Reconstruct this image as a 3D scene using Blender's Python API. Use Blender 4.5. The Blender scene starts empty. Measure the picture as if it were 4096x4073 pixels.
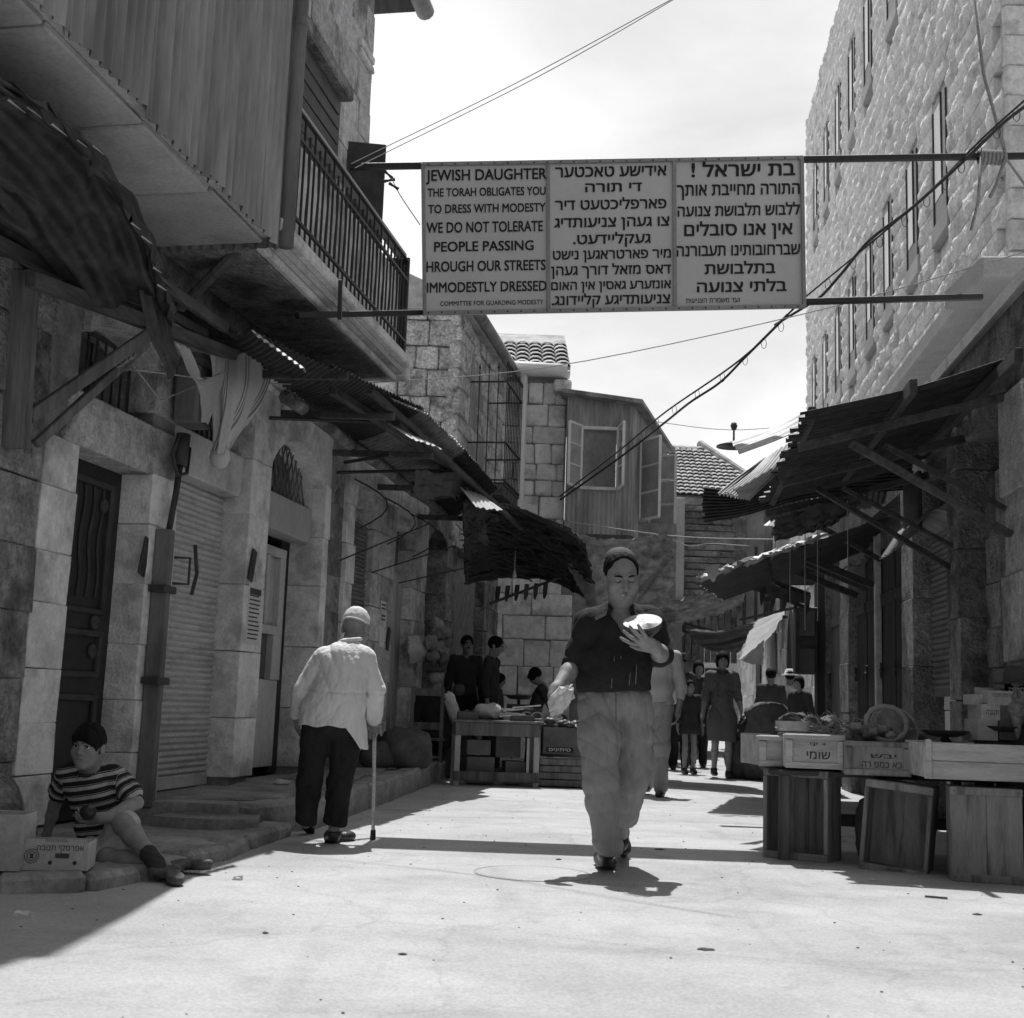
import bpy, math, random
import numpy as np
from mathutils import Vector, Matrix
random.seed(7); np.random.seed(7)
SC=bpy.context.scene; COL=SC.collection
# ------------------------------------------------------------------ camera
F=5100.; CX,CY=2048.,2036.5; CAMH=.88
PITCH=math.atan(780/F); ROLL=math.radians(2.0)
cp,sp,cr,sr=math.cos(PITCH),math.sin(PITCH),math.cos(ROLL),math.sin(ROLL)
CAM=np.array([0,0,CAMH])
fwd=Vector((0,cp,sp)); U0=Vector((0,-sp,cp)); X0=Vector((1,0,0))
rgt=X0*cr+U0*sr; upv=X0*-sr+U0*cr
cd=bpy.data.cameras.new('camera'); cam=bpy.data.objects.new('camera',cd); COL.objects.link(cam)
m=Matrix((rgt,upv,-fwd)).transposed().to_4x4(); m.translation=Vector(CAM); cam.matrix_world=m
cd.sensor_fit='HORIZONTAL'; cd.sensor_width=56; cd.lens=F/4096*56; cd.clip_start=.05; cd.clip_end=600
cd.dof.use_dof=True; cd.dof.focus_distance=9.5; cd.dof.aperture_fstop=9.0
SC.camera=cam
SC.cycles.max_bounces=8; SC.cycles.diffuse_bounces=6; SC.cycles.glossy_bounces=2; SC.cycles.transmission_bounces=2
SC.cycles.use_denoising=True; SC.cycles.debug_bvh_type='STATIC_BVH'
# ------------------------------------------------------------------ sky and sun
SUNEL=math.radians(68.)
SC.view_settings.view_transform='Standard'; SC.view_settings.look='None'
SC.view_settings.gamma=1; SC.view_settings.exposure=EXPO=.08
W=bpy.data.worlds.new('World'); SC.world=W; W.use_nodes=True
nt=W.node_tree; nt.nodes.clear(); N=nt.nodes.new; L=nt.links.new
sky=N('ShaderNodeTexSky'); sky.sky_type='NISHITA'; sky.sun_disc=False
sky.sun_elevation=SUNEL; sky.sun_rotation=0.0; sky.air_density=1.5; sky.dust_density=3.0
bw=N('ShaderNodeRGBToBW'); L(sky.outputs[0],bw.inputs[0])
tc=N('ShaderNodeTexCoord'); mp=N('ShaderNodeMapping'); mp.inputs['Scale'].default_value=(1,1,2.2); mp.inputs['Location'].default_value=(10.2,5.4,2.22); L(tc.outputs['Generated'],mp.inputs[0])
nz=N('ShaderNodeTexNoise'); nz.inputs['Scale'].default_value=2.3; nz.inputs['Detail'].default_value=9; nz.inputs['Roughness'].default_value=.55; nz.inputs['Distortion'].default_value=.3; L(mp.outputs[0],nz.inputs[0])
rmp=N('ShaderNodeMapRange'); rmp.inputs[1].default_value=.42; rmp.inputs[2].default_value=.68; rmp.inputs[3].default_value=1.0; rmp.inputs[4].default_value=1.45; L(nz.outputs[0],rmp.inputs[0])
mul=N('ShaderNodeMath'); mul.operation='MULTIPLY'; L(bw.outputs[0],mul.inputs[0]); L(rmp.outputs[0],mul.inputs[1])
sz=N('ShaderNodeSeparateXYZ'); L(tc.outputs['Generated'],sz.inputs[0])
hz=N('ShaderNodeMapRange'); hz.inputs[1].default_value=0.; hz.inputs[2].default_value=.75; hz.inputs[3].default_value=1.95; hz.inputs[4].default_value=1.; L(sz.outputs[2],hz.inputs[0])
mul2=N('ShaderNodeMath'); mul2.operation='MULTIPLY'; L(mul.outputs[0],mul2.inputs[0]); L(hz.outputs[0],mul2.inputs[1]); mul=mul2
bg=N('ShaderNodeBackground'); bg.inputs['Strength'].default_value=.094; L(mul.outputs[0],bg.inputs[0])
ow=N('ShaderNodeOutputWorld'); L(bg.outputs[0],ow.inputs[0])
sl=bpy.data.lights.new('sun','SUN'); sl.energy=4.8; sl.angle=math.radians(.53); so=bpy.data.objects.new('sun',sl); COL.objects.link(so)
so.location=(0,20,40); so.rotation_euler=Vector((0,-math.cos(SUNEL),-math.sin(SUNEL))).to_track_quat('-Z','Y').to_euler()

# ------------------------------------------------------------------ pixel rays (photograph pixels to points at a chosen depth)
def ray(px,py):
    a=px-CX; b=CY-py; a2=a*cr-b*sr; b2=a*sr+b*cr
    return np.array([a2,F*cp-b2*sp,F*sp+b2*cp])
def atY(px,py,Y): r=ray(px,py); return CAM+r*(Y/r[1])
def gnd(px,py,z=0.): r=ray(px,py); return CAM+r*((z-CAMH)/r[2])
def plane(px,py,p0,n):
    r=ray(px,py); return CAM+r*(n.dot(np.asarray(p0)-CAM)/n.dot(r))
KL=.176; NL=np.array([1,-KL,0])/math.hypot(1,KL); UL=np.array([KL,1,0])
KR=.111; NR=np.array([-1,KR,0])/math.hypot(1,KR); UR=np.array([KR,1,0])
def lw(Y,d,z): return np.array([-3.86+KL*Y,Y,z])+NL*d      # left facade: along, out, up
SR_=1.135  # the shop row stands this much deeper than its drafting units
def rw(Y,d,z,x0=2.07):     # right shops (x0=2.07), tall building (x0=3.5)
    p=np.array([x0+KR*Y,Y,z])+NR*d
    return CAM+(p-CAM)*SR_ if x0==2.07 else p
def lp(px,py,d=0): return plane(px,py,np.array([-3.86,0,0])+NL*d,NL)
def rp(px,py,d=0,x0=2.07):
    k=SR_ if x0==2.07 else 1.
    return plane(px,py,(np.array([x0,0,0])+NR*d)*k,NR)
# ------------------------------------------------------------------ objects
WO={}
def tag(o,label=None,cat=None,group=None,kind=None):
    if label: o['label']=label
    if cat: o['category']=cat
    if group: o['group']=group
    if kind: o['kind']=kind
    return o
def thing(name,loc,label,cat,group=None):
    o=bpy.data.objects.new(name,None); COL.objects.link(o); o.location=Vector(loc); o.empty_display_size=.1
    WO[o.name]=np.array(loc,float); return tag(o,label,cat,group)
def mesh(name,v,f):
    me=bpy.data.meshes.new(name); v=np.asarray(v,dtype=np.float32)
    if isinstance(f,np.ndarray):
        n=len(f); k=f.shape[1]
        me.vertices.add(len(v)); me.vertices.foreach_set('co',v.ravel())
        me.loops.add(n*k); me.loops.foreach_set('vertex_index',f.ravel().astype(np.int32))
        me.polygons.add(n); me.polygons.foreach_set('loop_start',np.arange(0,n*k,k,dtype=np.int32)); me.polygons.foreach_set('loop_total',np.full(n,k,dtype=np.int32))
        me.update(calc_edges=True)
    else: me.from_pydata(v.tolist(),[],f)
    return me
def obj(name,v,f,mat,parent=None,smooth=False,label=None,cat=None,group=None,kind=None):
    v=np.asarray(v,float)
    if parent is not None: o0=WO[parent.name]
    elif kind=='structure': o0=np.zeros(3)
    else:
        o0=(v.min(0)+v.max(0))/2; o0[2]=v[:,2].min()
    me=mesh(name,v-o0,f); o=bpy.data.objects.new(name,me); COL.objects.link(o)
    if smooth: me.polygons.foreach_set('use_smooth',np.ones(len(me.polygons),dtype=bool))
    me.materials.append(mat)
    if parent is not None: o.parent=parent
    else: o.location=Vector(o0)
    WO[o.name]=o0
    return tag(o,label,cat,group,kind)
def rot(axis,deg): return np.array(Matrix.Rotation(math.radians(deg),3,axis))
def nrm(a): a=np.asarray(a,float); return a/(np.linalg.norm(a)+1e-12)
def frame(d,up=(0,0,1)):
    d=nrm(d); up=np.asarray(up,float)
    if abs(d.dot(nrm(up)))>.98: up=np.array([0,1.,0])
    s=nrm(np.cross(d,up)); return np.stack([s,d,np.cross(s,d)],1)   # columns side, along, up
class B:
    def __init__(s): s.v=[]; s.f=[]; s.n=0
    def add(s,v,f):
        v=np.asarray(v,float); s.v.append(v); s.f+= [tuple(int(i)+s.n for i in q) for q in f]; s.n+=len(v); return s
    def box(s,c,size,R=None,b=0.,jit=0.,taper=1.):
        hx,hy,hz=[x/2 for x in size]; c=np.asarray(c,float)
        if b<=0:
            v=np.array([(x*hx*(taper if z>0 else 1),y*hy*(taper if z>0 else 1),z*hz) for x in(-1,1) for y in(-1,1) for z in(-1,1)])
            f=[(0,1,3,2),(4,6,7,5),(0,4,5,1),(2,3,7,6),(0,2,6,4),(1,5,7,3)]
        else:
            b=min(b,hx*.8,hy*.8,hz*.8); v=[]; ix={}
            for x in(-1,1):
                for y in(-1,1):
                    for z in(-1,1):
                        j=(np.random.rand(3)-.5)*2*jit
                        for a in range(3):
                            p=np.array([x*hx,y*hy,z*hz])-np.array([x,y,z])*b*(np.arange(3)!=a)
                            ix[x,y,z,a]=len(v); v.append(p+j)
            v=np.array(v); f=[]
            def q(a,sg):
                o=[i for i in range(3) if i!=a]; r=[]
                for (u,w) in ((-1,-1),(1,-1),(1,1),(-1,1)):
                    k=[0,0,0]; k[a]=sg; k[o[0]]=u; k[o[1]]=w; r.append(ix[(*k,a)])
                return r
            for a in range(3):
                for sg in(-1,1): f.append(q(a,sg))
            for a in range(3):
                o=[i for i in range(3) if i!=a]
                for u in(-1,1):
                    for w in(-1,1):
                        k0=[0,0,0]; k1=[0,0,0]; k0[a]=-1; k1[a]=1
                        for k in(k0,k1): k[o[0]]=u; k[o[1]]=w
                        f.append([ix[(*k0,o[0])],ix[(*k1,o[0])],ix[(*k1,o[1])],ix[(*k0,o[1])]])
            for x in(-1,1):
                for y in(-1,1):
                    for z in(-1,1): f.append([ix[x,y,z,a] for a in range(3)])
        if R is not None: v=v@np.asarray(R).T
        return s.add(v+c,f)
    def bar(s,p,q,w,h=None,b=0.,up=(0,0,1),jit=0.):
        p=np.asarray(p,float); q=np.asarray(q,float); R=frame(q-p,up)
        return s.box((p+q)/2,(w,np.linalg.norm(q-p),h or w),R,b,jit)
    def tube(s,pts,r,n=8,cap=True):
        pts=np.asarray(pts,float); k=len(pts); rr=np.full(k,r) if np.isscalar(r) else np.asarray(r)
        v=[]; T=np.gradient(pts,axis=0); side=None
        for i in range(k):
            Fm=frame(T[i]) if side is None else None
            if side is None: side=Fm[:,0]
            t=nrm(T[i]); side=nrm(side-t*side.dot(t)); u=np.cross(t,side)
            a=np.arange(n)*2*math.pi/n
            v.append(pts[i]+rr[i]*(np.cos(a)[:,None]*side+np.sin(a)[:,None]*u))
        f=[(i*n+j,i*n+(j+1)%n,(i+1)*n+(j+1)%n,(i+1)*n+j) for i in range(k-1) for j in range(n)]
        if cap: f+=[tuple(range(n))[::-1],tuple((k-1)*n+j for j in range(n))]
        return s.add(np.concatenate(v),f)
    def lathe(s,prof,c,n=20,R=None):
        a=np.arange(n)*2*math.pi/n; v=[]
        for r,z in prof: v.append(np.stack([r*np.cos(a),r*np.sin(a),np.full(n,z)],1))
        v=np.concatenate(v)
        if R is not None: v=v@np.asarray(R).T
        k=len(prof); f=[(i*n+j,i*n+(j+1)%n,(i+1)*n+(j+1)%n,(i+1)*n+j) for i in range(k-1) for j in range(n)]
        f+=[tuple(range(n))[::-1],tuple((k-1)*n+j for j in range(n))]
        return s.add(v+np.asarray(c,float),f)
    def prism(s,poly,o,e1,e2,e3):   # polygon in e1,e2 extruded along e3 (vector with length)
        o,e1,e2,e3=[np.asarray(x,float) for x in(o,e1,e2,e3)]; n=len(poly)
        a=np.array([o+e1*x+e2*y for x,y in poly]); v=np.concatenate([a,a+e3])
        f=[tuple(range(n))[::-1],tuple(range(n,2*n))]+[(i,(i+1)%n,n+(i+1)%n,n+i) for i in range(n)]
        return s.add(v,f)
    def grid(s,g,flip=False):
        n,m=g.shape[:2]; f=[(i*m+j,(i+1)*m+j,(i+1)*m+j+1,i*m+j+1) for i in range(n-1) for j in range(m-1)]
        if flip: f=[q[::-1] for q in f]
        return s.add(g.reshape(-1,3),f)
    def build(s,name,mat,parent=None,smooth=False,**k):
        return obj(name,np.concatenate(s.v),s.f,mat,parent,smooth,**k)
def cr_(P,n):
    P=np.asarray(P,float); k=len(P)
    if k==2: t=np.linspace(0,1,n)[:,None]; return P[0].reshape(1,-1)*(1-t)+P[1].reshape(1,-1)*t
    Q=np.concatenate([[2*P[0]-P[1]],P,[2*P[-1]-P[-2]]]); out=[]
    for u in np.linspace(0,k-1,n):
        i=min(int(u),k-2); t=u-i; a,b,c,d=Q[i:i+4]
        out.append(.5*((2*b)+(-a+c)*t+(2*a-5*b+4*c-d)*t*t+(-a+3*b-3*c+d)*t**3))
    return np.array(out)
def patch(ctrl,nu,nv):
    c=np.asarray(ctrl,float); a=np.stack([cr_(c[:,j],nu) for j in range(c.shape[1])],1)
    return np.stack([cr_(a[i],nv) for i in range(nu)],0)
def gnormal(g):
    du=np.gradient(g,axis=0); dv=np.gradient(g,axis=1); n=np.cross(du,dv); return n/(np.linalg.norm(n,axis=2,keepdims=True)+1e-9)
def thick(b,g,t):   # closed thin sheet from a point grid
    n=gnormal(g)*t/2; n_,m_=g.shape[:2]
    b.grid(g+n); b.grid(g-n,True)
    for A in((g[0],n[0]),(g[-1],n[-1]),(g[:,0],n[:,0]),(g[:,-1],n[:,-1])):
        b.grid(np.stack([A[0]+A[1],A[0]-A[1]],0))
    return b
def corr(ctrl,waves,amp=.009,per=6,rows=8,rag=0.,t=.003,crum=0.):
    # corrugation runs along axis 0 of ctrl; waves across axis 1
    nv=int(waves*per)+1; g=patch(ctrl,rows,nv); n=gnormal(g)
    g=g+n*(amp*np.sin(np.arange(nv)*2*math.pi/per))[None,:,None]
    if crum:
        u=np.linspace(0,1,rows)[:,None]; v=np.linspace(0,1,nv)[None]; w=sum(math.sin(i*2.1)*np.sin((3+2.3*i)*u*3+i*1.7+4*np.sin(3*v+i))*np.cos((2+1.1*i)*v*4+i) for i in range(1,6)); g=g+n*(crum*w/2.)[:,:,None]
        g[:,-1]+=np.random.randn(rows,3)*crum*.6; g[:,0]+=np.random.randn(rows,3)*crum*.6
    if rag:
        d0=nrm(g[0].mean(0)-g[1].mean(0)); d1=-nrm(g[-2].mean(0)-g[-1].mean(0))
        w=np.repeat(np.random.rand(nv//per+2),per)[:nv]
        g[0]+=d0*((w*rag)[:,None]); g[-1]+=d1*(np.roll(w,3)*rag)[:,None]
    b=B(); thick(b,g,t); return b
# ------------------------------------------------------------------ materials
MATS={}
def M(name,v,var=.3,sc=3.,rough=.9,bump=.35,bs=45.,st=(1,1,1),spec=.25,stain=0.,ss=1.6,rnd=.12,metal=0.,fine=.12,bd=.01,mid=0.,tl=0.):
    if name in MATS: return MATS[name]
    m=bpy.data.materials.new(name); m.use_nodes=True; nt=m.node_tree; nt.nodes.clear(); N=nt.nodes.new; L=nt.links.new
    tc=N('ShaderNodeTexCoord'); oi=N('ShaderNodeObjectInfo')
    off=N('ShaderNodeVectorMath'); off.operation='ADD'; sca=N('ShaderNodeMath'); sca.operation='MULTIPLY'; sca.inputs[1].default_value=37.; L(oi.outputs['Random'],sca.inputs[0])
    L(tc.outputs['Object'],off.inputs[0]); L(sca.outputs[0],off.inputs[1])
    mp=N('ShaderNodeMapping'); mp.inputs['Scale'].default_value=st; L(off.outputs[0],mp.inputs[0])
    def noise(s,det,vec): n=N('ShaderNodeTexNoise'); n.inputs['Scale'].default_value=s; n.inputs['Detail'].default_value=det; n.inputs['Roughness'].default_value=.6; L(vec,n.inputs[0]); return n.outputs[0]
    def mr(x,a,b,c,d): n=N('ShaderNodeMapRange'); L(x,n.inputs[0]); n.inputs[1].default_value=a; n.inputs[2].default_value=b; n.inputs[3].default_value=c; n.inputs[4].default_value=d; return n.outputs[0]
    def mu(x,y):
        n=N('ShaderNodeMath'); n.operation='MULTIPLY'; L(x,n.inputs[0])
        if isinstance(y,float): n.inputs[1].default_value=y
        else: L(y,n.inputs[1])
        return n.outputs[0]
    big=noise(sc,3,mp.outputs[0]); fi=noise(bs,2,mp.outputs[0])
    val=mu(mr(big,.3,.7,1-var,1+var),float(v))
    val=mu(val,mr(fi,.3,.7,1-fine,1+fine))
    val=mu(val,mr(oi.outputs['Random'],0,1,1-rnd,1+rnd))
    if mid>0: val=mu(val,mr(noise(sc*4.3,3,mp.outputs[0]),.32,.68,1-mid,1+mid))
    if stain>0: val=mu(val,mr(noise(ss,4,mp.outputs[0]),.52,.64,1.,1-stain))
    cl=N('ShaderNodeClamp'); L(val,cl.inputs[0]); cl.inputs[2].default_value=.85
    bs_=N('ShaderNodeBsdfPrincipled'); L(cl.outputs[0],bs_.inputs['Base Color'])
    bs_.inputs['Roughness'].default_value=rough; bs_.inputs['Specular IOR Level'].default_value=spec; bs_.inputs['Metallic'].default_value=metal
    if bump>0:
                bp=N('ShaderNodeBump'); bp.inputs['Strength'].default_value=bump; bp.inputs['Distance'].default_value=bd; L(fi,bp.inputs['Height']); L(bp.outputs[0],bs_.inputs['Normal'])
    o=N('ShaderNodeOutputMaterial'); out=bs_.outputs[0]
    if tl>0:
        tr=N('ShaderNodeBsdfTranslucent'); L(cl.outputs[0],tr.inputs[0]); mx=N('ShaderNodeMixShader'); mx.inputs[0].default_value=tl; L(bs_.outputs[0],mx.inputs[1]); L(tr.outputs[0],mx.inputs[2]); out=mx.outputs[0]
    L(out,o.inputs[0]); MATS[name]=m; return m
M_street=M('dusty street',.4,.12,1.1,bump=.3,bs=90,stain=.12,ss=.7,rnd=0,fine=.16)
nt=M_street.node_tree; N=nt.nodes.new; L=nt.links.new; pb=[x for x in nt.nodes if x.type=='BSDF_PRINCIPLED'][0]; src=pb.inputs['Base Color'].links[0].from_socket
tc=N('ShaderNodeTexCoord')
def stx(scale,nsc,lo,hi,a,b,rz=0.):
    mp=N('ShaderNodeMapping'); mp.inputs['Scale'].default_value=scale; mp.inputs['Rotation'].default_value=(0,0,rz); L(tc.outputs['Object'],mp.inputs[0]); n=N('ShaderNodeTexNoise'); n.inputs['Scale'].default_value=nsc; n.inputs['Detail'].default_value=5; n.inputs['Distortion'].default_value=.6; L(mp.outputs[0],n.inputs[0])
    r=N('ShaderNodeMapRange'); r.inputs[1].default_value=lo; r.inputs[2].default_value=hi; r.inputs[3].default_value=a; r.inputs[4].default_value=b; L(n.outputs[0],r.inputs[0]); return r.outputs[0]
vo=N('ShaderNodeTexVoronoi'); vo.feature='DISTANCE_TO_EDGE'; vo.inputs['Scale'].default_value=.55; mpv=N('ShaderNodeMapping'); L(tc.outputs['Object'],mpv.inputs[0])
nv=N('ShaderNodeTexNoise'); nv.inputs['Scale'].default_value=2.5; nv.inputs['Detail'].default_value=6; L(tc.outputs['Object'],nv.inputs[0]); va=N('ShaderNodeVectorMath'); va.operation='MULTIPLY_ADD'; va.inputs[1].default_value=(.5,.5,.5); L(nv.outputs['Color'],va.inputs[0]); L(tc.outputs['Object'],va.inputs[2]); L(va.outputs[0],vo.inputs['Vector'])
cr_n=N('ShaderNodeMapRange'); cr_n.inputs[1].default_value=.0; cr_n.inputs[2].default_value=.012; cr_n.inputs[3].default_value=.88; cr_n.inputs[4].default_value=1.; L(vo.outputs['Distance'],cr_n.inputs[0])
for k in(stx((.35,1.6,1),1.5,.5,.72,1.,.86,.25),stx((1,1,1),4.,.55,.75,1.,.84),stx((2.2,.3,1),2.,.56,.7,1.,.9,-.35),cr_n.outputs[0]):
    mm=N('ShaderNodeMath'); mm.operation='MULTIPLY'; L(src,mm.inputs[0]); L(k,mm.inputs[1]); src=mm.outputs[0]
L(src,pb.inputs['Base Color'])
M_walk=M('worn pavement',.3,.3,3,bump=.5,bs=30,stain=.35,ss=2.,fine=.2)
M_stone=M('limestone',.5,.2,3.5,bump=.7,bs=45,stain=.5,ss=2.2,rnd=.2,fine=.18,bd=.022,mid=.2)
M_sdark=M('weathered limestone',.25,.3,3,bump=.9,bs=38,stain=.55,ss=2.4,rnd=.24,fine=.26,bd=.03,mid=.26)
M_pale=M('pale dressed stone',.72,.18,3,bump=.6,bs=45,stain=.38,ss=2.2,rnd=.12,fine=.1,mid=.12,bd=.018)
M_rock=M('rock faced stone',.7,.15,4,rough=1.,bump=.7,bs=20,stain=.25,ss=3.,rnd=.12,fine=.14,bd=.035,spec=.05)
M_old=M('old masonry stone',.55,.3,5,bump=.9,bs=34,stain=.45,ss=4.,rnd=.22,fine=.35,bd=.03,mid=.3)
M_mort=M('mortar',.27,.3,8,bump=.5)
M_plast=M('plaster',.38,.2,2,bump=.25,bs=30,stain=.3,ss=1.2,st=(1,1,.5))
M_conc=M('concrete soffit',.5,.2,2,bump=.3,bs=40,stain=.3,ss=2.)
M_corr=M('weathered corrugated iron',.25,.35,3.,rough=.6,bump=.15,bs=30,st=(1,1,.18),stain=.3,ss=4,spec=.4,rnd=.12)
M_corl=M('pale weathered corrugated iron',.36,.35,3.,rough=.6,bump=.15,bs=30,st=(1,1,.18),stain=.3,ss=4,spec=.3,rnd=.12)
M_rust=M('rusty roofing sheet',.045,.5,3.,rough=.55,bump=.25,bs=30,stain=.5,ss=3,spec=.35,rnd=.15,mid=.35)
M_galv=M('bare galvanised sheet',.36,.2,3.,rough=.5,bump=.1,bs=30,stain=.25,ss=4,spec=.5)
M_woodz=M('grey timber upright',.15,.3,5,bump=.4,bs=30,st=(3,3,.25),stain=.3,ss=4)
M_woody=M('grey timber beam',.08,.3,5,bump=.4,bs=30,st=(3,.25,3),stain=.3,ss=4)
M_crate=M('old crate board',.27,.22,4,bump=.4,bs=40,st=(4,4,.5),stain=.45,ss=3,rnd=.15)
M_crateb=M('pale crate board',.5,.2,4,bump=.3,bs=40,st=(.4,4,4),stain=.2,ss=3,rnd=.1)
M_iron=M('dark iron',.045,.4,6,rough=.55,bump=.3,bs=40,spec=.4)
M_black=M('black painted iron',.025,.3,6,rough=.5,bump=.2,spec=.4)
M_pipe=M('grey painted pipe',.17,.3,3,rough=.6,bump=.2,st=(1,1,.3),stain=.3,ss=4)
M_shut=M('rolling shutter',.5,.14,2,rough=.6,bump=.12,bs=30,stain=.25,ss=3,rnd=.03,spec=.35)
M_shut2=M('dark rolling shutter',.17,.2,2,rough=.6,bump=.12,stain=.3,rnd=.04)
M_paint=M('pale door paint',.48,.15,2,rough=.6,bump=.15,stain=.2,st=(1,1,.4))
M_white=M('white window paint',.8,.1,4,rough=.55,bump=.15,stain=.15)
M_wdoor=M('dark door boards',.07,.35,4,bump=.4,st=(3,3,.25),stain=.3)
M_dark=M('painted opening shade',.035,.3,3,bump=.2)  # near-black colour stands in for the shade inside openings
M_glass=M('dusty window glass',.09,.2,2,rough=.12,bump=0,spec=.6)
M_tile=M('clay roof tile',.4,.25,6,bump=.4,stain=.3,rnd=.2)
M_sign=M('sign board paint',.56,.05,1.5,rough=.55,bump=.06,stain=.06,rnd=0,fine=.03)
M_ink=M('black sign lettering',.018,.1,5,rough=.5,bump=0,rnd=0)
M_inkg=M('faded lettering',.07,.2,8,bump=0)
M_trim=M('sign border paint',.28,.15,3,rough=.55,bump=.1)
M_rope=M('rope fibre',.33,.3,60,bump=.6,bs=150)
M_wire=M('cable sheath',.05,.3,20,bump=.1)
M_wirel=M('pale wire',.45,.2,20,bump=.1)
M_card=M('cardboard',.5,.12,4,bump=.15,stain=.15,rnd=.12)
M_cardd=M('dull cardboard',.14,.2,4,bump=.15,stain=.2,rnd=.2)
M_burl=M('burlap',.3,.35,9,bump=.8,bs=160,stain=.3,ss=2.,rnd=.1,fine=.3,mid=.1,tl=.4)
M_sack=M('jute sack',.1,.25,10,bump=.7,bs=150,rnd=.2)
M_cloth=M('pale awning cloth',.5,.15,4,bump=.3,bs=80,stain=.1,tl=.35)
M_reed=M('dry reed',.05,.4,5,bump=.4,rnd=.3)
M_skin=M('skin',.25,.12,9,rough=.6,bump=.2,bs=160,spec=.3,rnd=.06,fine=.1,mid=.12)
M_hair=M('dark hair',.01,.4,30,rough=.75,bump=.6,bs=120,spec=.12)
M_hairg=M('grey hair',.25,.4,30,rough=.6,bump=.6,bs=120)
M_shirt=M('dark knit shirt',.024,.25,8,bump=.5,bs=26,st=(1,1,.8),rnd=0,bd=.015)
M_trou=M('khaki trousers',.27,.1,5,bump=.5,bs=20,rnd=.05,fine=.06,bd=.02,st=(1.3,1.3,.45))
M_coat=M('white linen coat',.66,.06,4,bump=.55,bs=24,rnd=0,fine=.05,bd=.02,st=(1.4,1.4,.55))
M_dtrou=M('dark wool trousers',.022,.3,8,bump=.5,bs=22,bd=.02,st=(1.3,1.3,.45))
M_shoe=M('black shoe leather',.03,.4,9,rough=.4,bump=.25,spec=.5)
M_grey=M('grey cotton',.26,.12,6,bump=.25,bs=120,rnd=.1)
M_lgrey=M('light cotton shirt',.42,.1,6,bump=.25,bs=120,rnd=.08)
M_dgrey=M('dark cotton',.05,.2,6,bump=.25,bs=120,rnd=.3)
M_melon=M('melon rind',.1,.4,14,rough=.5,bump=.2,spec=.4,rnd=.3)
M_flesh=M('melon flesh',.5,.1,20,rough=.45,bump=.3)
M_prod=M('produce',.22,.35,10,bump=.4,rnd=.35)
M_straw=M('straw',.36,.3,20,bump=.5,bs=90,rnd=.2)
M_paper=M('waste paper',.62,.1,6,bump=.3)
M_dirt=M('street litter',.08,.4,9,bump=.4)
# ================================================================== the setting: street and pavement
def rnd(a,b): return random.uniform(a,b)
Rl=np.stack([nrm(UL),NL,[0,0,1]],1); Rr=np.stack([nrm(UR),NR,[0,0,1]],1)
def blockat(b,place,R,Y0,Y1,d0,d1,z0,z1,bev=.008,jit=.004):
    c=place((Y0+Y1)/2,(d0+d1)/2,(z0+z1)/2); k=math.hypot(1,KL if place is lw else KR)
    q=SR_ if place is rw else 1.
    b.box(c,((Y1-Y0)*k*q,(d1-d0)*q,(z1-z0)*q),R,bev,jit); return b
g=np.array([[(x,y,0.) for x in np.linspace(-90,90,37)] for y in np.linspace(-20,260,57)]); b=B(); b.grid(g,True); b.build('street',M_street,kind='structure')
kerb=[(-2.62,5.6),(-2.2,5.66),(-1.82,5.79),(-1.69,6.22),(-1.48,7.07),(-1.36,8.4)]
slab=[(-1.62,8.36),(-1.31,8.5),(-1.17,9.8),(-1.02,11.29),(-.82,13.5),(-.62,15.74)]
def polyprism(poly,z0,z1): b=B(); b.prism(poly,(0,0,z0),(1,0,0),(0,1,0),(0,0,z1-z0)); return b
walk=polyprism([(-3.4,5.6)]+[(x-.16,y) for x,y in kerb]+[(-2.6,9.2),(-3.4,7.5)],-.05,.062).build('sidewalk',M_walk,kind='structure')
walk2=polyprism([(-2.7,8.44)]+[(x-.14,y+.04) for x,y in slab]+[(-1.25,15.8),(-2.6,9.)],-.05,.18).build('raised_pavement',M_walk,kind='structure')
def kerbs(line,z,parent,step,w):
    P=np.array([(x,y,0) for x,y in line]); s=np.concatenate([[0],np.cumsum(np.linalg.norm(np.diff(P,axis=0),axis=1))]); t=0
    while t<s[-1]-.1:
        l=min(rnd(.75,1.25)*step,s[-1]-t); pq=[np.array([np.interp(u,s,P[:,i]) for i in range(3)]) for u in(t+.008,t+l-.008)]
        b=B(); dz=rnd(-.015,.01); d=nrm(pq[1]-pq[0]); n_=np.array([-d[1],d[0],0])
        c=(pq[0]+pq[1])/2+n_*(w/2-.02+rnd(-.012,.012))+np.array([0,0,(z+dz)/2-.02])
        b.box(c,(w,np.linalg.norm(pq[1]-pq[0]),z+dz+.04),frame(d),.025,.012); b.build('kerb_stone',M_walk,parent); t+=l
kerbs(kerb,.08,walk,.5,.2); kerbs(slab,.205,walk2,.8,.2)
b=B(); b.prism([(-2.15,8.05),(-1.75,7.95),(-1.5,8.1),(-1.55,8.42),(-2.1,8.4)],(0,0,0),(1,0,0),(0,1,0),(0,0,.125)); b.build('step_stone',M_walk,walk)
for i in range(6):   # flagstones on the raised pavement
    y0=8.7+i*1.1; b=B(); X=np.interp(y0+.5,[p[1] for p in slab],[p[0] for p in slab])-.24
    xl=-3.86+KL*y0+.05; b.box(((X+xl)/2,y0+.53,.185),(X-xl-.02,1.07,.03),None,.01,.008); b.build('flagstone',M_walk,walk2)
b=B(); c=gnd(2130,3495); b.tube([c+np.array([.31*math.cos(t),.31*math.sin(t),.002]) for t in np.linspace(0,2*math.pi,40)],.0015,5,False); b.lathe([(.3,.001),(.295,.004),(.0,.004)],c,40); b.build('manhole_cover',M_street,label='round manhole cover set flush in the dusty street by the walking man',cat='manhole',smooth=False)

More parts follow.
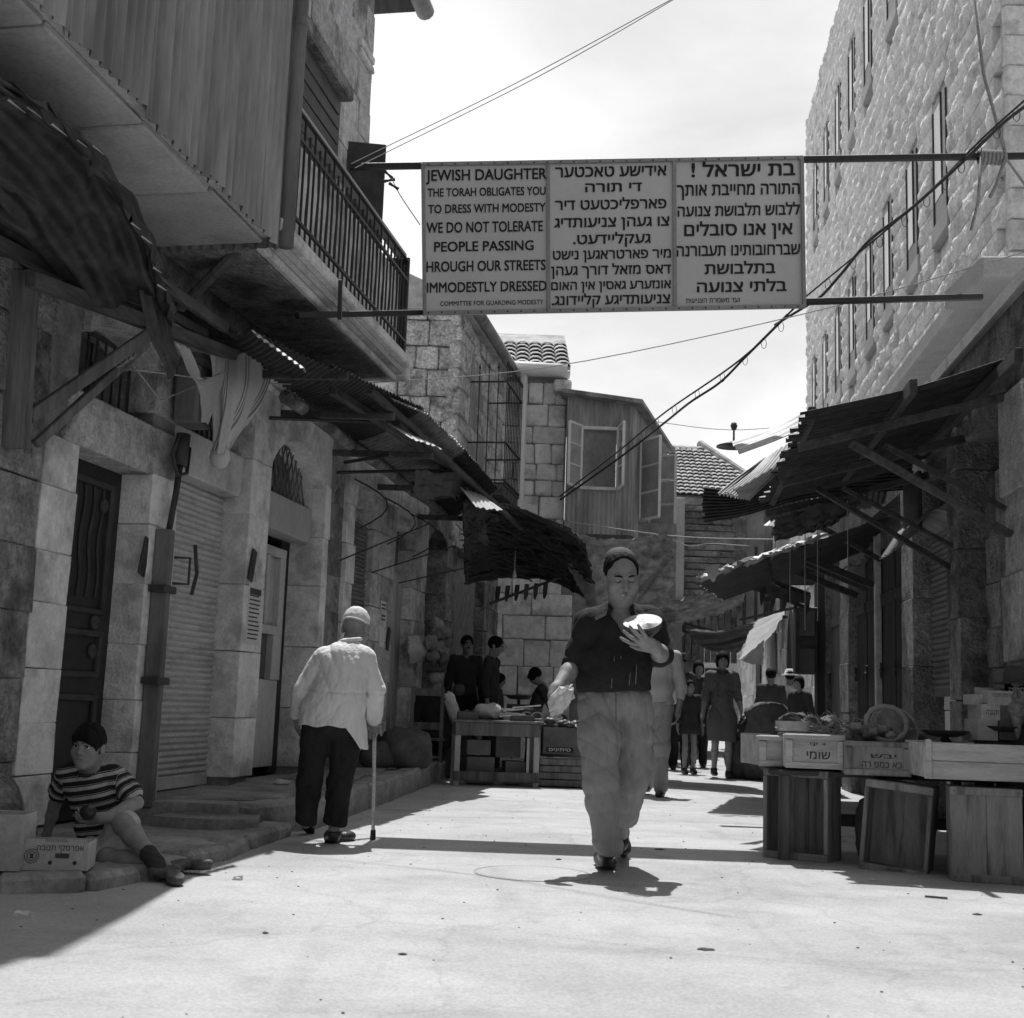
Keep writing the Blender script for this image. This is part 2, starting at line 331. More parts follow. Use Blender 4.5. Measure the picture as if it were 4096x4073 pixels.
# ================================================================== left house with shops and balcony
H1=thing('stone_shop_house',lw(9,-.4,0),'two storey stone house with shuttered shops and a corrugated iron balcony on the left','house')
core=B()
blockat(core,lw,Rl,-12,4.2,-1.0,-.1,0,8.4,0,0); blockat(core,lw,Rl,4.2,17.25,-1.0,-.52,0,3.5,0,0); blockat(core,lw,Rl,3.0,12.6,-1.0,-.3,3.5,8.4,0,0)  # first block: unseen wall behind the camera, added to block sky light
piers=[(4.9,7.38),(8.32,8.72),(10.02,10.45),(11.84,12.84),(13.55,14.45),(15.3,16.0),(17.1,17.7)]
for a,c in piers: blockat(core,lw,Rl,a+.03,c-.03,-.52,-.03,0,3.45,0,0)
WALL=core.build('wall',M_mort,H1)
def courses(parent,place,R,Y0,Y1,z0,z1,d0,d1,mat,ch,wl,name='stone',bev=.006,jit=.005,proud=.012,hv=.15):
    z=z0
    while z<z1-.05:
        h=min(ch*rnd(1-hv,1+hv),z1-z)
        if z1-z-h<.12: h=z1-z
        Y=Y0; first=rnd(.5,1.)
        while Y<Y1-.02:
            w=wl*rnd(.65,1.35)*first; first=1.
            if Y1-Y-w<wl*.4: w=Y1-Y
            b=B(); blockat(b,place,R,Y+.002,Y+w-.002,d0,d1+rnd(-.5,1)*proud,z+.002,z+h-.002,bev,jit); b.build(name,mat,parent); Y+=w
        z+=h
courses(WALL,lw,Rl,4.9,7.0,.1,3.42,-.5,0,M_sdark,.42,.75,proud=.03,jit=.01)
courses(WALL,lw,Rl,7.0,7.38,.12,2.3,-.5,.015,M_pale,.33,.5,proud=.006)
courses(WALL,lw,Rl,8.32,8.72,.12,2.4,-.5,.015,M_pale,.36,.6,proud=.006)
courses(WALL,lw,Rl,8.32,8.72,2.72,3.42,-.5,.0,M_stone,.36,.6)
courses(WALL,lw,Rl,10.02,10.45,.24,3.42,-.5,.015,M_pale,.5,.6,proud=.01)
courses(WALL,lw,Rl,11.84,12.0,.24,3.42,-.5,.02,M_pale,.5,.6)
courses(WALL,lw,Rl,12.0,12.56,.24,3.42,-.5,-.03,M_sdark,.38,.5,proud=.02)
courses(WALL,lw,Rl,12.56,12.84,.24,3.42,-.5,.02,M_pale,.45,.6)
courses(WALL,lw,Rl,13.55,14.45,.24,3.42,-.5,.0,M_stone,.42,.55)
courses(WALL,lw,Rl,15.3,16.0,.2,3.42,-.5,.0,M_stone,.42,.55)
courses(WALL,lw,Rl,17.1,17.7,.05,3.42,-.5,.0,M_sdark,.42,.55)
b=B(); blockat(b,lw,Rl,7.2,8.72,-.5,.02,2.3,2.62,.012,.006); b.build('lintel',M_stone,H1)
b=B(); blockat(b,lw,Rl,7.04,8.32,-.5,-.25,3.2,3.42,.01,.004); b.build('lintel',M_stone,H1)
def archplate(Y0,Y1,z0,z1,rise,mat,name='window_arch'):
    w=Y1-Y0; n=12; po=[(0,z1),(0,z0)]; 
    for i in range(n+1):
        t=i/n; po.append((.03+(w-.06)*t,z0+rise*math.sin(math.pi*t)**.7))
    po+=[(w,z0),(w,z1)]
    b=B(); o=lw(Y0,-.3,0); b.prism(po,o,UL,(0,0,1),NL*.31); return b.build(name,mat,H1)
archplate(8.72,10.02,3.0,3.44,.26,M_stone); archplate(10.45,11.84,2.82,3.44,.3,M_pale); archplate(7.38,8.32,3.0,3.2,.14,M_stone)
archplate(12.84,13.55,2.9,3.44,.25,M_stone); archplate(14.45,15.3,2.9,3.44,.25,M_stone); archplate(16.0,17.1,2.9,3.44,.2,M_sdark)
def lattice(Y0,Y1,z0,z1,d,mat,name='grille',cross=True,n=9):
    b=B()
    for i in range(n+1):
        y=Y0+(Y1-Y0)*i/n
        if cross:
            for s in(-1,1):
                y2=y+s*(z1-z0)*.45
                if Y0-.01<=y2<=Y1+.01: b.bar(lw(y,d,z0),lw(y2,d+.004*s,z1),.012,.008)
        else: b.bar(lw(y,d,z0),lw(y,d,z1),.014)
    b.bar(lw(Y0,d,z0),lw(Y1,d,z0),.02); b.bar(lw(Y0,d,z1),lw(Y1,d,z1),.02); return b.build(name,mat,H1)
lattice(8.74,10.0,2.76,3.2,-.2,M_iron,n=14); lattice(10.47,11.82,2.64,3.1,-.18,M_pipe,n=12); lattice(7.4,8.3,2.64,3.1,-.2,M_iron,cross=False,n=8)
lattice(12.86,13.53,2.7,3.1,-.2,M_iron,n=7); lattice(14.47,15.28,2.5,3.1,-.2,M_iron,cross=False,n=8)
# ornate iron door, open inwards
d1=B(); blockat(d1,lw,Rl,7.38,8.34,-.27,-.21,.08,2.3,.006); D1=d1.build('door',M_black,H1)
for (a,c,e,f_) in ((7.5,8.2,1.35,2.2),(7.5,8.2,.95,1.25),(7.5,8.2,.2,.85)):
    b=B()
    for q in((a,c,e,e+.04),(a,c,f_-.04,f_),(a,a+.04,e,f_),(c-.04,c,e,f_)): blockat(b,lw,Rl,q[0],q[1],-.212,-.18,q[2],q[3],.006)
    b.build('panel_moulding',M_iron,D1)
for z in(1.12,1.3,.62,2.05):
    for y in(7.6,8.1):
        b=B(); c=lw(y,-.2,z); b.lathe([(.05,0),(.045,.012),(.02,.02),(.012,.03),(0,.03)],c,10,np.stack([nrm(UL),[0,0,1],NL],1)); b.build('rosette',M_iron,D1)
b=B()
for i in range(5):
    y=7.62+i*.115; b.tube([lw(y+.02*math.sin(k*1.3),-.2,1.45+k*.1) for k in range(8)],.009,5)
b.build('scroll_grille',M_iron,D1)
# grey rolling shutter
sh=B(); blockat(sh,lw,Rl,8.68,10.06,-.25,-.215,.19,2.46,0,0); S1=sh.build('rolling_shutter',M_shut,H1)
def slats(parent,place,R,Y0,Y1,z0,z1,d,mat,p=.044,name='slat'):
    n=int((z1-z0)/p); k=(z1-z0)/n
    prof=[(0,0),(.004,.006),(.016,.016),(.022,.03),(.02,.045),(.008,.058),(0,.064)]
    for i in range(n):
        b=B(); q_=SR_ if place is rw else 1.; b.prism([(x,y*k/.066*q_) for x,y in prof],place(Y0,d,z0+i*k+.001),NR if place is rw else NL,(0,0,1),place(Y1,d,0)-place(Y0,d,0)); b.build(name,mat,parent,smooth=False)
slats(S1,lw,Rl,8.7,10.04,.28,2.42,-.215,M_shut)
b=B(); blockat(b,lw,Rl,8.7,10.02,-.22,-.185,.19,.28,.006); b.build('bottom_rail',M_shut,S1)
b=B(); blockat(b,lw,Rl,8.72,10.02,-.25,-.06,2.43,2.76,.012); b.build('shutter_box',M_shut,H1)
b=B(); b.tube([lw(8.76,.0,1.62),lw(8.8,.1,1.62),lw(8.8,.1,1.8),lw(8.76,0,1.8)],.011,6); b.tube([lw(8.84,.11,1.55),lw(8.86,.13,1.7),lw(8.84,.11,1.9)],.014,6); b.build('iron_bracket',M_iron,H1)
# pale half glazed door with header
b=B(); blockat(b,lw,Rl,10.45,11.84,-.32,-.1,2.3,2.62,.01); b.build('header_panel',M_paint,H1)
dd=B(); blockat(dd,lw,Rl,10.42,11.62,-.3,-.26,.26,1.02,.006); D2=dd.build('door',M_paint,H1)
def dbar(y0,y1,z0,z1,dd_=-.29,mat=M_paint,n='door_rail'): b=B(); blockat(b,lw,Rl,y0,y1,-.32,dd_+.05,z0,z1,.006); b.build(n,mat,D2)
dbar(10.42,10.56,1.02,2.12,n='door_stile'); dbar(11.5,11.62,1.02,2.12,n='door_stile'); dbar(10.42,11.62,2.12,2.2); dbar(10.42,11.62,1.42,1.5); dbar(10.8,10.86,1.5,2.12,n='glazing_bar'); dbar(11.16,11.22,1.5,2.12,n='glazing_bar')
for y0,y1 in((10.56,10.8),(10.86,11.16),(11.22,11.5)):
    b=B(); blockat(b,lw,Rl,y0,y1,-.32,-.3,1.5,2.12,0); b.build('pane',M_plast,D2)
b=B(); blockat(b,lw,Rl,10.56,11.4,-.32,-.3,1.02,1.42,0); b.build('pane',M_glass,D2); dbar(11.4,11.5,1.02,1.42,n='door_stile')
b=B(); blockat(b,lw,Rl,11.62,11.84,-.5,-.3,.2,2.3,0); b.build('door_gap_shade',M_dark,H1)  # dark block paints the shade in the gap beside the door
sh=B(); blockat(sh,lw,Rl,12.8,13.6,-.12,-.08,.19,2.7,0); S2=sh.build('rolling_shutter',M_shut2,H1); slats(S2,lw,Rl,12.82,13.58,.22,2.7,-.08,M_shut2)
d3=B(); blockat(d3,lw,Rl,14.4,15.32,-.2,-.14,.2,2.4,.006); D3=d3.build('door',M_paint,H1)
for y in(14.45,14.75,15.05):
    b=B(); blockat(b,lw,Rl,y,y+.28,-.14,-.12,.25,2.35,.006); b.build('plank',M_plast,D3)
b=B(); blockat(b,lw,Rl,15.9,17.2,-.51,-.4,.1,3.4,0); blockat(b,lw,Rl,17.7,19.7,-1.6,-1.5,0,3.4,0); b.build('shop_interior_shade',M_dark,H1)  # dark panels carry the shade of the open shops in their colour
# moulded cornice under the balcony and upper wall
for i,(d,z,h) in enumerate(((.1,3.42,.07),(.16,3.49,.06),(.06,3.36,.06))):
    Y=10.1
    while Y<17.2: 
        l=rnd(1.1,1.5); b=B(); blockat(b,lw,Rl,Y,min(Y+l-.006,17.25),-.3,d,z,z+h-.003,.018,.004); b.build('cornice_stone',M_pale,H1); Y+=l
courses(WALL,lw,Rl,8.2,12.62,3.95,8.3,-.3,0,M_stone,.36,.6,proud=.012)
b=B(); blockat(b,lw,Rl,10.35,11.5,-.1,.07,3.95,6.55,.01); US=b.build('window_shutter',M_iron,H1)
for i in range(16):
    b=B(); blockat(b,lw,Rl,10.42,11.43,.06,.082,4.1+i*.15,4.22+i*.15,.004); b.build('louvre',M_iron,US)
b=B(); blockat(b,lw,Rl,10.25,11.6,-.1,.16,6.56,6.7,.02); b.build('window_hood',M_sdark,H1)
a_,c_=atY(1378,700,12.0),atY(1538,700,12.0); b=B(); b.box(((a_[0]+c_[0])/2,12.02,5.2),(c_[0]-a_[0],.05,2.3),rot('Z',8),.008); SL=b.build('open_shutter_leaf',M_iron,H1)
b=B(); blockat(b,lw,Rl,3,13.0,-.3,.34,8.3,8.42,.01); b.build('eave_board',M_woody,H1)
b=B(); b.tube([lw(y,.42,8.36) for y in(3,8,13.1)],.1,12); b.build('gutter',M_corr,H1,smooth=True)
for i in range(2):
    b=B(); blockat(b,lw,Rl,12.1,12.55,.0,.05,7.35+i*.1,7.43+i*.1,.01); b.build('moulding',M_pale,H1)
# balcony
BALC=B(); blockat(BALC,lw,Rl,3.2,11.3,0.,.86,3.78,3.9,.004); BL=BALC.build('balcony_slab',M_conc,H1)
ys=[3.2,4.35,5.35,6.3,7.15,7.98]
for a,c in zip(ys[:-1],ys[1:]):
    b=B(); blockat(b,lw,Rl,a+.012,c-.012,.08,.8+rnd(0,.03),3.735,3.785,.012,.006); b.build('soffit_panel',M_conc,BL)
for a,c in((8.0,9.0),(9.02,10.0),(10.02,11.2)):
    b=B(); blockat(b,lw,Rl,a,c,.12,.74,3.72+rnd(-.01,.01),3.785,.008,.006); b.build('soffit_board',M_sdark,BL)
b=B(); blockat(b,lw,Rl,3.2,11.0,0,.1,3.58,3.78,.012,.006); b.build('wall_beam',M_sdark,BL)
for k,(d0,d1,z0,z1) in enumerate(((.74,.8,3.72,3.78),(.78,.86,3.78,3.84),(.82,.93,3.84,3.93))):
    b=B(); blockat(b,lw,Rl,8.0,11.38,d0,d1,z0,z1,.014,.003); b.build('edge_moulding',M_pale,BL)
b=B(); blockat(b,lw,Rl,11.3,11.42,0,.9,3.74,3.93,.014); b.build('edge_moulding',M_pale,BL)
b=B(); b.tube([lw(8.35,.1,3.45),lw(8.0,.7,3.78)],.035,8); b.build('brace',M_woodz,BL)
RAIL=B(); RAIL.bar(lw(8.0,.86,4.83),lw(11.32,.86,4.83),.03,.02,.004); RL=RAIL.build('railing',M_black,H1)
b=B(); b.bar(lw(8.02,.8,4.88),lw(11.3,.8,4.88),.09,.05,.006); b.build('handrail',M_paint,RL)
for z in(4.65,4.08):
    b=B(); b.bar(lw(8.0,.86,z),lw(11.32,.86,z),.022,.022); b.build('rail',M_black,RL)
n=31
for i in range(n):
    y=8.06+3.22*i/(n-1); b=B()
    if i%2: b.tube([lw(y,.86,3.98),lw(y,.86,4.2),lw(y+.003,.863,4.4),lw(y,.86,4.6),lw(y,.86,4.74)],[.008,.012,.009,.012,.008],6); b.lathe([(.0,.0),(.014,.012),(.0,.03)],lw(y,.86,4.73),6); b.lathe([(.0,-.02),(.014,-.008),(.0,.006)],lw(y,.86,3.98),6)
    else: b.bar(lw(y,.86,3.94),lw(y,.86,4.83),.016)
    b.build('baluster',M_black,RL)
b=B(); b.box(lw(11.32,.42,4.4),(.03,.9,.95),Rl,.004); b.build('end_panel',M_black,RL)
b=B(); b.box(lw(9.7,.78,4.35),(3.2,.02,.7),Rl,.003); b.build('backing_sheet',M_pale,RL)
Y=3.0
while Y<7.9:
    w=min(rnd(.72,.86),7.97-Y); o=.012*(int(Y*10)%2)
    c=[[lw(Y-.03,.9+o,8.6),lw(Y+w+.02,.9+o,8.6)],[lw(Y-.03,.9+o+rnd(-.02,.02),6),lw(Y+w+.02,.9+o,6)],[lw(Y-.03,.9+o,3.72+rnd(-.04,.03)),lw(Y+w+.02,.9+o,3.72+rnd(-.04,.03))]]
    corr(c,w/.085,.017,6,10,.02).build('corrugated_sheet',M_corr,H1,smooth=True); Y+=w
c=[[lw(7.97,.92,8.6),lw(7.97,.1,8.6)],[lw(7.97,.92,3.72),lw(7.97,.1,3.72)]]; corr(c,11,.011,6,6,.02).build('corrugated_sheet',M_corr,H1,smooth=True)
b=B(); b.tube([lw(8.06,.93,3.75),lw(8.06,.93,5.2),lw(8.07,.94,6.6),lw(8.06,.93,8.6)],.055,12); DP=b.build('downpipe',M_pipe,H1,smooth=True)
for z in(5.3,7.0): b=B(); b.lathe([(.057,-.03),(.062,-.02),(.062,.02),(.057,.03)],lw(8.06,.93,z),12); b.build('pipe_collar',M_pipe,DP,smooth=True)
# rough rock foot of the wall, fittings on the piers
def rock(c,r,seed,mat,name,parent=None,squash=.8,**k):
    rs=np.random.RandomState(seed); n,m=10,14; v=[]
    for i in range(n+1):
        for j in range(m):
            th=math.pi*i/n; ph=2*math.pi*j/m; q=np.array([math.sin(th)*math.cos(ph),math.sin(th)*math.sin(ph),math.cos(th)*squash])
            v.append(q*(1+.16*math.sin(3*q[0]*2+seed)+.12*math.sin(5*q[1]*2+seed*2)+.1*rs.randn()*.5)*np.asarray(r)+np.asarray(c))
    f=[(i*m+j,(i+1)*m+j,(i+1)*m+(j+1)%m,i*m+(j+1)%m) for i in range(n) for j in range(m)]
    return obj(name,v,f,mat,parent,**k)
rock(lw(6.75,-.02,.18),(.2,.3,.36),3,M_sdark,'foundation_rock',H1); rock(lw(5.6,.1,.25),(.3,.6,.35),5,M_sdark,'foundation_rock',H1)
CH=B(); CH.bar(lw(8.45,.07,.14),lw(8.45,.07,1.95),.11,.09,.008); CHN=CH.build('conduit_channel',M_pipe,H1)
for z in(.95,1.55): b=B(); b.bar(lw(8.36,.08,z),lw(8.54,.08,z),.12,.05,.006); b.build('clamp',M_iron,CHN)
b=B(); b.tube([lw(8.46,.09,1.95),lw(8.5,.1,2.2),lw(8.53,.1,2.4)],.022,8); b.tube([lw(8.53,.1,2.4),lw(8.55,.1,2.62)],.05,10); b.tube([lw(8.55,.1,2.62),lw(8.48,.1,2.6),lw(8.4,.1,2.45),lw(8.46,.12,2.32),lw(8.6,.12,2.36),lw(8.66,.1,2.55)],.014,7); b.build('cable_head',M_iron,CHN,smooth=True)
b=B(); b.box(lw(8.62,.12,2.9),(.26,.18,.42),Rl,.02); b.lathe([(.13,0),(.12,.05),(.08,.1),(0,.12)],lw(8.62,.12,3.1),14); b.build('meter_box',M_pipe,H1)
b=B(); b.bar(lw(6.62,.06,2.12),lw(6.56,.06,3.08),.16,.05,.006); b.build('wall_board',M_woodz,H1)
POS=B(); blockat(POS,lw,Rl,10.1,10.4,.016,.02,1.28,1.78,0); PO=POS.build('poster',M_paper,H1)
for i in range(12):
    b=B(); h=.05 if i==0 else .012; z=1.7-i*.034; blockat(b,lw,Rl,10.13,10.37-(.05*rnd(0,1) if i else 0),.019,.0215,z-h*.5,z+h*.5,0); b.build('print_line',M_inkg,PO)
POS=B(); blockat(POS,lw,Rl,13.95,14.15,.005,.012,1.45,1.95,0); PO2=POS.build('poster',M_paper,H1)
for i in range(5): b=B(); blockat(b,lw,Rl,13.97,14.13,.011,.014,1.9-i*.04,1.92-i*.04,0); b.build('print_line',M_inkg,PO2)
for Y,z,d in((10.12,1.9,.02),(8.3,1.75,.0),(14.3,1.55,.005)):
    b=B(); b.box(lw(Y,d+.01,z),(.09,.015,.26),Rl@rot('Y',15),.005); b.build('mezuzah_plate',M_iron,H1)

# ================================================================== old stone house beyond the terrace
H2=thing('old_stone_house',(-1.5,19,0),'old rubble stone house with a gutter and caged window above the awnings','house')
b=B(); b.box((-2.6,17.34+1.75,3.2),(3.3,3.4,6.6),None,0); b.v[0][:,0]+=np.clip((b.v[0][:,1]-17.3)*KL,0,1); W2=b.build('wall',M_mort,H2)
def gx(Y,d,z): return np.array([Y,17.34-d,z])   # gable wall facing the street end, 'along' is x
def gst(parent,place,x0,x1,z0,z1,mat,ch,wl,ydepth,proud=.03,nm='stone',R=None,d0=-.1):
    z=z0
    while z<z1-.05:
        h=min(ch*rnd(.75,1.3),z1-z); h=z1-z if z1-z-h<.1 else h
        x=x0; fr=rnd(.4,1)
        while x<x1-.02:
            w=wl*rnd(.6,1.4)*fr; fr=1; w=x1-x if x1-x-w<wl*.35 else w
            b=B(); dd=rnd(.008,proud+.008); p=place(x+w/2,0,z+h/2); b.box(p-np.array([0,dd/2+d0/2,0]),(w-.014,-d0+dd,h-.014),R,.02,.012); b.build(nm,mat,parent); x+=w
        z+=h
gst(W2,gx,-2.9,-.82,2.8,6.5,M_old,.3,.42,.1)
courses(W2,lw,Rl,17.3,20.8,3.0,6.4,-.15,.01,M_old,.3,.4,proud=.03,jit=.01,hv=.3,bev=.015)
courses(W2,lw,Rl,19.7,20.8,.05,3.0,-.15,.01,M_sdark,.4,.5,proud=.02)
b=B(); b.prism([(-4.4,6.3),(-.72,6.3),(-.72,6.45),(-4.4,8.0)],(0,17.2,0),(1,0,0),(0,0,1),(.62,3.6,0)); b.build('roof',M_tile,H2)
b=B(); b.tube([lw(17.15,.16,6.42),lw(19,.16,6.42),lw(20.95,.16,6.4)],.085,12); b.build('gutter',M_corr,H2,smooth=True)
b=B(); blockat(b,lw,Rl,18.1,19.5,-.1,.02,3.9,5.8,0); b.build('window_opening',M_plast,H2)
CG=B(); CG.box(lw(18.75,.28,4.0),(1.3,.55,.04),Rl); CGO=CG.build('window_cage',M_black,H2)
pts=[(18.1,0),(18.1,.55),(19.4,.55),(19.4,0)]
for z in(4.05,4.6,5.5):
    b=B(); 
    for p,q in zip(pts[:-1],pts[1:]): b.bar(lw(*p,z),lw(*q,z),.03,.02)
    b.build('rail',M_black,CGO)
for i in range(11): b=B(); y=18.1+1.3*i/10; b.bar(lw(y,.55,4.0),lw(y,.55,5.75),.016); b.lathe([(.02,0),(0,.08)],lw(y,.55,5.75),4); b.build('bar',M_black,CGO)
for i in range(1,4): b=B(); b.bar(lw(18.1,.14*i,4.0),lw(18.1,.14*i,5.7),.016); b.lathe([(.02,0),(0,.08)],lw(18.1,.14*i,5.7),4); b.build('bar',M_black,CGO)
b=B(); b.bar(lw(18.1,.02,3.9),lw(18.7,.5,3.62),.03); b.bar(lw(19.4,.02,3.9),lw(19.3,.5,3.62),.03); b.build('bracket',M_iron,CGO)
for i in range(4): b=B(); b.box(lw(18.2+.33*i,.3,3.9),(.3,.5,.16),Rl,.01); b.build('planter_board',M_woody,CGO)

# ================================================================== corner house with tile roof and corrugated bay
H3=thing('corner_house',(.6,22,0),'stone corner house with tiled roof and a corrugated iron bay with open white windows','house')
b=B(); b.box((.25,22.63,3.2),(1.25,3,6.4)); b.box((1.7,23.2,2.),(2.2,3.6,4.)); W3=b.build('wall',M_mort,H3)
def fx(x,d,z): return np.array([x,21.1-d,z])
gst(W3,fx,-.36,.86,2.7,6.3,M_pale,.3,.36,.1,.02)
gst(W3,fx,-.36,1.05,.0,2.7,M_pale,.48,.6,.1,.02)
b=B(); b.box((.78,21.0,6.2),(.3,.34,.2),None,.03,taper=1.25); b.build('capital',M_pale,H3)
b=B(); b.tube([(.13,20.95,2.5),(.13,20.95,6.4)],.06,12); b.build('downpipe',M_white,H3,smooth=True)
b=B(); b.tube([(-.5,20.85,6.5),(.85,20.85,6.47)],.1,12); b.box((.2,21.0,6.42),(1.4,.3,.06)); b.build('gutter',M_white,H3,smooth=True)
RF=B(); RF.prism([(20.85,6.52),(24,8.0),(24,7.9),(20.85,6.46)],(-.9,0,0),(0,1,0),(0,0,1),(1.8,0,0)); RFO=RF.build('roof',M_tile,H3)
def tiles(parent,o,ex,ey,nx,ny,keep=lambda i,j:True,r=.12):
    # barrel tiles: ex along the eave, ey up the slope (vectors with one tile's pitch as length)
    ex=np.asarray(ex,float); ey=np.asarray(ey,float); nn=nrm(np.cross(ex,ey)); a=np.linspace(0,math.pi,6); w=np.linalg.norm(ex)
    for j in range(ny):
        for i in range(nx):
            if not keep(i,j): continue
            c=np.asarray(o)+ex*i+ey*j+ex*rnd(-.03,.03); pr=[]
            for t,lift in((-.08,.05),(1.02,.0)): pr.append([c+ey*t+nn*lift-nrm(ex)*math.cos(q)*w*.5+nn*math.sin(q)*w*.32 for q in a])
            g=np.array(pr); b=B(); thick(b,g,.016); b.build('roof_tile',M_tile,parent)
tiles(RFO,(-.6,20.9,6.5),(.23,0,0),(0,.36,.17),7,6)
# corrugated bay
bz0,bz1=3.7,6.05; x0,x1,yb=.87,1.97,20.85; e=(2.95,24.0)
def bayf(x,z): return np.array([x,yb,z])
for (xa,xb,za,zb) in((x0,1.14,bz0,bz1+.0),(1.71,x1,bz0,bz1-.12),(1.14,1.71,bz0,4.48),(1.14,1.71,5.46,bz1-.04)):
    corr([[bayf(xa,za),bayf(xb,za)],[bayf(xa,zb),bayf(xb,zb)]],(xb-xa)/.075,.01,6,4).build('corrugated_sheet',M_corl,H3,smooth=True)
def bays(t,z): return np.array([x1+(e[0]-x1)*t,yb+(e[1]-yb)*t,z])
corr([[bays(0,bz0),bays(1,bz0)],[bays(0,bz1-.12),bays(1,bz1-.35)]],44,.01,6,4).build('corrugated_sheet',M_corl,H3,smooth=True)
b=B(); b.prism([(x0-.1,20.6),(2.1,20.6),(e[0]+.15,24.1),(.8,24.1)],(0,0,6.02),(1,0,0),(0,1,0),(0,0,.07)); b.v[0][:,2]-=np.clip((b.v[0][:,0]-.8)*.11,0,.4); b.build('bay_roof',M_corr,H3)
b=B(); b.box((1.42,21.15,4.97),(.57,.5,.98)); b.build('room_interior',M_plast,H3)
b=B(); b.box((1.34,20.93,4.9),(.3,.05,.84)); b.build('inner_arch',M_glass,H3)
def leaf(p,q,z0,z1,name='window_leaf',rows=3,cols=1):
    p=np.array([*p,0.]);q=np.array([*q,0.]); d=q-p; b=B(); zz=lambda v,z: np.array([v[0],v[1],z])
    for v in(p,q): b.bar(zz(v,z0),zz(v,z1),.045,.035)
    for k in range(rows+1): z=z0+(z1-z0)*k/rows; b.bar(zz(p,z),zz(q,z),.03,.04 if k in(0,rows) else .025)
    o=b.build(name,M_white,H3)
    for k in range(rows):
        za,zb=z0+(z1-z0)*k/rows+.02,z0+(z1-z0)*(k+1)/rows-.02; u=nrm(d)*.02; nn=np.array([-d[1],d[0],0.]); nn=nrm(nn)*.003
        b=B(); b.add([zz(p+u,za)+nn,zz(q-u,za)+nn,zz(q-u,zb)+nn,zz(p+u,zb)+nn,zz(p+u,za)-nn,zz(q-u,za)-nn,zz(q-u,zb)-nn,zz(p+u,zb)-nn],[(0,1,2,3),(7,6,5,4)]); b.build('pane',M_glassp,o)
M_glassp=M('pale window pane',.42,.2,3,rough=.15,bump=0,spec=.6)
b=B()
for p,q in(((1.12,4.46),(1.73,4.46)),((1.12,5.48),(1.73,5.48)),((1.12,4.46),(1.12,5.48)),((1.73,4.46),(1.73,5.48))): b.bar((p[0],20.82,p[1]),(q[0],20.82,q[1]),.05,.05)
b.build('window_frame',M_white,H3)
leaf((1.12,20.8),(.9,20.45),4.46,5.5); leaf((1.73,20.8),(1.78,20.35),4.46,5.5)
def sb(t,o): 
    v=bays(t,0); n=np.array([e[1]-yb,-(e[0]-x1)]); n=n/np.linalg.norm(n); return (v[0]+n[0]*o,v[1]+n[1]*o)
leaf(sb(.2,.02),sb(.08,.42),4.05,5.42); leaf(sb(.45,.02),sb(.4,.5),4.0,5.3); leaf(sb(.6,.02),sb(.95,.06),4.0,5.2)

# ================================================================== houses at the end of the street
H4=thing('tile_roofed_house',(3.9,28,0),'low house with a pale tiled roof and slatted wooden screen behind the bay','house')
b=B(); b.box((3.7,28.6,1.4),(.9,2.2,2.8)); b.box((4.4,28.6,4.),(2.2,2.2,2.5)); b.build('wall',M_plast,H4)
RF=B(); RF.add([(3.3,27.2,5.45),(5.9,27.2,5.25),(4.4,29.6,7.05),(3.3,29.6,7.1),(5.9,31,5.2),(3.3,31,5.2)],[(0,1,2,3),(1,4,2),(2,4,5,3)]); RFO=RF.build('roof',M_tile,H4)
tiles(RFO,(3.42,27.25,5.48),(.135,-.006,-.005),(.0,.15,.103),18,15,lambda i,j:i<=17.5-j*.72)
tb=B(); tb.tube([(5.9,27.15,5.3),(5.2,28.3,6.2),(4.4,29.6,7.12)],.1,8); tb.build('ridge_tiles',M_tile,H4)
SCN=B(); SCN.box((4.35,27.4,4.2),(1.5,.1,2.2)); SN=SCN.build('window_screen',M_sdark,H4)
for i in range(15): b=B(); b.box((4.25,27.31,3.25+i*.14),(1.15+rnd(-.06,.06),.04,.115),rot('Y',rnd(-1.5,1.5)),.004); b.build('slat',M_sdark,SN)
for i in range(9): b=B(); b.box((3.72+i*.14,27.35,2.5),(.12,.04,1.2),rot('Y',rnd(-1,1)),.004); b.build('plank',M_sdark,SN)
b=B(); b.box((3.62,27.2,3.6),(.2,.2,3.6),None,.01); b.build('pier',M_plast,H4)
H5=thing('corrugated_shed',(6.2,31,0),'weathered corrugated iron upper storey at the bend of the street','shed')
b=B(); b.box((6.0,31.,4.),(1.9,1.6,2.5)); b.build('wall',M_plast,H5)
for i in range(3): corr([[(5.0+i*.7,30.1,2.8),(5.72+i*.7,30.1,2.8)],[(5.0+i*.7,30.1,5.3),(5.72+i*.7,30.1,5.3)]],9,.012,6,4).build('corrugated_sheet',M_corr,H5,smooth=True)
b=B(); b.bar((4.7,29.5,5.25),(5.9,29.4,4.4),.12,.1,.01); b.build('beam',M_woody,H5)
H6=thing('arched_stone_house',rw(30,-1,0,2.9),'pale stone house with an arched doorway on the right of the far street','house')
def fw(Y,d,z): return rw(Y,d,z,2.9)
b=B(); blockat(b,fw,Rr,22,42,-3,-.06,0,5.6,0); W6=b.build('wall',M_mort,H6)
courses(W6,fw,Rr,22,42,0,5.5,-.06,.0,M_rock,.45,.8,proud=.015)
def archdoor(Y,w,h,mat,nm):
    r=w/2; po=[(0,0),(w,0)]+[(r+r*math.cos(t),h+r*1.4*math.sin(t)) for t in np.linspace(0,math.pi,10)]
    b=B(); b.prism(po,fw(Y,.02,0),UR,(0,0,1),NR*.03); return b.build(nm,mat,H6)
archdoor(25.2,1.3,2.1,M_wdoor,'door'); archdoor(29.,1.2,1.9,M_plast,'door'); archdoor(33.,1.3,2.,M_wdoor,'door')
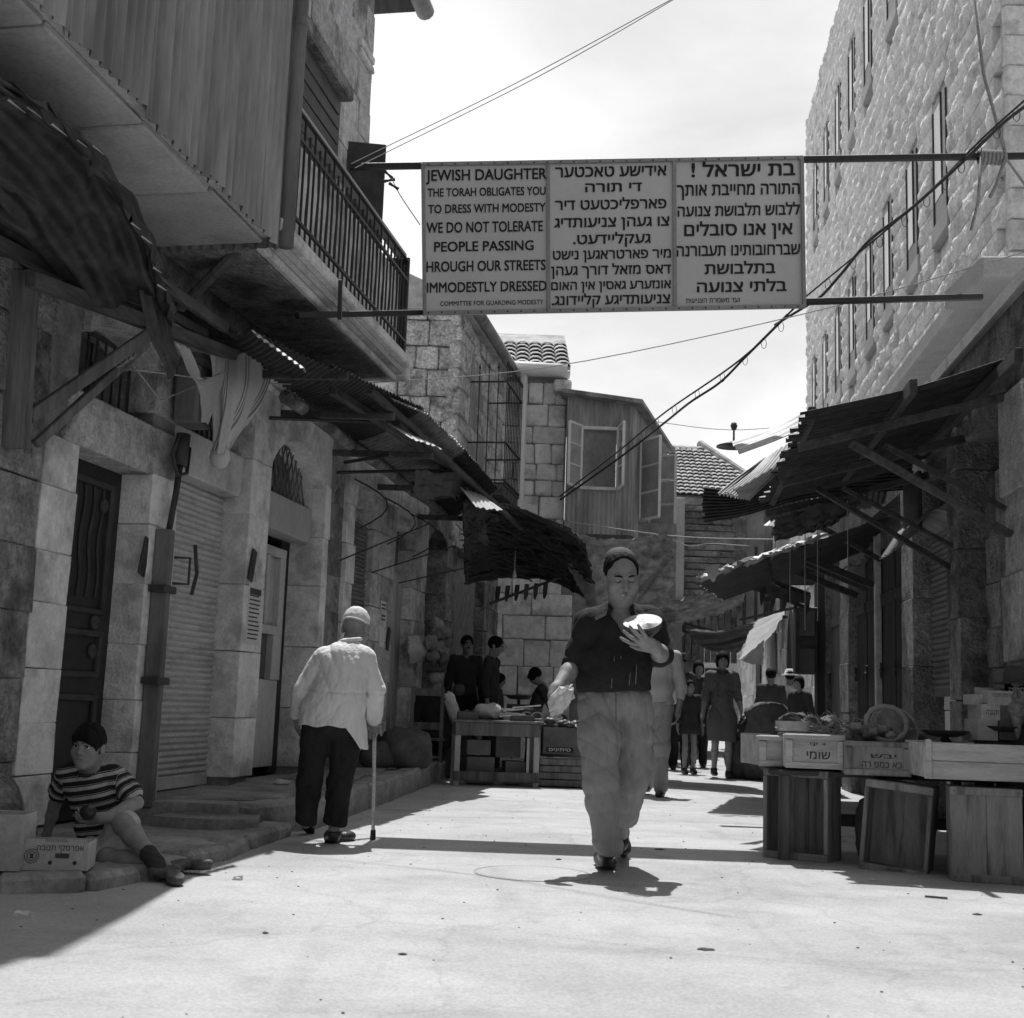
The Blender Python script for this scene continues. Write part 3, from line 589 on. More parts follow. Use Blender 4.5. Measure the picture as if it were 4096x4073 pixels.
for Y in(27.4,31.4,35.): b=B(); blockat(b,fw,Rr,Y,Y+.8,-.05,.03,2.9,4.1,.01); b.build('window',M_glass,H6)
for Y in(24.,26.9,28.6): b=B(); b.bar(fw(Y,.9,2.4),fw(Y,.9,4.),.06,.06); b.bar(fw(Y,.0,2.9),fw(Y,1.2,2.6),.05,.05); b.build('awning_post',M_iron,H6)
H10=thing('end_house',(7,43,0),'plastered house closing the view at the end of the street','house')
b=B(); b.box((6,43.5,2.6),(8,1,5.2)); b.build('wall',M_pale,H10)
for x in(5.9,7.0): b=B(); b.box((x,42.98,1.2),(.7,.06,2.2),None,.01); b.build('door',M_wdoor,H10); b=B(); b.box((x,42.98,3.6),(.6,.06,1.),None,.01); b.build('window',M_glass,H10)
H7=thing('left_far_shops',(2.4,29,0),'dim row of shop fronts on the left beyond the corner house','shops')
b=B(); b.prism([(2.9,24.2),(3.3,24.2),(5.0,42.5),(4.6,42.5)],(0,0,0),(1,0,0),(0,1,0),(0,0,3.0)); b.build('wall',M_plast,H7)
for i in range(5):
    p=np.array([3.32+.0935*3.2*i+.05,24.5+3.2*i,0]); q=p+np.array([.15,1.6,0]); b=B(); b.prism([(0,0.05),(1,.05),(1,2.3),(0,2.3)],p,q-p,(0,0,1),(.03,-.003,0)); b.build('door',M_wdoor,H7)
    b=B(); b.prism([(0,2.5),(1,2.46),(1,2.5),(0,2.55)],p,q-p,(0,0,1),(.55,-.05,-.12)); b.build('awning',M_rust,H7)

# ================================================================== tall building of rock faced stone on the right
H8=thing('tall_stone_building',rw(20,-2,0,3.5),'tall pale building of rock faced stone with metal framed windows on the right','building')
def tw(Y,d,z): return rw(Y,d,z,3.5)
TY0,TY1,TZ=12.2,28.4,14.7
b=B(); blockat(b,tw,Rr,TY0,TY1,-6,-.08,0,TZ,0); W8=b.build('wall',M_rock,H8)
wins=[]
for (pxs,h) in(((3486,255),1.55),((3420,455),1.55),((3364,620),1.55),((3316,780),1.55),((3273,909),1.55),((3789,805),1.55),((3672,1017),1.55),((3572,1189),1.55),((3496,1335),1.55)):
    p=rp(*pxs,0,3.5); wins.append((p[1],p[2],h))
rowA=[w for w in wins if w[1]>9.5]; rowB=[w for w in wins if w[1]<9.5]
zA=sum(w[1] for w in rowA)/len(rowA); zB=sum(w[1] for w in rowB)/len(rowB); zC=zA+(zA-zB)
wins=[(w[0],zA,1.6) for w in rowA]+[(w[0],zB,1.6) for w in rowB]+[(21.5,zB,1.6),(23.2,zB,1.6),(25.,zB,1.6),(26.7,zB,1.6)]+[(17.6,zA,1.6),(20.5,zA+3.1,.9),(18.4,zA+3.1,.9)]
ww=.62
def proj(p):
    v=np.asarray(p)-CAM; zc=v[1]*cp+v[2]*sp; up=-v[1]*sp+v[2]*cp; a2,b2=F*v[0]/zc,F*up/zc
    return CX+a2*cr+b2*sr, CY-(-a2*sr+b2*cr)
def rockface(b,Y0,Y1,z0,z1,dep,nu=6,nv=5):
    g=np.zeros((nu,nv,3)); tu,tv=rnd(-.5,.5),rnd(-.6,.4); p1,p2=rnd(0,6),rnd(0,6)
    for i in range(nu):
        for j in range(nv):
            u=2*i/(nu-1)-1; v=2*j/(nv-1)-1; ed=abs(u)>.99 or abs(v)>.99
            d=0. if ed else dep*((1-u**6)*(1-v**6))*(1+.35*tu*u+.35*tv*v+.3*math.sin(3.5*u+p1)*math.sin(3.2*v+p2)+rnd(-.22,.22))
            g[i,j]=tw(Y0+(Y1-Y0)*i/(nu-1),d,z0+(z1-z0)*j/(nv-1))
    b.grid(g); ring=[g[i,0] for i in range(nu)]+[g[nu-1,j] for j in range(1,nv)]+[g[i,nv-1] for i in range(nu-2,-1,-1)]+[g[0,j] for j in range(nv-2,0,-1)]
    n=len(ring); b.add(ring+[r-NR*.1 for r in ring],[(i,(i+1)%n,n+(i+1)%n,n+i) for i in range(n)])
cand=[]; z=4.2; row=0
while z<TZ:
    h=.28; Y=TY0+(.3 if row%2 else 0)
    while Y<TY1:
        w=rnd(.42,.72); y1=min(Y+w,TY1); a,c=Y,y1
        hit=False
        for (wy,wz,wh) in wins:
            if z+h>wz-.3 and z<wz+wh and c>wy-.12 and a<wy+ww+.12:
                if wy-.12-a>.12: c=wy-.12
                elif c-(wy+ww+.12)>.12: a=wy+ww+.12
                else: hit=True
        if not hit and c-a>.08:
            q=proj(tw((a+c)/2,0,z+h/2))
            if -300<q[0]<4500 and -500<q[1]<4200: cand.append((a,c,z,min(z+h,TZ)))
        Y=y1
    z+=h; row+=1
cand.sort(key=lambda s:(s[0]**2+ (s[2]-1)**2))
for s in cand[:300]:
    b=B(); rockface(b,s[0]+.006,s[1]-.006,s[2]+.006,s[3]-.006,rnd(.022,.055),7,6); b.build('stone',M_rock,W8,smooth=True)
b=B()
for s in cand[300:]: rockface(b,s[0]+.006,s[1]-.006,s[2]+.006,s[3]-.006,rnd(.02,.05),6,5)
b.build('upper_stones',M_rock,W8,smooth=True,kind='stuff')
z=4.2
while z<TZ:   # dressed quoins on the near corner, facing down the street
    h=.33; b=B(); w=.7 if int(z*3)%2 else .45; c=tw(TY0,-.02,z+h/2); b.box(c+np.array([w/2,-.02,0]),(w,.1,h-.01),None,.015,.008); b.build('quoin',M_rock,H8)
    x=c[0]+w
    while x<c[0]+2.5: w2=rnd(.4,.7); b=B(); b.box((x+w2/2,c[1]-.02,z+h/2),(w2-.01,.1,h-.01),None,.02,.012); b.build('quoin',M_rock,H8); x+=w2
    z+=h
M_sur=M('smooth window surround',.42,.12,3,bump=.2)
for (wy,wz,wh) in wins:
    b=B(); blockat(b,tw,Rr,wy-.11,wy+ww+.11,-.1,.035,wz-.28,wz-.03,.01); b.build('window_sill',M_sur,H8)
    WN=B(); blockat(WN,tw,Rr,wy-.13,wy+ww+.13,-.1,-.005,wz-.03,wz+wh,0); w_=WN.build('window',M_sur,H8)
    b=B()
    for q in((wy-.05,wy-.03,wz-.03,wz+wh-.1),(wy+.22,wy+.235,wz+.25,wz+wh-.02),(wy+ww+.03,wy+ww+.05,wz-.03,wz+wh-.1),(wy-.03,wy+ww+.03,wz-.03,wz-.005)): blockat(b,tw,Rr,q[0],q[1],-.005,.018,q[2],q[3],.003)
    b.build('frame',M_iron,w_)
    b=B(); blockat(b,tw,Rr,wy+.25,wy+ww,-.004,.006,wz+.28,wz+wh-.12,0); b.build('pane',M_glassp,w_)
b=B(); blockat(b,tw,Rr,11.0,22,-.3,.55,4.85,5.05,.02); c=tw(11.0,.55,4.95); b.box(c+np.array([1.9,.5,0]),(3.8,1.,.2),None,.02); CN=b.build('concrete_canopy',M_sur,H8)
b=B(); blockat(b,tw,Rr,11.4,22,-.3,.2,4.4,4.85,.02); b.box(tw(11.4,.2,4.6)+np.array([1.9,.4,0]),(3.8,.8,.45),None,.02); b.build('canopy_beam',M_sur,CN)

# ================================================================== right row of shops
H9=thing('shop_row',rw(11,-1,0),'dark single storey shops with wooden doors and rolling shutter under the right awnings','shops')
b=B(); blockat(b,rw,Rr,7.42,15.5,-1.4,-.28,0,3.3,0); blockat(b,rw,Rr,6.2,7.42,-1.4,-.46,0,3.3,0); blockat(b,rw,Rr,-12,6.2,-1.4,-.05,0,3.3,0); blockat(b,rw,Rr,6.2,15.5,-.45,-.02,2.75,3.3,0)  # third block: unseen wall behind the camera, added to hold back sky fill
for a,c in((6.6,7.42),(8.5,8.82),(10.05,10.5),(13.3,13.9),(15.2,15.5)): blockat(b,rw,Rr,a+.02,c-.02,-.45,-.03 if a>7 else -.36,0,2.8,0)
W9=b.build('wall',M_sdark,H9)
b=B(); blockat(b,rw,Rr,6.2,15.5,-1.7,.02,3.3,3.4,.01); b.build('parapet',M_conc,H9)
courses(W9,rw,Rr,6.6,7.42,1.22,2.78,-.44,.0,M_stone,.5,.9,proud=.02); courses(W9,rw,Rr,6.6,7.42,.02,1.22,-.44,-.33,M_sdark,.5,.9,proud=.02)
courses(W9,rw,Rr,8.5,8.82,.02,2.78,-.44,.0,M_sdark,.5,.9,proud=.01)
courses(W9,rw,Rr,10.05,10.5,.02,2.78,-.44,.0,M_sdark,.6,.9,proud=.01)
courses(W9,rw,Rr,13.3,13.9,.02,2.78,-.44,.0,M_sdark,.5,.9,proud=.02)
courses(W9,rw,Rr,7.42,8.5,.02,2.5,-.27,-.17,M_sdark,.3,.42,name='block',proud=.004)
courses(W9,rw,Rr,9.0,9.9,.02,1.1,-.27,-.2,M_white,.3,.4,name='block',proud=.004)
sh=B(); blockat(sh,rw,Rr,8.86,10.05,-.19,-.155,1.05,2.5,0); S3=sh.build('rolling_shutter',M_shut2,H9); slats(S3,rw,Rr,8.9,10.03,1.1,2.3,-.155,M_shut2)
b=B(); blockat(b,rw,Rr,8.82,8.92,-.2,-.08,0,2.5,.005); b.build('shutter_guide',M_black,H9)
c=[[rw(8.95,-.12,2.3),rw(10.0,-.12,2.3)],[rw(8.95,.08,2.35),rw(10.0,.08,2.35)],[rw(9.0,.25,2.12),rw(10.0,.25,2.12)]]; corr(c,14,.01,6,8,.02).build('shutter_hood',M_corr,H9,smooth=True)
for k,(a,c,mt) in enumerate(((10.55,11.15,M_wdoor),(11.2,11.8,M_wdoor),(11.95,12.6,M_wdoor),(12.65,13.25,M_wdoor),(13.95,15.15,M_paintd:=M('dull grey door',.15,.2,2,st=(1,1,.3),stain=.2)))):
    dd=B(); blockat(dd,rw,Rr,a,c,-.17,-.11,.05,2.45,.006); D=dd.build('door',mt,H9); n=4 if k<4 else 1
    for i in range(n):
        b=B(); blockat(b,rw,Rr,a+(c-a)*i/n+.008,a+(c-a)*(i+1)/n-.008,-.11,-.085+rnd(0,.01),.1,2.4,.006); b.build('plank',mt,D)
    for z in(.5,1.9): b=B(); blockat(b,rw,Rr,a+.02,c-.02,-.085,-.06,z,z+.1,.006); b.build('batten',mt,D)
    b=B(); b.box(rw(c-.1,-.05,1.3),(.04,.03,.16),Rr,.005); b.tube([rw(c-.1,-.035,1.3),rw(c-.22,-.03,1.28)],.012,6); b.build('latch',M_iron,D)
b=B(); b.bar(rw(11.85,-.05,.05),rw(11.87,-.05,2.6),.07,.05,.006); b.build('door_post',M_pale,H9)
b=B(); b.bar(rw(15.4,.0,0),rw(15.4,.0,2.75),.16,.16,.01); b.build('corner_post',M_wdoor,H9)
b=B(); b.box(rw(15.3,.2,1.75),(.3,.3,.9),Rr,.01); BX=b.build('display_case',M_iron,H9)
for z in(1.5,1.95): b=B(); b.box(rw(15.145,.2,z),(.01,.2,.34),Rr); b.build('pane',M_glass,BX)
b=B(); b.box(rw(9.4,.12,2.45),(.6,.04,.5),Rr,.008); b.build('sign_plate',M_iron,H9)
# ================================================================== awnings on the left
A1=thing('torn_awning',lw(5.5,.3,2.5),'torn rusty corrugated awning hanging on timber beams at the far left edge','awning')
c=[[lw(4.2,.1,3.35),lw(5.0,.1,3.3),lw(5.8,.08,3.2),lw(6.6,.05,3.1)],[lw(4.2,.45,3.42),lw(5.1,.45,3.36),lw(5.9,.42,3.22),lw(6.7,.38,2.98)],[lp(-250,300,.8),lp(120,430,.78),lp(440,690,.75),lp(640,1180,.7)],[lp(-150,200,.86),lp(250,500,.85),lp(570,960,.8),lp(690,1330,.72)]]
corr(np.swapaxes(np.array(c),0,1),10,.016,6,40,.08,crum=.035).build('roof_sheet',M_rust,A1,smooth=True)
c=[[lp(560,1180,.7),lp(660,1230,.68)],[lp(590,1330,.7),lp(705,1400,.68)],[lp(640,1430,.66),lp(720,1440,.66)],[lp(670,1500,.66),lp(700,1480,.66)]]
corr(c,3,.012,6,8,.03).build('hanging_sheet',M_rust,A1,smooth=True)
for (p,q,d,w) in(((-200,560),(900,1310),.42,.07),((-100,800),(820,1340),.3,.06),((-150,900),(700,1330),.2,.07),((120,1115),(990,1440),.35,.085)):
    b=B(); b.bar(lp(*p,d),lp(*q,d),w*.8,w,.006,jit=.004); b.build('beam',M_woody,A1)
for (p,q,d,w) in(((115,1670),(650,1300),.3,.07),((140,1780),(590,1370),.16,.055)):
    b=B(); b.bar(lp(*p,.06),lp(*q,d+.15),w*.75,w,.006,jit=.004); b.build('prop',M_woodz,A1)
b=B()
for i in range(4): 
    a=lp(480+i*18,1440-i*12,.26); b.tube([a+np.array([.04*math.cos(t),.03*math.sin(t),.05*math.sin(t)]) for t in np.linspace(0,6.3,9)],.005,5)
b.build('rope_lashing',M_rope,A1)
c=[[lp(700,1370,.5),lp(760,1400,.5)],[lp(760,1500,.5),lp(820,1520,.5)],[lp(800,1560,.5),lp(900,1490,.5)],[lp(810,1690,.5),lp(830,1690,.5)]]
g=patch(c,12,6); g+=np.random.randn(*g.shape)*.006; b=B(); thick(b,g,.006); b.build('torn_rag',M_cloth,A1,smooth=True)
b=B(); b.tube([lp(530,1460,.2),lp(640,1600,.15),lp(700,1580,.2),lp(790,1540,.45)],.006,5); b.build('cord',M_rope,A1)
for k,(x,y) in enumerate(((70,425),(140,450),(240,520),(330,575),(395,600),(545,905),(590,960),(630,1080),(650,1150))):
    p=lp(x,y,.86); r_=.02+.022*random.random(); g=np.array([[p+UL*-r_*1.6,p+UL*r_*1.6],[p+UL*-r_+[.0,-r_*1.3,-r_*.45],p+UL*r_*1.4+[.01,-r_*1.6,-r_*.5]]]); b=B(); thick(b,g,.003); b.build('torn_lit_edge',M_galv,A1)  # pale tabs stand in for the sunlit upturned edges of the rusty sheet
# striped cloth bundle
c=[[lp(840,1420,.3),lp(930,1430,.36),lp(1010,1400,.4),lp(1090,1450,.3)],[lp(850,1520,.3),lp(930,1540,.42),lp(1010,1540,.42),lp(1085,1530,.28)],[lp(850,1640,.3),lp(920,1650,.42),lp(970,1660,.4),lp(1030,1640,.28)],[lp(852,1740,.3),lp(890,1760,.38),lp(920,1750,.36),lp(950,1730,.28)],[lp(855,1800,.28),lp(880,1815,.36),lp(900,1810,.34),lp(915,1790,.28)]]
g=patch(c,40,40); n=gnormal(g); u=np.linspace(0,1,40)
g+=n*(.02*np.sin(u*34+np.sin(np.linspace(0,5,40))[:,None]*1.5))[:,:,None]*np.linspace(.5,1,40)[:,None,None]
M_stripe=M('striped cloth',.5,.08,4,bump=.25,bs=90)
nt=M_stripe.node_tree; pb=[x for x in nt.nodes if x.type=='BSDF_PRINCIPLED'][0]; src=pb.inputs['Base Color'].links[0].from_socket
def stripes(nt,src,coordsock,width,duty,dark,pb,phase=0.):
    md=nt.nodes.new('ShaderNodeMath'); md.operation='MULTIPLY_ADD'; md.inputs[1].default_value=1/width; md.inputs[2].default_value=phase; nt.links.new(coordsock,md.inputs[0])
    fr=nt.nodes.new('ShaderNodeMath'); fr.operation='FRACT'; nt.links.new(md.outputs[0],fr.inputs[0])
    rp_=nt.nodes.new('ShaderNodeValToRGB'); rp_.color_ramp.interpolation='CONSTANT'; e=rp_.color_ramp.elements
    e[0].position=0; e[0].color=(1,1,1,1); e[1].position=duty[0]; e[1].color=(dark,dark,dark,1)
    for i,pos in enumerate(duty[1:]): x=e.new(pos); v=1. if i%2==0 else dark; x.color=(v,v,v,1)
    nt.links.new(fr.outputs[0],rp_.inputs[0])
    mx=nt.nodes.new('ShaderNodeMath'); mx.operation='MULTIPLY'; nt.links.new(src,mx.inputs[0]); nt.links.new(rp_.outputs[0],mx.inputs[1]); nt.links.new(mx.outputs[0],pb.inputs['Base Color'])
uvn=nt.nodes.new('ShaderNodeUVMap'); sx=nt.nodes.new('ShaderNodeSeparateXYZ'); nt.links.new(uvn.outputs[0],sx.inputs[0])
stripes(nt,src,sx.outputs[0],.34,[.62,.66,.7,.74,.78,.86],.4,pb)
b=B(); b.grid(g); BN=b.build('striped_cloth',M_stripe,smooth=True,label='striped cloth hung as a knotted bundle above the grey rolling shutter',cat='cloth')
uv=BN.data.uv_layers.new(name='UVMap'); vi=np.zeros(len(BN.data.loops),dtype=np.int32); BN.data.loops.foreach_get('vertex_index',vi)
uu=np.stack([(vi%40)/39.,(vi//40)/39.],1); uu[:,0]+=.12*uu[:,1]; uv.data.foreach_set('uv',uu.ravel())
kn=B(); kn.lathe([(.01,-.1),(.05,-.08),(.075,-.02),(.06,.04),(.03,.08),(.01,.1)],lp(880,1820,.32),12); kn.build('knot',M_stripe,BN,smooth=True)
# long awning over the shops
A2=thing('long_awning',lw(13,.5,2.4),'long sagging corrugated awning over the left shops ending in a bare pole','awning')
def lo(px,py,d): return lp(px,py,d)
ed=[lo(1010,1330,.9),lo(1330,1480,.98),lo(1690,1640,1.05),lo(1850,1800,1.1),lo(1990,1960,1.15)]
wl_=[lw(8.9,.15,3.38),lw(10.4,.15,3.4),lw(12.3,.15,3.36),lw(14.2,.15,3.3),lw(16.4,.15,3.2)]
for i in range(4):
    a,c2=wl_[i],wl_[i+1]; p,q=ed[i],ed[i+1]; dz=np.array([0,0,.02*(i%2)]); e_=.02*(c2-a)
    corr([[a-e_+dz,c2+e_+dz],[(a+p)/2+dz-np.array([0,0,.03]),(c2+q)/2+dz-np.array([0,0,.05])],[p-e_+dz,q+e_+dz]],max(6,np.linalg.norm(q-p)/.085),.011,6,8,.03).build('roof_sheet',M_rust if i!=2 else M_corr,A2,smooth=True)
for (a_,b_) in(((1005,1322),(1215,1475)),((1560,1590),(1700,1650)),((1800,1740),(1900,1850))):
    p,q=lo(*a_,.98),lo(*b_,1.03); dn=np.array([.03,-.07,-.035]); corr([[p,q],[p+dn,q+dn]],max(4,np.linalg.norm(q-p)/.09),.008,6,3,.01).build('bent_lit_edge',M_galv,A2,smooth=True)  # pale strips put sunlight into the colour of the serrated awning edge
b=B(); b.bar(lo(1480,1560,.95),lo(2125,2150,1.1),.05,.06,.006); b.build('edge_pole',M_woody,A2)
for k,(Y,zz) in enumerate(((9.3,3.2),(10.6,3.2),(12.0,3.15),(13.6,3.1),(15.4,3.05))):
    b=B(); b.bar(lw(Y,.0,zz+.05),lw(Y,1.0,zz+.02),.05,.06,.005); b.build('rafter',M_woody,A2)
for (p,q,d0,d1_) in(((1080,1672),(1560,1690),.05,.8),((1350,1890),(1820,1880),.05,.9),((1380,1850),(1560,1820),.3,.9)):
    b=B(); b.tube([lp(*p,d0),lp(*q,d1_)],.017,7); b.build('iron_rod',M_iron,A2)
b=B(); b.bar(lp(1330,1560,.7),lp(1960,1980,.9),.06,.07,.006); b.bar(lp(1000,1370,.5),lp(1700,1760,.5),.05,.06,.006); b.build('purlin',M_woody,A2)
b=B(); b.tube([lw(y,.2+.02*math.sin(y*3),3.3-.012*(y-10)) for y in np.linspace(10.2,16,12)],.06,8); b.build('rolled_mat',M_sdark,A2,smooth=True)
for (p,q,r,m_) in(((1660,1880),(1850,1900),(1830,2010),M_cloth),((1850,1990),(1930,2010),(1960,2200),M_sack)):
    a,b_,c_=lp(*p,.8),lp(*q,.95),lp(*r,.85); g=patch([[a,(a+b_)/2,b_],[a+(c_-b_)*.5,(a+c_)/2,(b_+c_)/2],[a+(c_-b_)*.9,c_*.9+a*.1,c_]],12,10); g+=np.random.randn(*g.shape)*.012; bb=B(); thick(bb,g,.006); bb.build('rag',M_sack,A2,smooth=True)
b=B()
for k in range(3):
    y0=12.3+k*1.1; b.tube([lw(y0,.15+.35*math.sin(t),3.0-.5*t/3) for t in np.linspace(0,3,8)],.008,5)
    b.tube([lw(y0,.05,2.2),lw(y0+.9,.7,2.7-.1*k)],.008,5)
b.build('hanging_wire',M_wire,A2)
for (q4) in(((1840,1950,.95),(1935,1985,1.05),(1905,2035,1.2),(2010,2045,1.3)),((1560,1700,.9),(1700,1760,.95),(1640,1760,1.1),(1760,1800,1.1))):
    a_,b_,c_,d_=[lp(*z_) for z_ in q4]; c_=c_+np.array([0,-.1,0]); d_=d_+np.array([0,-.1,0]); corr([[a_,b_],[c_,d_]],5,.008,6,5,.04).build('sunlit_sheet',M_galv,A2,smooth=True)
# reed awning beyond it
A3=thing('reed_awning',lw(18,.8,2),'dark ragged reed mat awning over the stall by the lit stone wall','awning')
cor=[atY(1780,2010,16.2),atY(2270,2120,17.6),atY(2420,2400,16.4),atY(1940,2330,15.4)]
cor=[lw(16.0,.0,3.5),atY(2250,2110,18.8),atY(2400,2390,16.8),lw(16.0,.1,2.75)]
mid=lambda s,t:(cor[0]*(1-s)*(1-t)+cor[1]*s*(1-t)+cor[2]*s*t+cor[3]*(1-s)*t)
top=[lp(1850,2010,1.0),atY(2050,2030,15.6),atY(2250,2110,15.6),atY(2340,2180,15.8)]; bot=[lp(1860,2340,.2),atY(2020,2310,19.6),atY(2220,2330,19.4),atY(2410,2425,19.)]
ctrl=[top,[(a+c_)/2+np.array([0,0,-.06]) for a,c_ in zip(top,bot)],bot]
g=patch(ctrl,10,30); g+=np.random.randn(*g.shape)*.008; b=B(); thick(b,g,.015); b.build('mat',M_reed,A3)
b=B(); rs=np.random.RandomState(4); gg=patch(ctrl,24,60)
for k in range(760):
    i=rs.randint(0,23); j=rs.randint(0,52); l=rs.randint(4,12); p=gg[i,j]+rs.randn(3)*.015; q=gg[min(23,i+rs.randint(-2,3)) if i>2 else i,min(59,j+l)]+rs.randn(3)*.022; q[2]-=abs(rs.randn())*.02
    b.bar(p,q,.012+rs.rand()*.014)
b.build('loose_reeds',M_reed,A3,kind='stuff')
for k in range(0):
    t=k/8; p=bot[0]*(1-t)+bot[3]*t; q=top[0]*(1-t)+top[3]*t; b=B(); b.bar(q+np.array([0,0,.03]),p+np.array([0,0,.0]),.04,.04,.004); b.build('rafter',M_reed,A3)
b=B(); b.tube([atY(1960,2415,16.5),atY(2240,2310,17.)],.02,6); b.build('rod',M_iron,A3)
for k in range(6):
    p=atY(1985+k*38,2345-k*3,16.7); b=B(); b.add([p,p+[.05,0,0],p+[.045,.01,-.16-rnd(0,.08)],p+[-.01,.01,-.13]],[(0,1,2,3)]); thickg=np.array([[p,p+[.06,0,0]],[p+[-.01,.01,-.1],p+[.05,.0,-.14]],[p+[.0,.02,-.2],p+[.02,0,-.22]]]); b=B(); thick(b,thickg,.008); b.build('rag',M_dgrey,A3)
LBp=atY(2058,2300,16.); b=B(); b.tube([LBp+[0,0,.3],LBp+[0,0,.06]],.005,5); b.lathe([(.0,-.05),(.025,-.035),(.03,-.01),(.015,.03),(.012,.06),(0,.06)],LBp,12); b.build('light_bulb',M_glassp,label='bare light bulb hanging under the reed awning',cat='light bulb',smooth=True)
# burlap sheets across the street
def cloth(name,ctrl,nu,nv,mat,label,amp=.02,fr=.01,parent=None,seed=1,cat='awning'):
    rs=np.random.RandomState(seed); g=patch(ctrl,nu,nv); n=gnormal(g); u=np.linspace(0,1,nu)[:,None]; v=np.linspace(0,1,nv)[None,:]
    w=sum(rs.randn()*np.sin((8+rs.rand()*26)*u+rs.rand()*7*v+rs.rand()*6) for _ in range(8)); g=g+n*(amp*w/2.5)[:,:,None]
    for E_ in(g[0],g[-1]): E_+=rs.randn(*E_.shape)*fr
    for j in(0,-1): g[:,j]+=rs.randn(nu,3)*fr
    b=B(); thick(b,g,.005); return b.build(name,mat,parent,smooth=True,**({} if parent else dict(label=label,cat=cat)))
Yb=17.
cloth('burlap_awning',[[atY(2230,2120,16.6),atY(2420,2155,16.5),atY(2600,2140,16.3),atY(2665,2130,16.2)],[atY(2250,2200,16.9),atY(2440,2225,16.9),atY(2600,2200,16.7),atY(2690,2200,16.5)],[atY(2290,2300,17.3),atY(2460,2320,17.3),atY(2600,2300,17.1),atY(2690,2280,17.)],[atY(2360,2440,17.7),atY(2480,2435,17.7),atY(2620,2400,17.5),atY(2700,2385,17.4)]],40,60,M_burl,'dark burlap sheet stretched over the street behind the walking man',.022,.012,seed=3)
cloth('burlap_strip',[[atY(2570,2420,15.6),atY(2750,2390,15.4),atY(2900,2340,15.2),atY(3050,2280,15.)],[atY(2580,2470,16.4),atY(2740,2440,16.2),atY(2890,2400,16.),atY(3000,2350,15.7)],[atY(2640,2510,17.2),atY(2720,2490,17),atY(2870,2450,16.8),atY(2960,2410,16.4)]],20,50,M_burl,'long burlap strip sagging from the burlap sheet to the right awning',.02,.01,seed=5)
cloth('burlap_curtain',[[atY(2740,2505,22),atY(2870,2525,22),atY(3020,2490,22)],[atY(2770,2560,22),atY(2880,2570,22),atY(2990,2550,22)],[atY(2830,2600,22),atY(2890,2610,22),atY(2960,2605,22)]],20,30,M_sack,'dark cloth with a pale hem slung across the street above the woman',.03,.012,seed=6)
cloth('pale_canopy',[[atY(3000,2490,22.6),atY(3060,2470,22.2),atY(3140,2450,21.6)],[atY(2985,2570,21.2),atY(3050,2530,21.),atY(3125,2475,20.8)],[atY(2955,2640,19.8),atY(3010,2620,19.8),atY(3085,2545,20)]],20,20,M_cloth,'bright cloth canopy pulled to a point over the far street',.012,.003,seed=7)
cloth('grey_flap',[[atY(2960,2640,19.75),atY(3055,2560,19.75)],[atY(3000,2655,19.7),atY(3055,2610,19.7)],[atY(3035,2660,19.7),atY(3050,2655,19.7)]],14,14,M_lgrey,'grey cloth flap hanging below the bright canopy',.01,.004,seed=8)
# ================================================================== awnings on the right
A4=thing('near_right_awning',rw(8.3,.5,2),'dark corrugated awning on timber purlins over the crates at right','awning')
YS=[6.2,7.05,7.9,8.75,9.6]; 
def awp(Y,s):  # s 0 at the wall, 1 at the eave
    return rw(Y,.02+1.15*s,2.93-.33*s-.04*(Y-7)-.03*math.sin(s*3))
for i,(a,c_) in enumerate(zip(YS[:-1],YS[1:])):
    k=(c_-a)/.075; o=np.array([0,0,.015*(i%2)])
    if i==0: continue
    corr([[awp(a-.02,0)+o,awp(c_+.03,0)+o],[awp(a-.02,.5)+o,awp(c_+.03,.5)+o],[awp(a-.02,1.)+o,awp(c_+.03,1.)+o]],k,.012,6,8,.09).build('roof_sheet',M_rust,A4,smooth=True)
for (p,q,d) in(((3250,1655),(3085,2010),1.12),((3655,1545),(3380,1905),.62),((4075,1420),(3690,1800),.1)):
    b=B(); b.bar(rp(*p,d),rp(*q,d),.05,.1,.006,jit=.004); b.build('purlin',M_woody,A4)
for Y in(7.3,8.3,9.4): b=B(); b.bar(rw(Y,.0,2.78-.04*(Y-7)),rw(Y,1.2,2.46-.04*(Y-7)),.05,.06,.005); b.build('rafter',M_woody,A4)
def strut(p,q,w,par,wood=True):
    a=rp(*p,0.); c_=atY(*q,a[1]); b=B()
    if wood: b.bar(a,c_,w,w,.005,jit=.003)
    else: b.tube([a,c_],w/2,8)
    b.build('strut',M_woody if wood else M_iron,par)
for s in(((4044,2139),(3401,1774),.05),((4024,2038),(3536,1781),.035),((3807,2275),(3266,1953),.045),((3814,2187),(3367,1950),.035)): strut(*s,A4)
P=lambda x,y,Y: atY(x,y,Y*SR_)
corr([[P(3230,1750,9.3),P(3130,1790,9.3),P(3060,1840,9.3)],[P(3140,1860,8.8),P(3060,1880,8.8),P(3000,1900,8.9)],[P(3000,1995,8.2),P(2950,1990,8.3),P(2905,1970,8.4)]],9,.012,6,8,.02).build('bent_sheet',M_galv,A4,smooth=True)
corr([[P(3060,1830,9.6),P(3040,1860,9.6)],[P(2960,1900,9.1),P(2980,1930,9.1)],[P(2870,1975,8.7),P(2930,1985,8.7)]],4,.012,6,8,.02).build('bent_sheet',M_galv,A4,smooth=True)
corr([[P(3225,1640,9.2),P(3250,1690,8.8)],[P(3080,1715,8.9),P(3130,1750,8.4)],[P(2925,1770,8.6),P(2965,1812,8.2)]],3,.012,6,8,.02).build('bent_sheet',M_galv,A4,smooth=True)
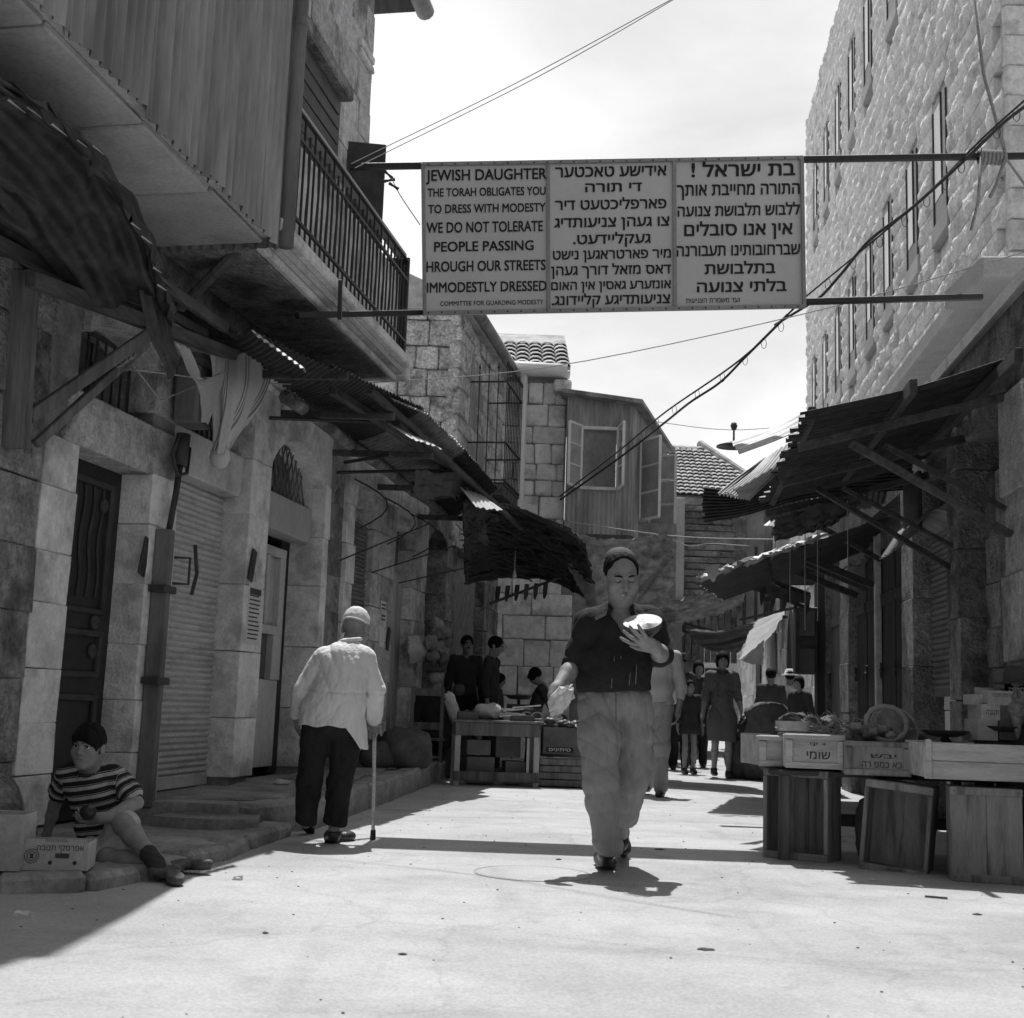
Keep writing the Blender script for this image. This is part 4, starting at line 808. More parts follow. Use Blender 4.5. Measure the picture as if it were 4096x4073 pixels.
corr([[P(3640,1830,9.7),P(3640,1960,9.7)],[P(3250,1880,9.8),P(3250,1990,9.8)],[P(2980,1960,9.9),P(2990,2060,9.9)],[P(2820,1950,9.9),P(2820,2090,9.9)]],10,.014,6,12,.03).build('roof_sheet',M_rust,A4,smooth=True)
P=lambda x,y,Y: atY(x,y,Y)
LMP=P(2935,1782,24); b=B(); b.tube([LMP+[0,0,.4],LMP+[0,0,.0]],.02,6); b.lathe([(.02,.1),(.05,.08),(.33,-.01),(.34,-.03),(.0,-.02)],LMP,18); b.lathe([(0,-.02),(.05,.02),(.07,.08),(.05,.14),(0,.16)],LMP+[0,0,.3],10); b.build('street_lamp',M_iron,label='enamel street lamp hanging on a wire in the sky left of the bent sheet',cat='street lamp',smooth=True)
P=lambda x,y,Y: atY(x,y,Y*SR_)
for k,(q3) in enumerate((((3200,1900),(3420,1850),(3180,2010),(3400,1960),9.9),((3050,2010),(3240,1960),(3080,2080),(3250,2050),10.2),((3330,1990),(3560,1930),(3340,2070),(3540,2010),10.4))):
    Y_=q3[4]; corr([[P(*q3[0],Y_-.2),P(*q3[1],Y_-.2)],[P(*q3[2],Y_+.5),P(*q3[3],Y_+.5)]],9,.012,6,6,.1).build('loose_sheet',M_rust,A4,smooth=True)
P=lambda x,y,Y: atY(x,y,Y)
A5=thing('far_right_awning',rw(12.5,.6,2),'lower sheet iron awning with a peeling pale edge beyond the bent sheets','awning')
nr0=[P(3560,2065,12.2),P(3300,2150,12.2),P(3060,2230,12.2),P(2790,2330,12.2)]; fr0=[P(3460,2200,14.6),P(3250,2290,14.6),P(3090,2330,14.6),P(2900,2400,14.6)]
for i in range(3):
    o=np.array([0,0,.02*(i%2)]); corr([[nr0[i]+o,fr0[i]+o],[nr0[i+1]+o,fr0[i+1]+o]],24,.01,6,5,.03).build('roof_sheet',M_rust,A5,smooth=True)
for k in range(5):
    t=k/4; p=P(2785+t*375,2310-t*130,12.15); q=P(2915+t*375,2265-t*130,12.15); g=patch([[p,q],[p+[.02,-.04,-.02],q+[.02,-.05,-.01]],[p+[.03,-.04,-.05],q+[.03,-.06,-.03]]],6,8); g+=np.random.randn(*g.shape)*.012; b=B(); thick(b,g,.004); b.build('peeling_edge',M_galv,A5,smooth=True)
g=patch([[P(2820,2265,12.),P(2880,2255,12.)],[P(2830,2300,12.),P(2870,2290,12.)],[P(2850,2330,12.),P(2860,2325,12.)]],6,5); b=B(); thick(b,g,.006); b.build('tin_flap',M_galv,A5)
for s in(((3523,2241),(3259,2092),.05),((3489,2343),(3150,2200),.07),((3470,2360),(3120,2215),.05),((3428,2383),(3062,2241),.07)): strut(*s,A5)
for (x,y,Y) in((3220,2110,11),(3270,2090,11),(3160,2200,12),(3390,2000,10)):
    p=P(x,y,Y); b=B(); b.tube([p,p-[0,0,rnd(.5,.9)]],.004,4); b.build('hanging_cord',M_rope,A5)
g=patch([[P(3100,2080,10.6),P(3300,2010,10.6),P(3480,1960,10.6)],[P(3090,2130,10.6),P(3280,2080,10.6),P(3420,2030,10.6)],[P(3110,2160,10.6),P(3250,2130,10.6),P(3330,2100,10.6)]],12,20); g+=np.random.randn(*g.shape)*.012; b=B(); thick(b,g,.006); b.build('torn_tarpaulin',M_sack,A5,smooth=True)
A6=thing('end_awning',rw(15.8,.6,2),'dark timber lean-to awning with rags at the end of the right shops','awning')
b=B(); b.bar(P(2985,2335,15.6),P(3240,2400,15.4),.12,.12,.01); b.build('beam',M_wdoor,A6)
for (p,q) in(((2990,2330),(3240,2440)),((3100,2330),(3240,2380)),((3060,2400),(3150,2370)),((3000,2290),(3160,2220))): b=B(); b.bar(P(*p,15.5),P(*q,15.5),.05,.05,.004); b.build('strut',M_wdoor,A6)
corr([[P(3060,2230,15),P(3000,2340,16.5)],[P(3300,2260,15),P(3250,2340,16.5)]],14,.01,6,5,.03).build('roof_sheet',M_rust,A6,smooth=True)
for k in range(5): p=P(3040+k*45,2360+k*9,15.4); b=B(); thick(b,np.array([[p,p+[.06,0,0]],[p+[0,.01,-.1],p+[.05,0,-.12]],[p+[.01,0,-.2],p+[.03,0,-.17]]]),.01); b.build('rag',M_dgrey,A6)
# ================================================================== the sign across the street
SG=thing('street_sign',(.75,10,4.0),'large trilingual notice board of three panels slung on bars across the street','sign')
K=1700/1932.
def sgp(x,y,Y=10.): return atY(1600+x*K,600+y*K,Y)
c4=[sgp(97,60),sgp(107,748),sgp(1845,715),sgp(1832,28)]
b=B(); v=[p for p in c4]+[p+np.array([0,.04,0]) for p in c4]; b.add(v,[(0,1,2,3),(7,6,5,4),(0,4,5,1),(1,5,6,2),(2,6,7,3),(3,7,4,0)]); BD=b.build('board',M_sign,SG)
def sbar(p,q,w,name='border',Y=9.985): b=B(); b.bar(sgp(*p,Y),sgp(*q,Y),.03,w,.003); b.build(name,M_trim,BD)
sbar((102,65),(1832,35),.03); sbar((110,742),(1843,710),.03); sbar((104,62),(112,745),.022); sbar((1827,30),(1838,714),.022); sbar((673,55),(675,732),.012); sbar((1247,46),(1250,722),.018)
for x in range(130,1830,60):
    for y0 in(66,741):
        b=B(); y=y0-(x-102)*.0178; b.lathe([(.008,0),(.006,.004),(0,.005)],sgp(x,y,9.968),6,rot('X',90)); b.build('rivet',M_iron,BD)
from mathutils.geometry import delaunay_2d_cdt
TXC={}
def text_mesh(s,off=.012,res=3):
    """outlines of a line of type, thickened by overlaying shifted copies, refilled by winding number (one mesh per line)"""
    if (s,off) in TXC: return TXC[s,off]
    cu=bpy.data.curves.new('t','FONT'); cu.body=s; cu.size=1.; cu.resolution_u=res; cu.fill_mode='NONE'
    to=bpy.data.objects.new('t',cu); COL.objects.link(to); dg=bpy.context.evaluated_depsgraph_get(); dg.update()
    me=bpy.data.meshes.new_from_object(to.evaluated_get(dg)); P=np.array([x.co[:2] for x in me.vertices]).reshape(-1,2); E_=[tuple(e.vertices) for e in me.edges]
    bpy.data.objects.remove(to); bpy.data.curves.remove(cu); bpy.data.meshes.remove(me)
    nxt={}
    for a,c in E_: nxt.setdefault(a,[]).append(c); nxt.setdefault(c,[]).append(a)
    seen=set(); loops=[]
    for a in range(len(P)):
        if a in seen or a not in nxt: continue
        lp_=[a]; seen.add(a); cur=a
        while True:
            n=[x for x in nxt[cur] if x not in seen]
            if not n: break
            # mesh vertices of a font outline are stored in order: follow the lower index first to keep its direction
            k=cur+1 if cur+1 in n else n[0]; lp_.append(k); seen.add(k); cur=k
        if len(lp_)>2: loops.append(P[lp_])
    V_,F_=[],[]; 
    # group loops letter by letter (by x overlap) to keep the triangulation small
    loops.sort(key=lambda l:l[:,0].min()); groups=[]; 
    for l in loops:
        if groups and l[:,0].min()<groups[-1][1]: groups[-1][0].append(l); groups[-1][1]=max(groups[-1][1],l[:,0].max())
        else: groups.append([[l],l[:,0].max()])
    sh=[(0,0)] if off<=0 else [(-off,-off*.8),(off,-off*.8),(-off,off*.8),(off,off*.8)]
    for G,_ in groups:
        cont=[l+np.array(d) for l in G for d in sh]; vs=[]; es=[]
        for c in cont:
            o=len(vs); vs+=[Vector(p) for p in c]; es+=[(o+i,o+(i+1)%len(c)) for i in range(len(c))]
        r=delaunay_2d_cdt(vs,es,[],0,1e-5); v=np.array([p[:] for p in r[0]]); T=[t for t in r[2]]
        if not len(T): continue
        C=np.array([v[list(t)].mean(0) for t in T]); w=np.zeros(len(T),int)
        wk=[]
        for c in cont:
            a=c; b2=np.roll(c,-1,0); up=(a[:,1][None]<=C[:,1][:,None])&(b2[:,1][None]>C[:,1][:,None]); dn=(a[:,1][None]>C[:,1][:,None])&(b2[:,1][None]<=C[:,1][:,None])
            cr2=(b2[:,0]-a[:,0])[None]*(C[:,1][:,None]-a[:,1][None])-(C[:,0][:,None]-a[:,0][None])*(b2[:,1]-a[:,1])[None]
            wk.append((up&(cr2>0)).sum(1)-(dn&(cr2<0)).sum(1))
        # each shifted copy is filled on its own (nonzero), then the copies are united
        wk=np.array(wk).reshape(len(G),len(sh),-1).sum(0); keep=(wk!=0).any(0)
        o=len(V_); V_+=[(x,y,0.) for x,y in v]; F_+=[tuple(o+i for i in t) for t,k in zip(T,keep) if k]
    TXC[s,off]=(np.array(V_).reshape(-1,3),F_); return TXC[s,off]
REF={}
def put_text(s,pt,x0,x1,yc,h,slope,parent,mat,name='lettering',heb=False,off=.012,Y=None):
    """pt(x,y) -> world point on the surface; text spans x0..x1, body height h centred at yc (at mid x)"""
    body=s[::-1] if heb else s
    v,f=text_mesh(body,off)
    if len(v)==0: return
    key=heb
    if key not in REF: r,_=text_mesh('ה' if heb else 'H',off); REF[key]=(r[:,1].min(),r[:,1].max())
    us=sorted({i for q in f for i in q}); mp_={k:i for i,k in enumerate(us)}; v=v[us]; f=[tuple(mp_[i] for i in q) for q in f]
    lo_,hi_=REF[key]; a,c_=v[:,0].min(),v[:,0].max()
    X=x0+(v[:,0]-a)/(c_-a)*(x1-x0); yy=yc+h/2-(v[:,1]-lo_)/(hi_-lo_)*h; yy=yy-(X-(x0+x1)/2)*slope
    w=np.array([pt(p,q) for p,q in zip(X,yy)]); return obj(name,w,f,mat,parent)
ptS=lambda x,y: sgp(x,y,9.994)
EN=[('JEWISH DAUGHTER',118,667,112,50),('THE TORAH OBLIGATES YOU',125,662,190,38),('TO DRESS WITH MODESTY',128,662,265,39),('WE DO NOT TOLERATE',120,650,350,48),('PEOPLE PASSING',155,608,437,45),('HROUGH OUR STREETS',120,662,527,47),('IMMODESTLY DRESSED',122,667,622,46),('COMMITTEE FOR GUARDING MODESTY',183,652,695,21)]
HE=[('אידישע טאכטער',705,1212,98,46),('די תורה',842,1100,170,40),('פארפליכטעט דיר',705,1212,248,43),('צו געהן צניעותדיג',702,1225,328,43),('געקליידעט.',787,1140,405,42),('מיר פארטראגען נישט',695,1232,475,40),('דאס מזאל דורך געהן',687,1232,546,41),('אונזערע גאסין אין האום',687,1232,615,37),('צניעותדיגע קליידונג.',690,1228,681,41),
('בת ישראל !',1325,1797,92,56),('התורה מחייבת אותך',1258,1818,180,50),('ללבוש תלבושת צנועה',1262,1818,276,46),('אין אנו סובלים',1292,1785,362,52),('שברחובותינו תעבורנה',1258,1820,456,48),('בתלבושת',1385,1707,540,46),('בלתי צנועה',1350,1758,622,46),('ועד משמרת הצניעות',1300,1545,684,20)]
for t,x0,x1,yc,h in EN: put_text(t,ptS,x0,x1,yc,h,.0178,BD,M_ink,off=.02 if h>30 else .008)
for t,x0,x1,yc,h in HE: put_text(t,ptS,x0,x1,yc,h,.0178,BD,M_ink,heb=True,off=.02 if h>30 else .008)
b=B(); b.bar(atY(1400,668,10.08),atY(4200,622,10.08),.05,.05,.006); b.build('bar',M_black,SG)
b=B(); b.bar(atY(1690,1250,10.08),atY(3930,1188,10.08),.05,.05,.006); b.build('bar',M_black,SG)
b=B(); b.bar(atY(1188,1262,8.75),atY(1692,1250,10.08),.045,.045,.006); b.build('bar',M_black,SG)
b=B(); b.bar(lp(1362,1120,.97),lp(1358,1278,.97),.03,.03,.004); b.build('hanger',M_black,SG)
RP=B(); o=atY(3965,630,10.05)
for i in range(7): 
    c_=o+np.array([-.1+i*.033,0,0]); RP.tube([c_+np.array([.01*t/6,.045*math.cos(t),.05*math.sin(t)]) for t in np.linspace(0,6.3,12)],.017,6)
RP.tube([o+[.12,0,.03],atY(3935,300,10),atY(3890,-60,10)],.014,6); RP.tube([o+[-.1,-.05,-.02],atY(3910,820,9.98),atY(3885,920,9.97)],.013,6); RP.tube([o+[.1,-.05,-.02],atY(3985,740,9.98),atY(3960,790,9.97)],.015,6); RP.tube([o+[.12,0,0],atY(4100,740,10.4)],.012,6)
RP.build('rope',M_rope,label='thick rope knotted round the upper sign bar at right',cat='rope',smooth=True)
# ================================================================== cables
def cable(pts,r,mat,label,cat='cable',n=30):
    p=cr_(np.array(pts),n); b=B(); b.tube(p,r,6); return b.build('cable' if r>.006 else 'wire',mat,smooth=True,label=label,cat=cat)
c1=[atY(4300,230,9.5),atY(3960,525,9.8),atY(3650,830,11),atY(3220,1190,13)]; cable(c1,.009,M_wire,'thin straight carrier cable above the wavy cable at right')
c2=[atY(4300,290,9.5),atY(4040,470,9.8),atY(3880,620,10),atY(3650,830,11),atY(3480,960,11.5),atY(3370,1090,12),atY(3290,1180,12.6),atY(3240,1215,13),atY(3100,1300,14)]; CB1=cable(c2,.015,M_wire,'thick wavy black cable crossing the right end of the sign',n=60)
c3=[atY(3200,1210,13),atY(2960,1440,15),atY(2660,1650,17.5),atY(2480,1800,19),atY(2240,1985,20.6)]; cable(c3,.012,M_wire,'upper strand of the double cable running down to the corner house')
c4_=[atY(3150,1260,13),atY(2980,1430,15),atY(2880,1530,16),atY(2760,1610,17),atY(2660,1690,17.6),atY(2480,1830,19),atY(2240,2000,20.6)]; CB2=cable(c4_,.016,M_wire,'lower twisted strand of the double cable beside the bay window',n=60)
for c_a,c_b in((c1,CB1),(c3,CB2)):
    A_=cr_(np.array(c_a),14); 
    for p in A_[1:]: b=B(); b.tube([p+np.array([.05*math.cos(t)*.6,0,-.06+.06*math.sin(t)]) for t in np.linspace(0,6.3,9)],.0035,4); b.build('tie_loop',M_wire,c_b)
cable([lp(1405,655,.85),atY(2050,340,9),atY(2720,-20,8)],.0035,M_wirel,'upper pale wire from the balcony rail to the top of the sky')
cable([lp(1420,672,.85),atY(2060,355,9),atY(2400,170,8.4),atY(2760,-40,8)],.0035,M_wirel,'lower pale wire from the balcony rail crossing the sky')
cable([lp(540,1480,.2),lp(1000,1530,.3),atY(1500,1530,11),atY(2250,1460,12),atY(3240,1250,12),atY(4200,980,9)],.0055,M_wirel,'long pale wire from the left prop under the sign to the right')
cable([atY(2260,2085,20),atY(2700,2145,19),atY(3160,2160,17)],.01,M_wirel,'pale clothes line above the burlap sheet')
cable([atY(2690,2160,19),atY(2760,2185,19),atY(2840,2175,19),atY(3000,2185,18)],.008,M_wirel,'slack pale wire below the clothes line')
cable([atY(2600,1685,24),atY(2930,1720,24),atY(3300,1690,24)],.006,M_wire,'faint wire carrying the hanging street lamp')
cable([lp(1560,700,.9),atY(1600,780,9.9),atY(1680,900,9.9)],.004,M_wire,'thin line with clothes pegs beside the sign')
for k,(x,y,a_) in enumerate(((1553,698,35),(1557,722,-20),(1575,745,25))):
    b=B(); b.box(lp(x,y,.9),(.1,.015,.016),rot('Y',a_),.002); b.box(lp(x,y,.9),(.1,.014,.014),rot('Y',a_+16),.002); b.build('clothes_peg',M_iron,label='%s of three clothes pegs on the line left of the sign'%('topmost','middle','lowest')[k] if k!=1 else 'middle of three clothes pegs on the line left of the sign',cat='clothes peg',group='clothes pegs beside the sign')
# ================================================================== boxes, crates, goods
def board(parent,c,size,R,mat,name='board',b=.004,jit=.002): o=B(); o.box(c,size,R,b,jit); return o.build(name,mat,parent)
def crate_open(A,ang,w,h,dep,label,planks=4,tilt=0.,closed=False,group=None,mat=None):
    mat=mat or M_crate
    R=rot('Z',ang)@rot('Y',tilt); A=np.asarray(A,float); T=thing('wooden_crate',A+R@np.array([w/2,dep/2,0]),label,'crate',group)
    Q=lambda x,y,z: A+R@np.array([x,y,z]); t=.014
    board(T,Q(t/2,dep/2,h/2),(t,dep,h),R,mat,'side_board'); board(T,Q(w-t/2,dep/2,h/2),(t,dep,h),R,mat,'side_board')
    board(T,Q(w/2,dep/2,t/2),(w-2*t-.002,dep-.004,t),R,mat,'end_board'); board(T,Q(w/2,dep/2,h-t/2),(w-2*t-.002,dep-.004,t),R,mat,'end_board')
    y=t/2 if closed else dep-t/2; n=planks
    for i in range(n): pw=(w-(0 if closed else 2*t))/n; board(T,Q((0 if closed else t)+pw*(i+.5),y-(t if closed else .0)+rnd(-.002,.002),h/2),(pw-.0015,t*.8,h-.004 if closed else h-2*t-.004),R,mat,'plank')
    if not closed:
        for z in(.022,h-.022): board(T,Q(w/2,-.007,z),(w,.013,.042),R,mat,'batten')
        for x in(.012,w-.012): board(T,Q(x,-.0065,h/2),(.024,.012,h-.09),R,mat,'batten')
    else:
        for z in(.02,h-.02): board(T,Q(w/2,-.022,z),(w,.012,.04),R,mat,'batten')
    for x in(.02,w-.02):
        for z in(.02,h-.02): b=B(); b.lathe([(.004,0),(.003,.002),(0,.002)],Q(x,-.0145 if not closed else -.029,z),6,R@rot('X',90)); b.build('nail',M_iron,T)
    return T
A=gnd(3090,3432); crate_open((1.63,8.12,0),-32,.41,.54,.26,'dark open wooden crate standing on end, leftmost of the three below the stall')
crate_open((2.1,7.68,0),-25,.385,.52,.28,'dark open wooden crate standing on end, leaning, between two other crates',2,5.)
crate_open((2.5,7.27,0),-14,.38,.51,.26,'upright crate with two closed boards and a gap, nearest the right edge',2,0,True)
def tray(A,ang,w,dep,h,label,mat,front='frame',tilt=0.,group='shallow crates on the stall'):
    R=rot('Z',ang)@rot('Y',tilt); A=np.asarray(A,float); T=thing('shallow_crate',A+R@np.array([w/2,dep/2,0]),label,'crate',group); Q=lambda x,y,z: A+R@np.array([x,y,z]); t=.012
    fr=board(T,Q(w/2,t/2,h/2),(w,t,h),R,mat,'front_board'); board(T,Q(w/2,dep-t/2,h/2),(w,t,h),R,mat,'back_board')
    for x in(t/2,w-t/2): board(T,Q(x,dep/2,h/2),(t,dep-2*t-.002,h-.01),R,mat,'side_board')
    board(T,Q(w/2,dep/2,t/2+.002),(w-2*t-.004,dep-2*t-.004,t),R,mat,'bottom')
    if front=='frame':
        for z,hh in((.02,.036),(h-.016,.028)): board(T,Q(w/2,-.007,z),(w,.013,hh),R,mat,'batten')
        for x in(.024,w-.024): board(T,Q(x,-.0075,h/2),(.045,.015,h-.075),R,mat,'batten')
    else:
        board(T,Q(w/2,-.006,h*.25),(w-.05,.012,h*.49),R,mat,'plank'); board(T,Q(w/2,-.006,h*.75),(w-.05,.012,h*.48),R,mat,'plank')
        for x in(.018,w-.018): board(T,Q(x,-.01,h/2+.008),(.03,.03,h+.016),R,mat,'corner_post')
    return T,Q,fr
tray((1.58,8.03,.555),4,.2,.45,.19,'small grey crate behind the crate lettered in dark paint, at the stall corner',M_crateb)
T,Q,fr=tray((1.71,7.88,.557),-7,.36,.5,.205,'pale shallow crate with dark lettering, left on the stall front',M_crateb)
put_text('שומי',lambda x,y:Q(x,-.003,.205-y),.13,.27,.125,.045,0,fr,M_inkg,heb=True,off=.01); put_text('+ יגי',lambda x,y:Q(x,-.003,.205-y),.15,.25,.06,.022,0,fr,M_inkg,heb=True,off=.01)
T,Q,fr=tray((2.03,7.72,.535),-9,.385,.5,.2,'worn shallow crate with two faded rows of lettering, middle of the stall front',M_crate)
put_text('כא כמפ רה',lambda x,y:Q(x,-.003,.2-y),.1,.33,.135,.035,0,fr,M_inkg,heb=True,off=.01); put_text('יבש',lambda x,y:Q(x,-.003,.2-y),.15,.3,.085,.025,0,fr,M_inkg,heb=True,off=.01)
tray((2.36,7.26,.55),-5,.75,.5,.2,'long clean pale crate of two planks at the right end of the stall',M_crateb,'plank')
ST=thing('market_stall',(2.4,8.3,0),'low plank stall carrying the shallow crates','stall')
board(ST,(2.35,8.25,.525),(1.35,.75,.03),rot('Z',-6),M_woody,'top')
for x,y in((1.73,8.0),(1.76,8.55),(2.95,7.9),(2.93,8.4)): board(ST,(x,y,.255),(.06,.06,.51),None,M_woodz,'leg')
board(ST,(2.34,8.6,.2),(1.2,.03,.08),rot('Z',-6),M_woodz,'rail')
# sieve, straw and potatoes, basket, scales
c=atY(3170,2905,8.1); b=B(); b.lathe([(.1,-.03),(.105,-.03),(.105,.03),(.1,.03),(.1,-.0),(.0,-.0)],c,28); b.tube([c+np.array([.107*math.cos(t),.107*math.sin(t),-.012]) for t in np.linspace(0,6.284,29)],.004,5); b.build('round_sieve',M_crateb,label='round wooden sieve lying on the left crate of the stall',cat='sieve',smooth=False)
rs=np.random.RandomState(2)
for i in range(34):
    p=np.array([2.08+rs.rand()*.3,7.9+rs.rand()*.25,.745+rs.rand()*.07]); rock(p,(.03+rs.rand()*.012,.027,.026),10+i,M_prod,'potato',squash=1.,label='potato in the heap between the sieve and the round basket',cat='potato',group='potatoes on the stall',smooth=True)
b=B()
for i in range(90):
    p=np.array([1.95+rs.rand()*.5,8.05+rs.rand()*.3,.75+rs.rand()*.06]); q=p+np.array([rs.randn()*.12,rs.randn()*.08,.02+rs.rand()*.1]); b.tube([p,(p+q)/2+rs.randn(3)*.01,q],.003,4)
b.build('dry_stalks',M_straw,label='tangle of dry stalks behind the potatoes on the stall',cat='straw',kind='stuff')
BS=thing('wicker_basket',atY(3560,2960,8.05),'pale wicker basket with a round cloth bound handle on the stall','basket')
c=atY(3560,2905,8.1); c0=c.copy()
RB=rot('X',58)@rot('Y',8)
b=B(); b.lathe([(.135,.0),(.15,-.04),(.14,-.12),(.09,-.18),(.02,-.19),(.02,-.18),(.085,-.17),(.13,-.115),(.138,-.04),(.128,0)],c+np.array([.05,.05,.0]),26,RB); b.build('body',M_straw,BS,smooth=True)
b=B(); 
for k in range(9): 
    z=-.02*k-.01; r=.15-.0009*k*k; b.tube([c+np.array([.05,.05,0])+RB@np.array([r*math.cos(t),r*math.sin(t),z]) for t in np.linspace(0,6.283,25)],.0065,5,False)
b.build('weave',M_straw,BS,smooth=True,kind='stuff')
c=atY(3545,2895,7.95); b=B(); b.tube([c+np.array([.125*math.cos(t),.03*math.sin(t),.105*math.sin(t)]) for t in np.linspace(0,6.283,33)],[.016+.004*math.sin(k*2.3) for k in range(33)],8,False); b.build('handle',M_cloth,BS,smooth=True)
def scale(c,label):
    T=thing('balance_scale',c-[0,0,.12],label,'scale'); b=B(); b.lathe([(.0,.0),(.05,.002),(.1,.012),(.135,.034),(.14,.034),(.138,.03),(.105,.006),(.05,-.006),(.0,-.008)],c,28); b.build('pan',M_iron,T,smooth=True)
    b=B(); b.lathe([(.05,-.05),(.03,-.02),(.02,-.006)],c,12); b.box(c-[0,0,.08],(.3,.1,.06),None,.01); b.build('base',M_iron,T)
scale(atY(3782,2945,7.75),'dark iron balance scale with an empty pan, left of two'); scale(atY(4000,2928,7.7),'brass coloured balance scale before the bearded vendor')
def carton(c,ang,w,d,h,label,mat=M_card,group='cardboard cartons',lid=None,pitch=0,open_=True):
    R=rot('Z',ang)@rot('X',pitch); c=np.asarray(c,float); T=thing('carton',c,label,'carton',group); Q=lambda x,y,z: c+R@np.array([x,y,z]); t=.006
    fr=board(T,Q(0,-d/2,h/2),(w,t,h),R,mat,'front',.001,.001)
    board(T,Q(0,d/2,h/2),(w,t,h),R,mat,'back',.001,.001)
    for x in(-w/2+t/2,w/2-t/2): board(T,Q(x,0,h/2),(t,d-2*t,h),R,mat,'side',.001,.001)
    board(T,Q(0,0,t),(w-2*t,d-2*t,t),R,mat,'bottom',.001,.001)
    if not open_: board(T,Q(0,0,h-.002),(w-2*t,d-2*t,t),R,mat,'lid',.001,.001)
    if lid:
        for s in(-1,1): board(T,Q(s*w*.32,-d*.5-.0,h+.0),(w*.3,t,.03),R,mat,'flap',.001,.001)
    return T,Q,fr
p=gnd(200,3497,.085); T,Q,fr=carton((-1.98,5.92,.083),8,.28,.2,.12,'low printed fruit carton on the kerb beside the sitting boy',lid=True)
put_text('אפרסקי תנובה',lambda x,y:Q(x-.14,-.1045,.12-y),.06,.26,.022,.022,0,fr,M_inkg,heb=True,off=.01)
b=B(); b.box(Q(.03,-.105,.065),(.06,.003,.02),rot('Z',8)); b.build('stamp',M_inkg,fr)
for x in(-.02,.085): b=B(); b.lathe([(.009,0),(.009,.002),(0,.002)],Q(x,-.1035,.035),10,rot('Z',8)@rot('X',90)); b.build('hole',M_dark,fr)  # dark discs paint the shade inside the carton holes
b=B(); [b.tube([Q(-.1+r_*math.cos(t),-.104,.062+r_*math.sin(t)) for t in np.linspace(0,6.283,22)],.0018,4,False) for r_ in(.03,.02)]; b.box(Q(-.1,-.1035,.062),(.016,.002,.022),rot('Z',8)); b.build('round_mark',M_inkg,fr)
carton((-2.19,5.86,.083),4,.17,.2,.24,'tall plain pale carton at the left edge of the photo',open_=True)
C8=7.72
p=atY(3990,2815,C8); T,Q,fr=carton(p-[0,0,.0],4,.2,.2,.085,'shallow printed fruit tray on top of the carton pile by the shop pillar',pitch=6)
put_text('אפרסקי תנובה',lambda x,y:Q(x-.1,-.1045,.085-y),.02,.15,.025,.02,0,fr,M_inkg,heb=True,off=.01)
p=atY(3935,2880,C8); T,Q,fr=carton(p,3,.11,.2,.09,'small carton lettered in dark print under the fruit tray')
put_text('תנובה',lambda x,y:Q(x-.055,-.1045,.09-y),.025,.1,.045,.028,0,fr,M_inkg,heb=True,off=.01)
p=atY(3925,2960,C8); carton(p,2,.12,.2,.12,'blank carton at the bottom of the pile by the shop pillar',open_=False)
p=atY(3905,2820,C8+.05); carton(p,2,.1,.15,.06,'tiny blank carton left of the fruit tray',open_=False)
p=atY(4020,2960,C8); carton(p,-3,.13,.2,.2,'dull carton behind the right scale',M_cardd)
p=atY(3670,2965,8.3); T,Q,fr=carton(p,-4,.1,.12,.05,'small dark lettered box between basket and scale',M_cardd,open_=False)
put_text('אפר',lambda x,y:Q(x-.05,-.0645,.05-y),.02,.08,.025,.022,0,fr,M_ink,heb=True,off=.01)
# sacks
def sack(c,r,h,label,seed,mat=None,open_=False,group='sacks',parent=None):
    rs=np.random.RandomState(seed); n,m=14,24; v=[]
    for i in range(n+1):
        t=i/n; rr=r*(.8+.28*math.sin(math.pi*min(1,t*1.1)**.8)) if t<.92 else r*(.92 if open_ else .5)
        for j in range(m):
            a=2*math.pi*j/m; k=1+.07*math.sin(3*a+seed)+.06*math.sin(5*a+t*7+seed)+.03*rs.randn()*.6
            v.append((c[0]+rr*k*math.cos(a),c[1]+rr*k*math.sin(a)*.85,c[2]+h*t*(1+.05*math.sin(2*a+seed))))
    v+=[(c[0],c[1],c[2]),(c[0],c[1],c[2]+h*(.9 if open_ else 1.0))]; f=[(i*m+j,i*m+(j+1)%m,(i+1)*m+(j+1)%m,(i+1)*m+j) for i in range(n) for j in range(m)]
    f+=[((j+1)%m,j,len(v)-2) for j in range(m)]+[(n*m+j,n*m+(j+1)%m,len(v)-1) for j in range(m)]
    return obj('sack',v,f,mat or M_sack,smooth=True,label=label,cat='sack',group=group)
sack((-1.02,13.3,.2),.26,.4,'slumped jute sack on the raised pavement beside the work table',1); sack((-1.28,13.15,.2),.17,.26,'small lumpy sack against the wall left of the slumped sack',2)
b=B(); c=np.array([-1.3,13.75,.2]); b.lathe([(.07,0),(.075,.02),(.075,.3),(.06,.32),(.0,.32)],c,16); b.lathe([(.077,.2),(.077,.23)],c,16); b.build('dark_can',M_iron,label='dark tin can standing behind the small sack at the wall',cat='can')
for k,(x,y,r,h,l) in enumerate(((3.5,17.2,.3,.98,'big dark sack standing beside the woman, front of the sack row'),(3.75,16.6,.22,.86,'open jute sack behind the pale crate, left of the back pair'),(3.95,16.2,.2,.84,'open jute sack nearest the shop corner post'),(3.25,17.5,.26,.62,'low dark sack at the right knee of the woman'))): sack((x,y,0),r,h,l,11+k,None,True)
sack((2.35,8.05,0),.16,.42,'dark sack stuffed under the stall between the open crates',20)
for k,(px,py) in enumerate(((3037,3108),(3078,3118))):
    p=gnd(px,py); b=B(); b.lathe([(.0,-.0),(.05,.008),(.088,.05),(.1,.1),(.088,.15),(.05,.19),(.0,.2)],p,20); b.build('watermelon',M_melon,smooth=True,label='round dark watermelon on the street, %s of the pair by the stall leg'%('left','right')[k],cat='watermelon',group='watermelons on the street')
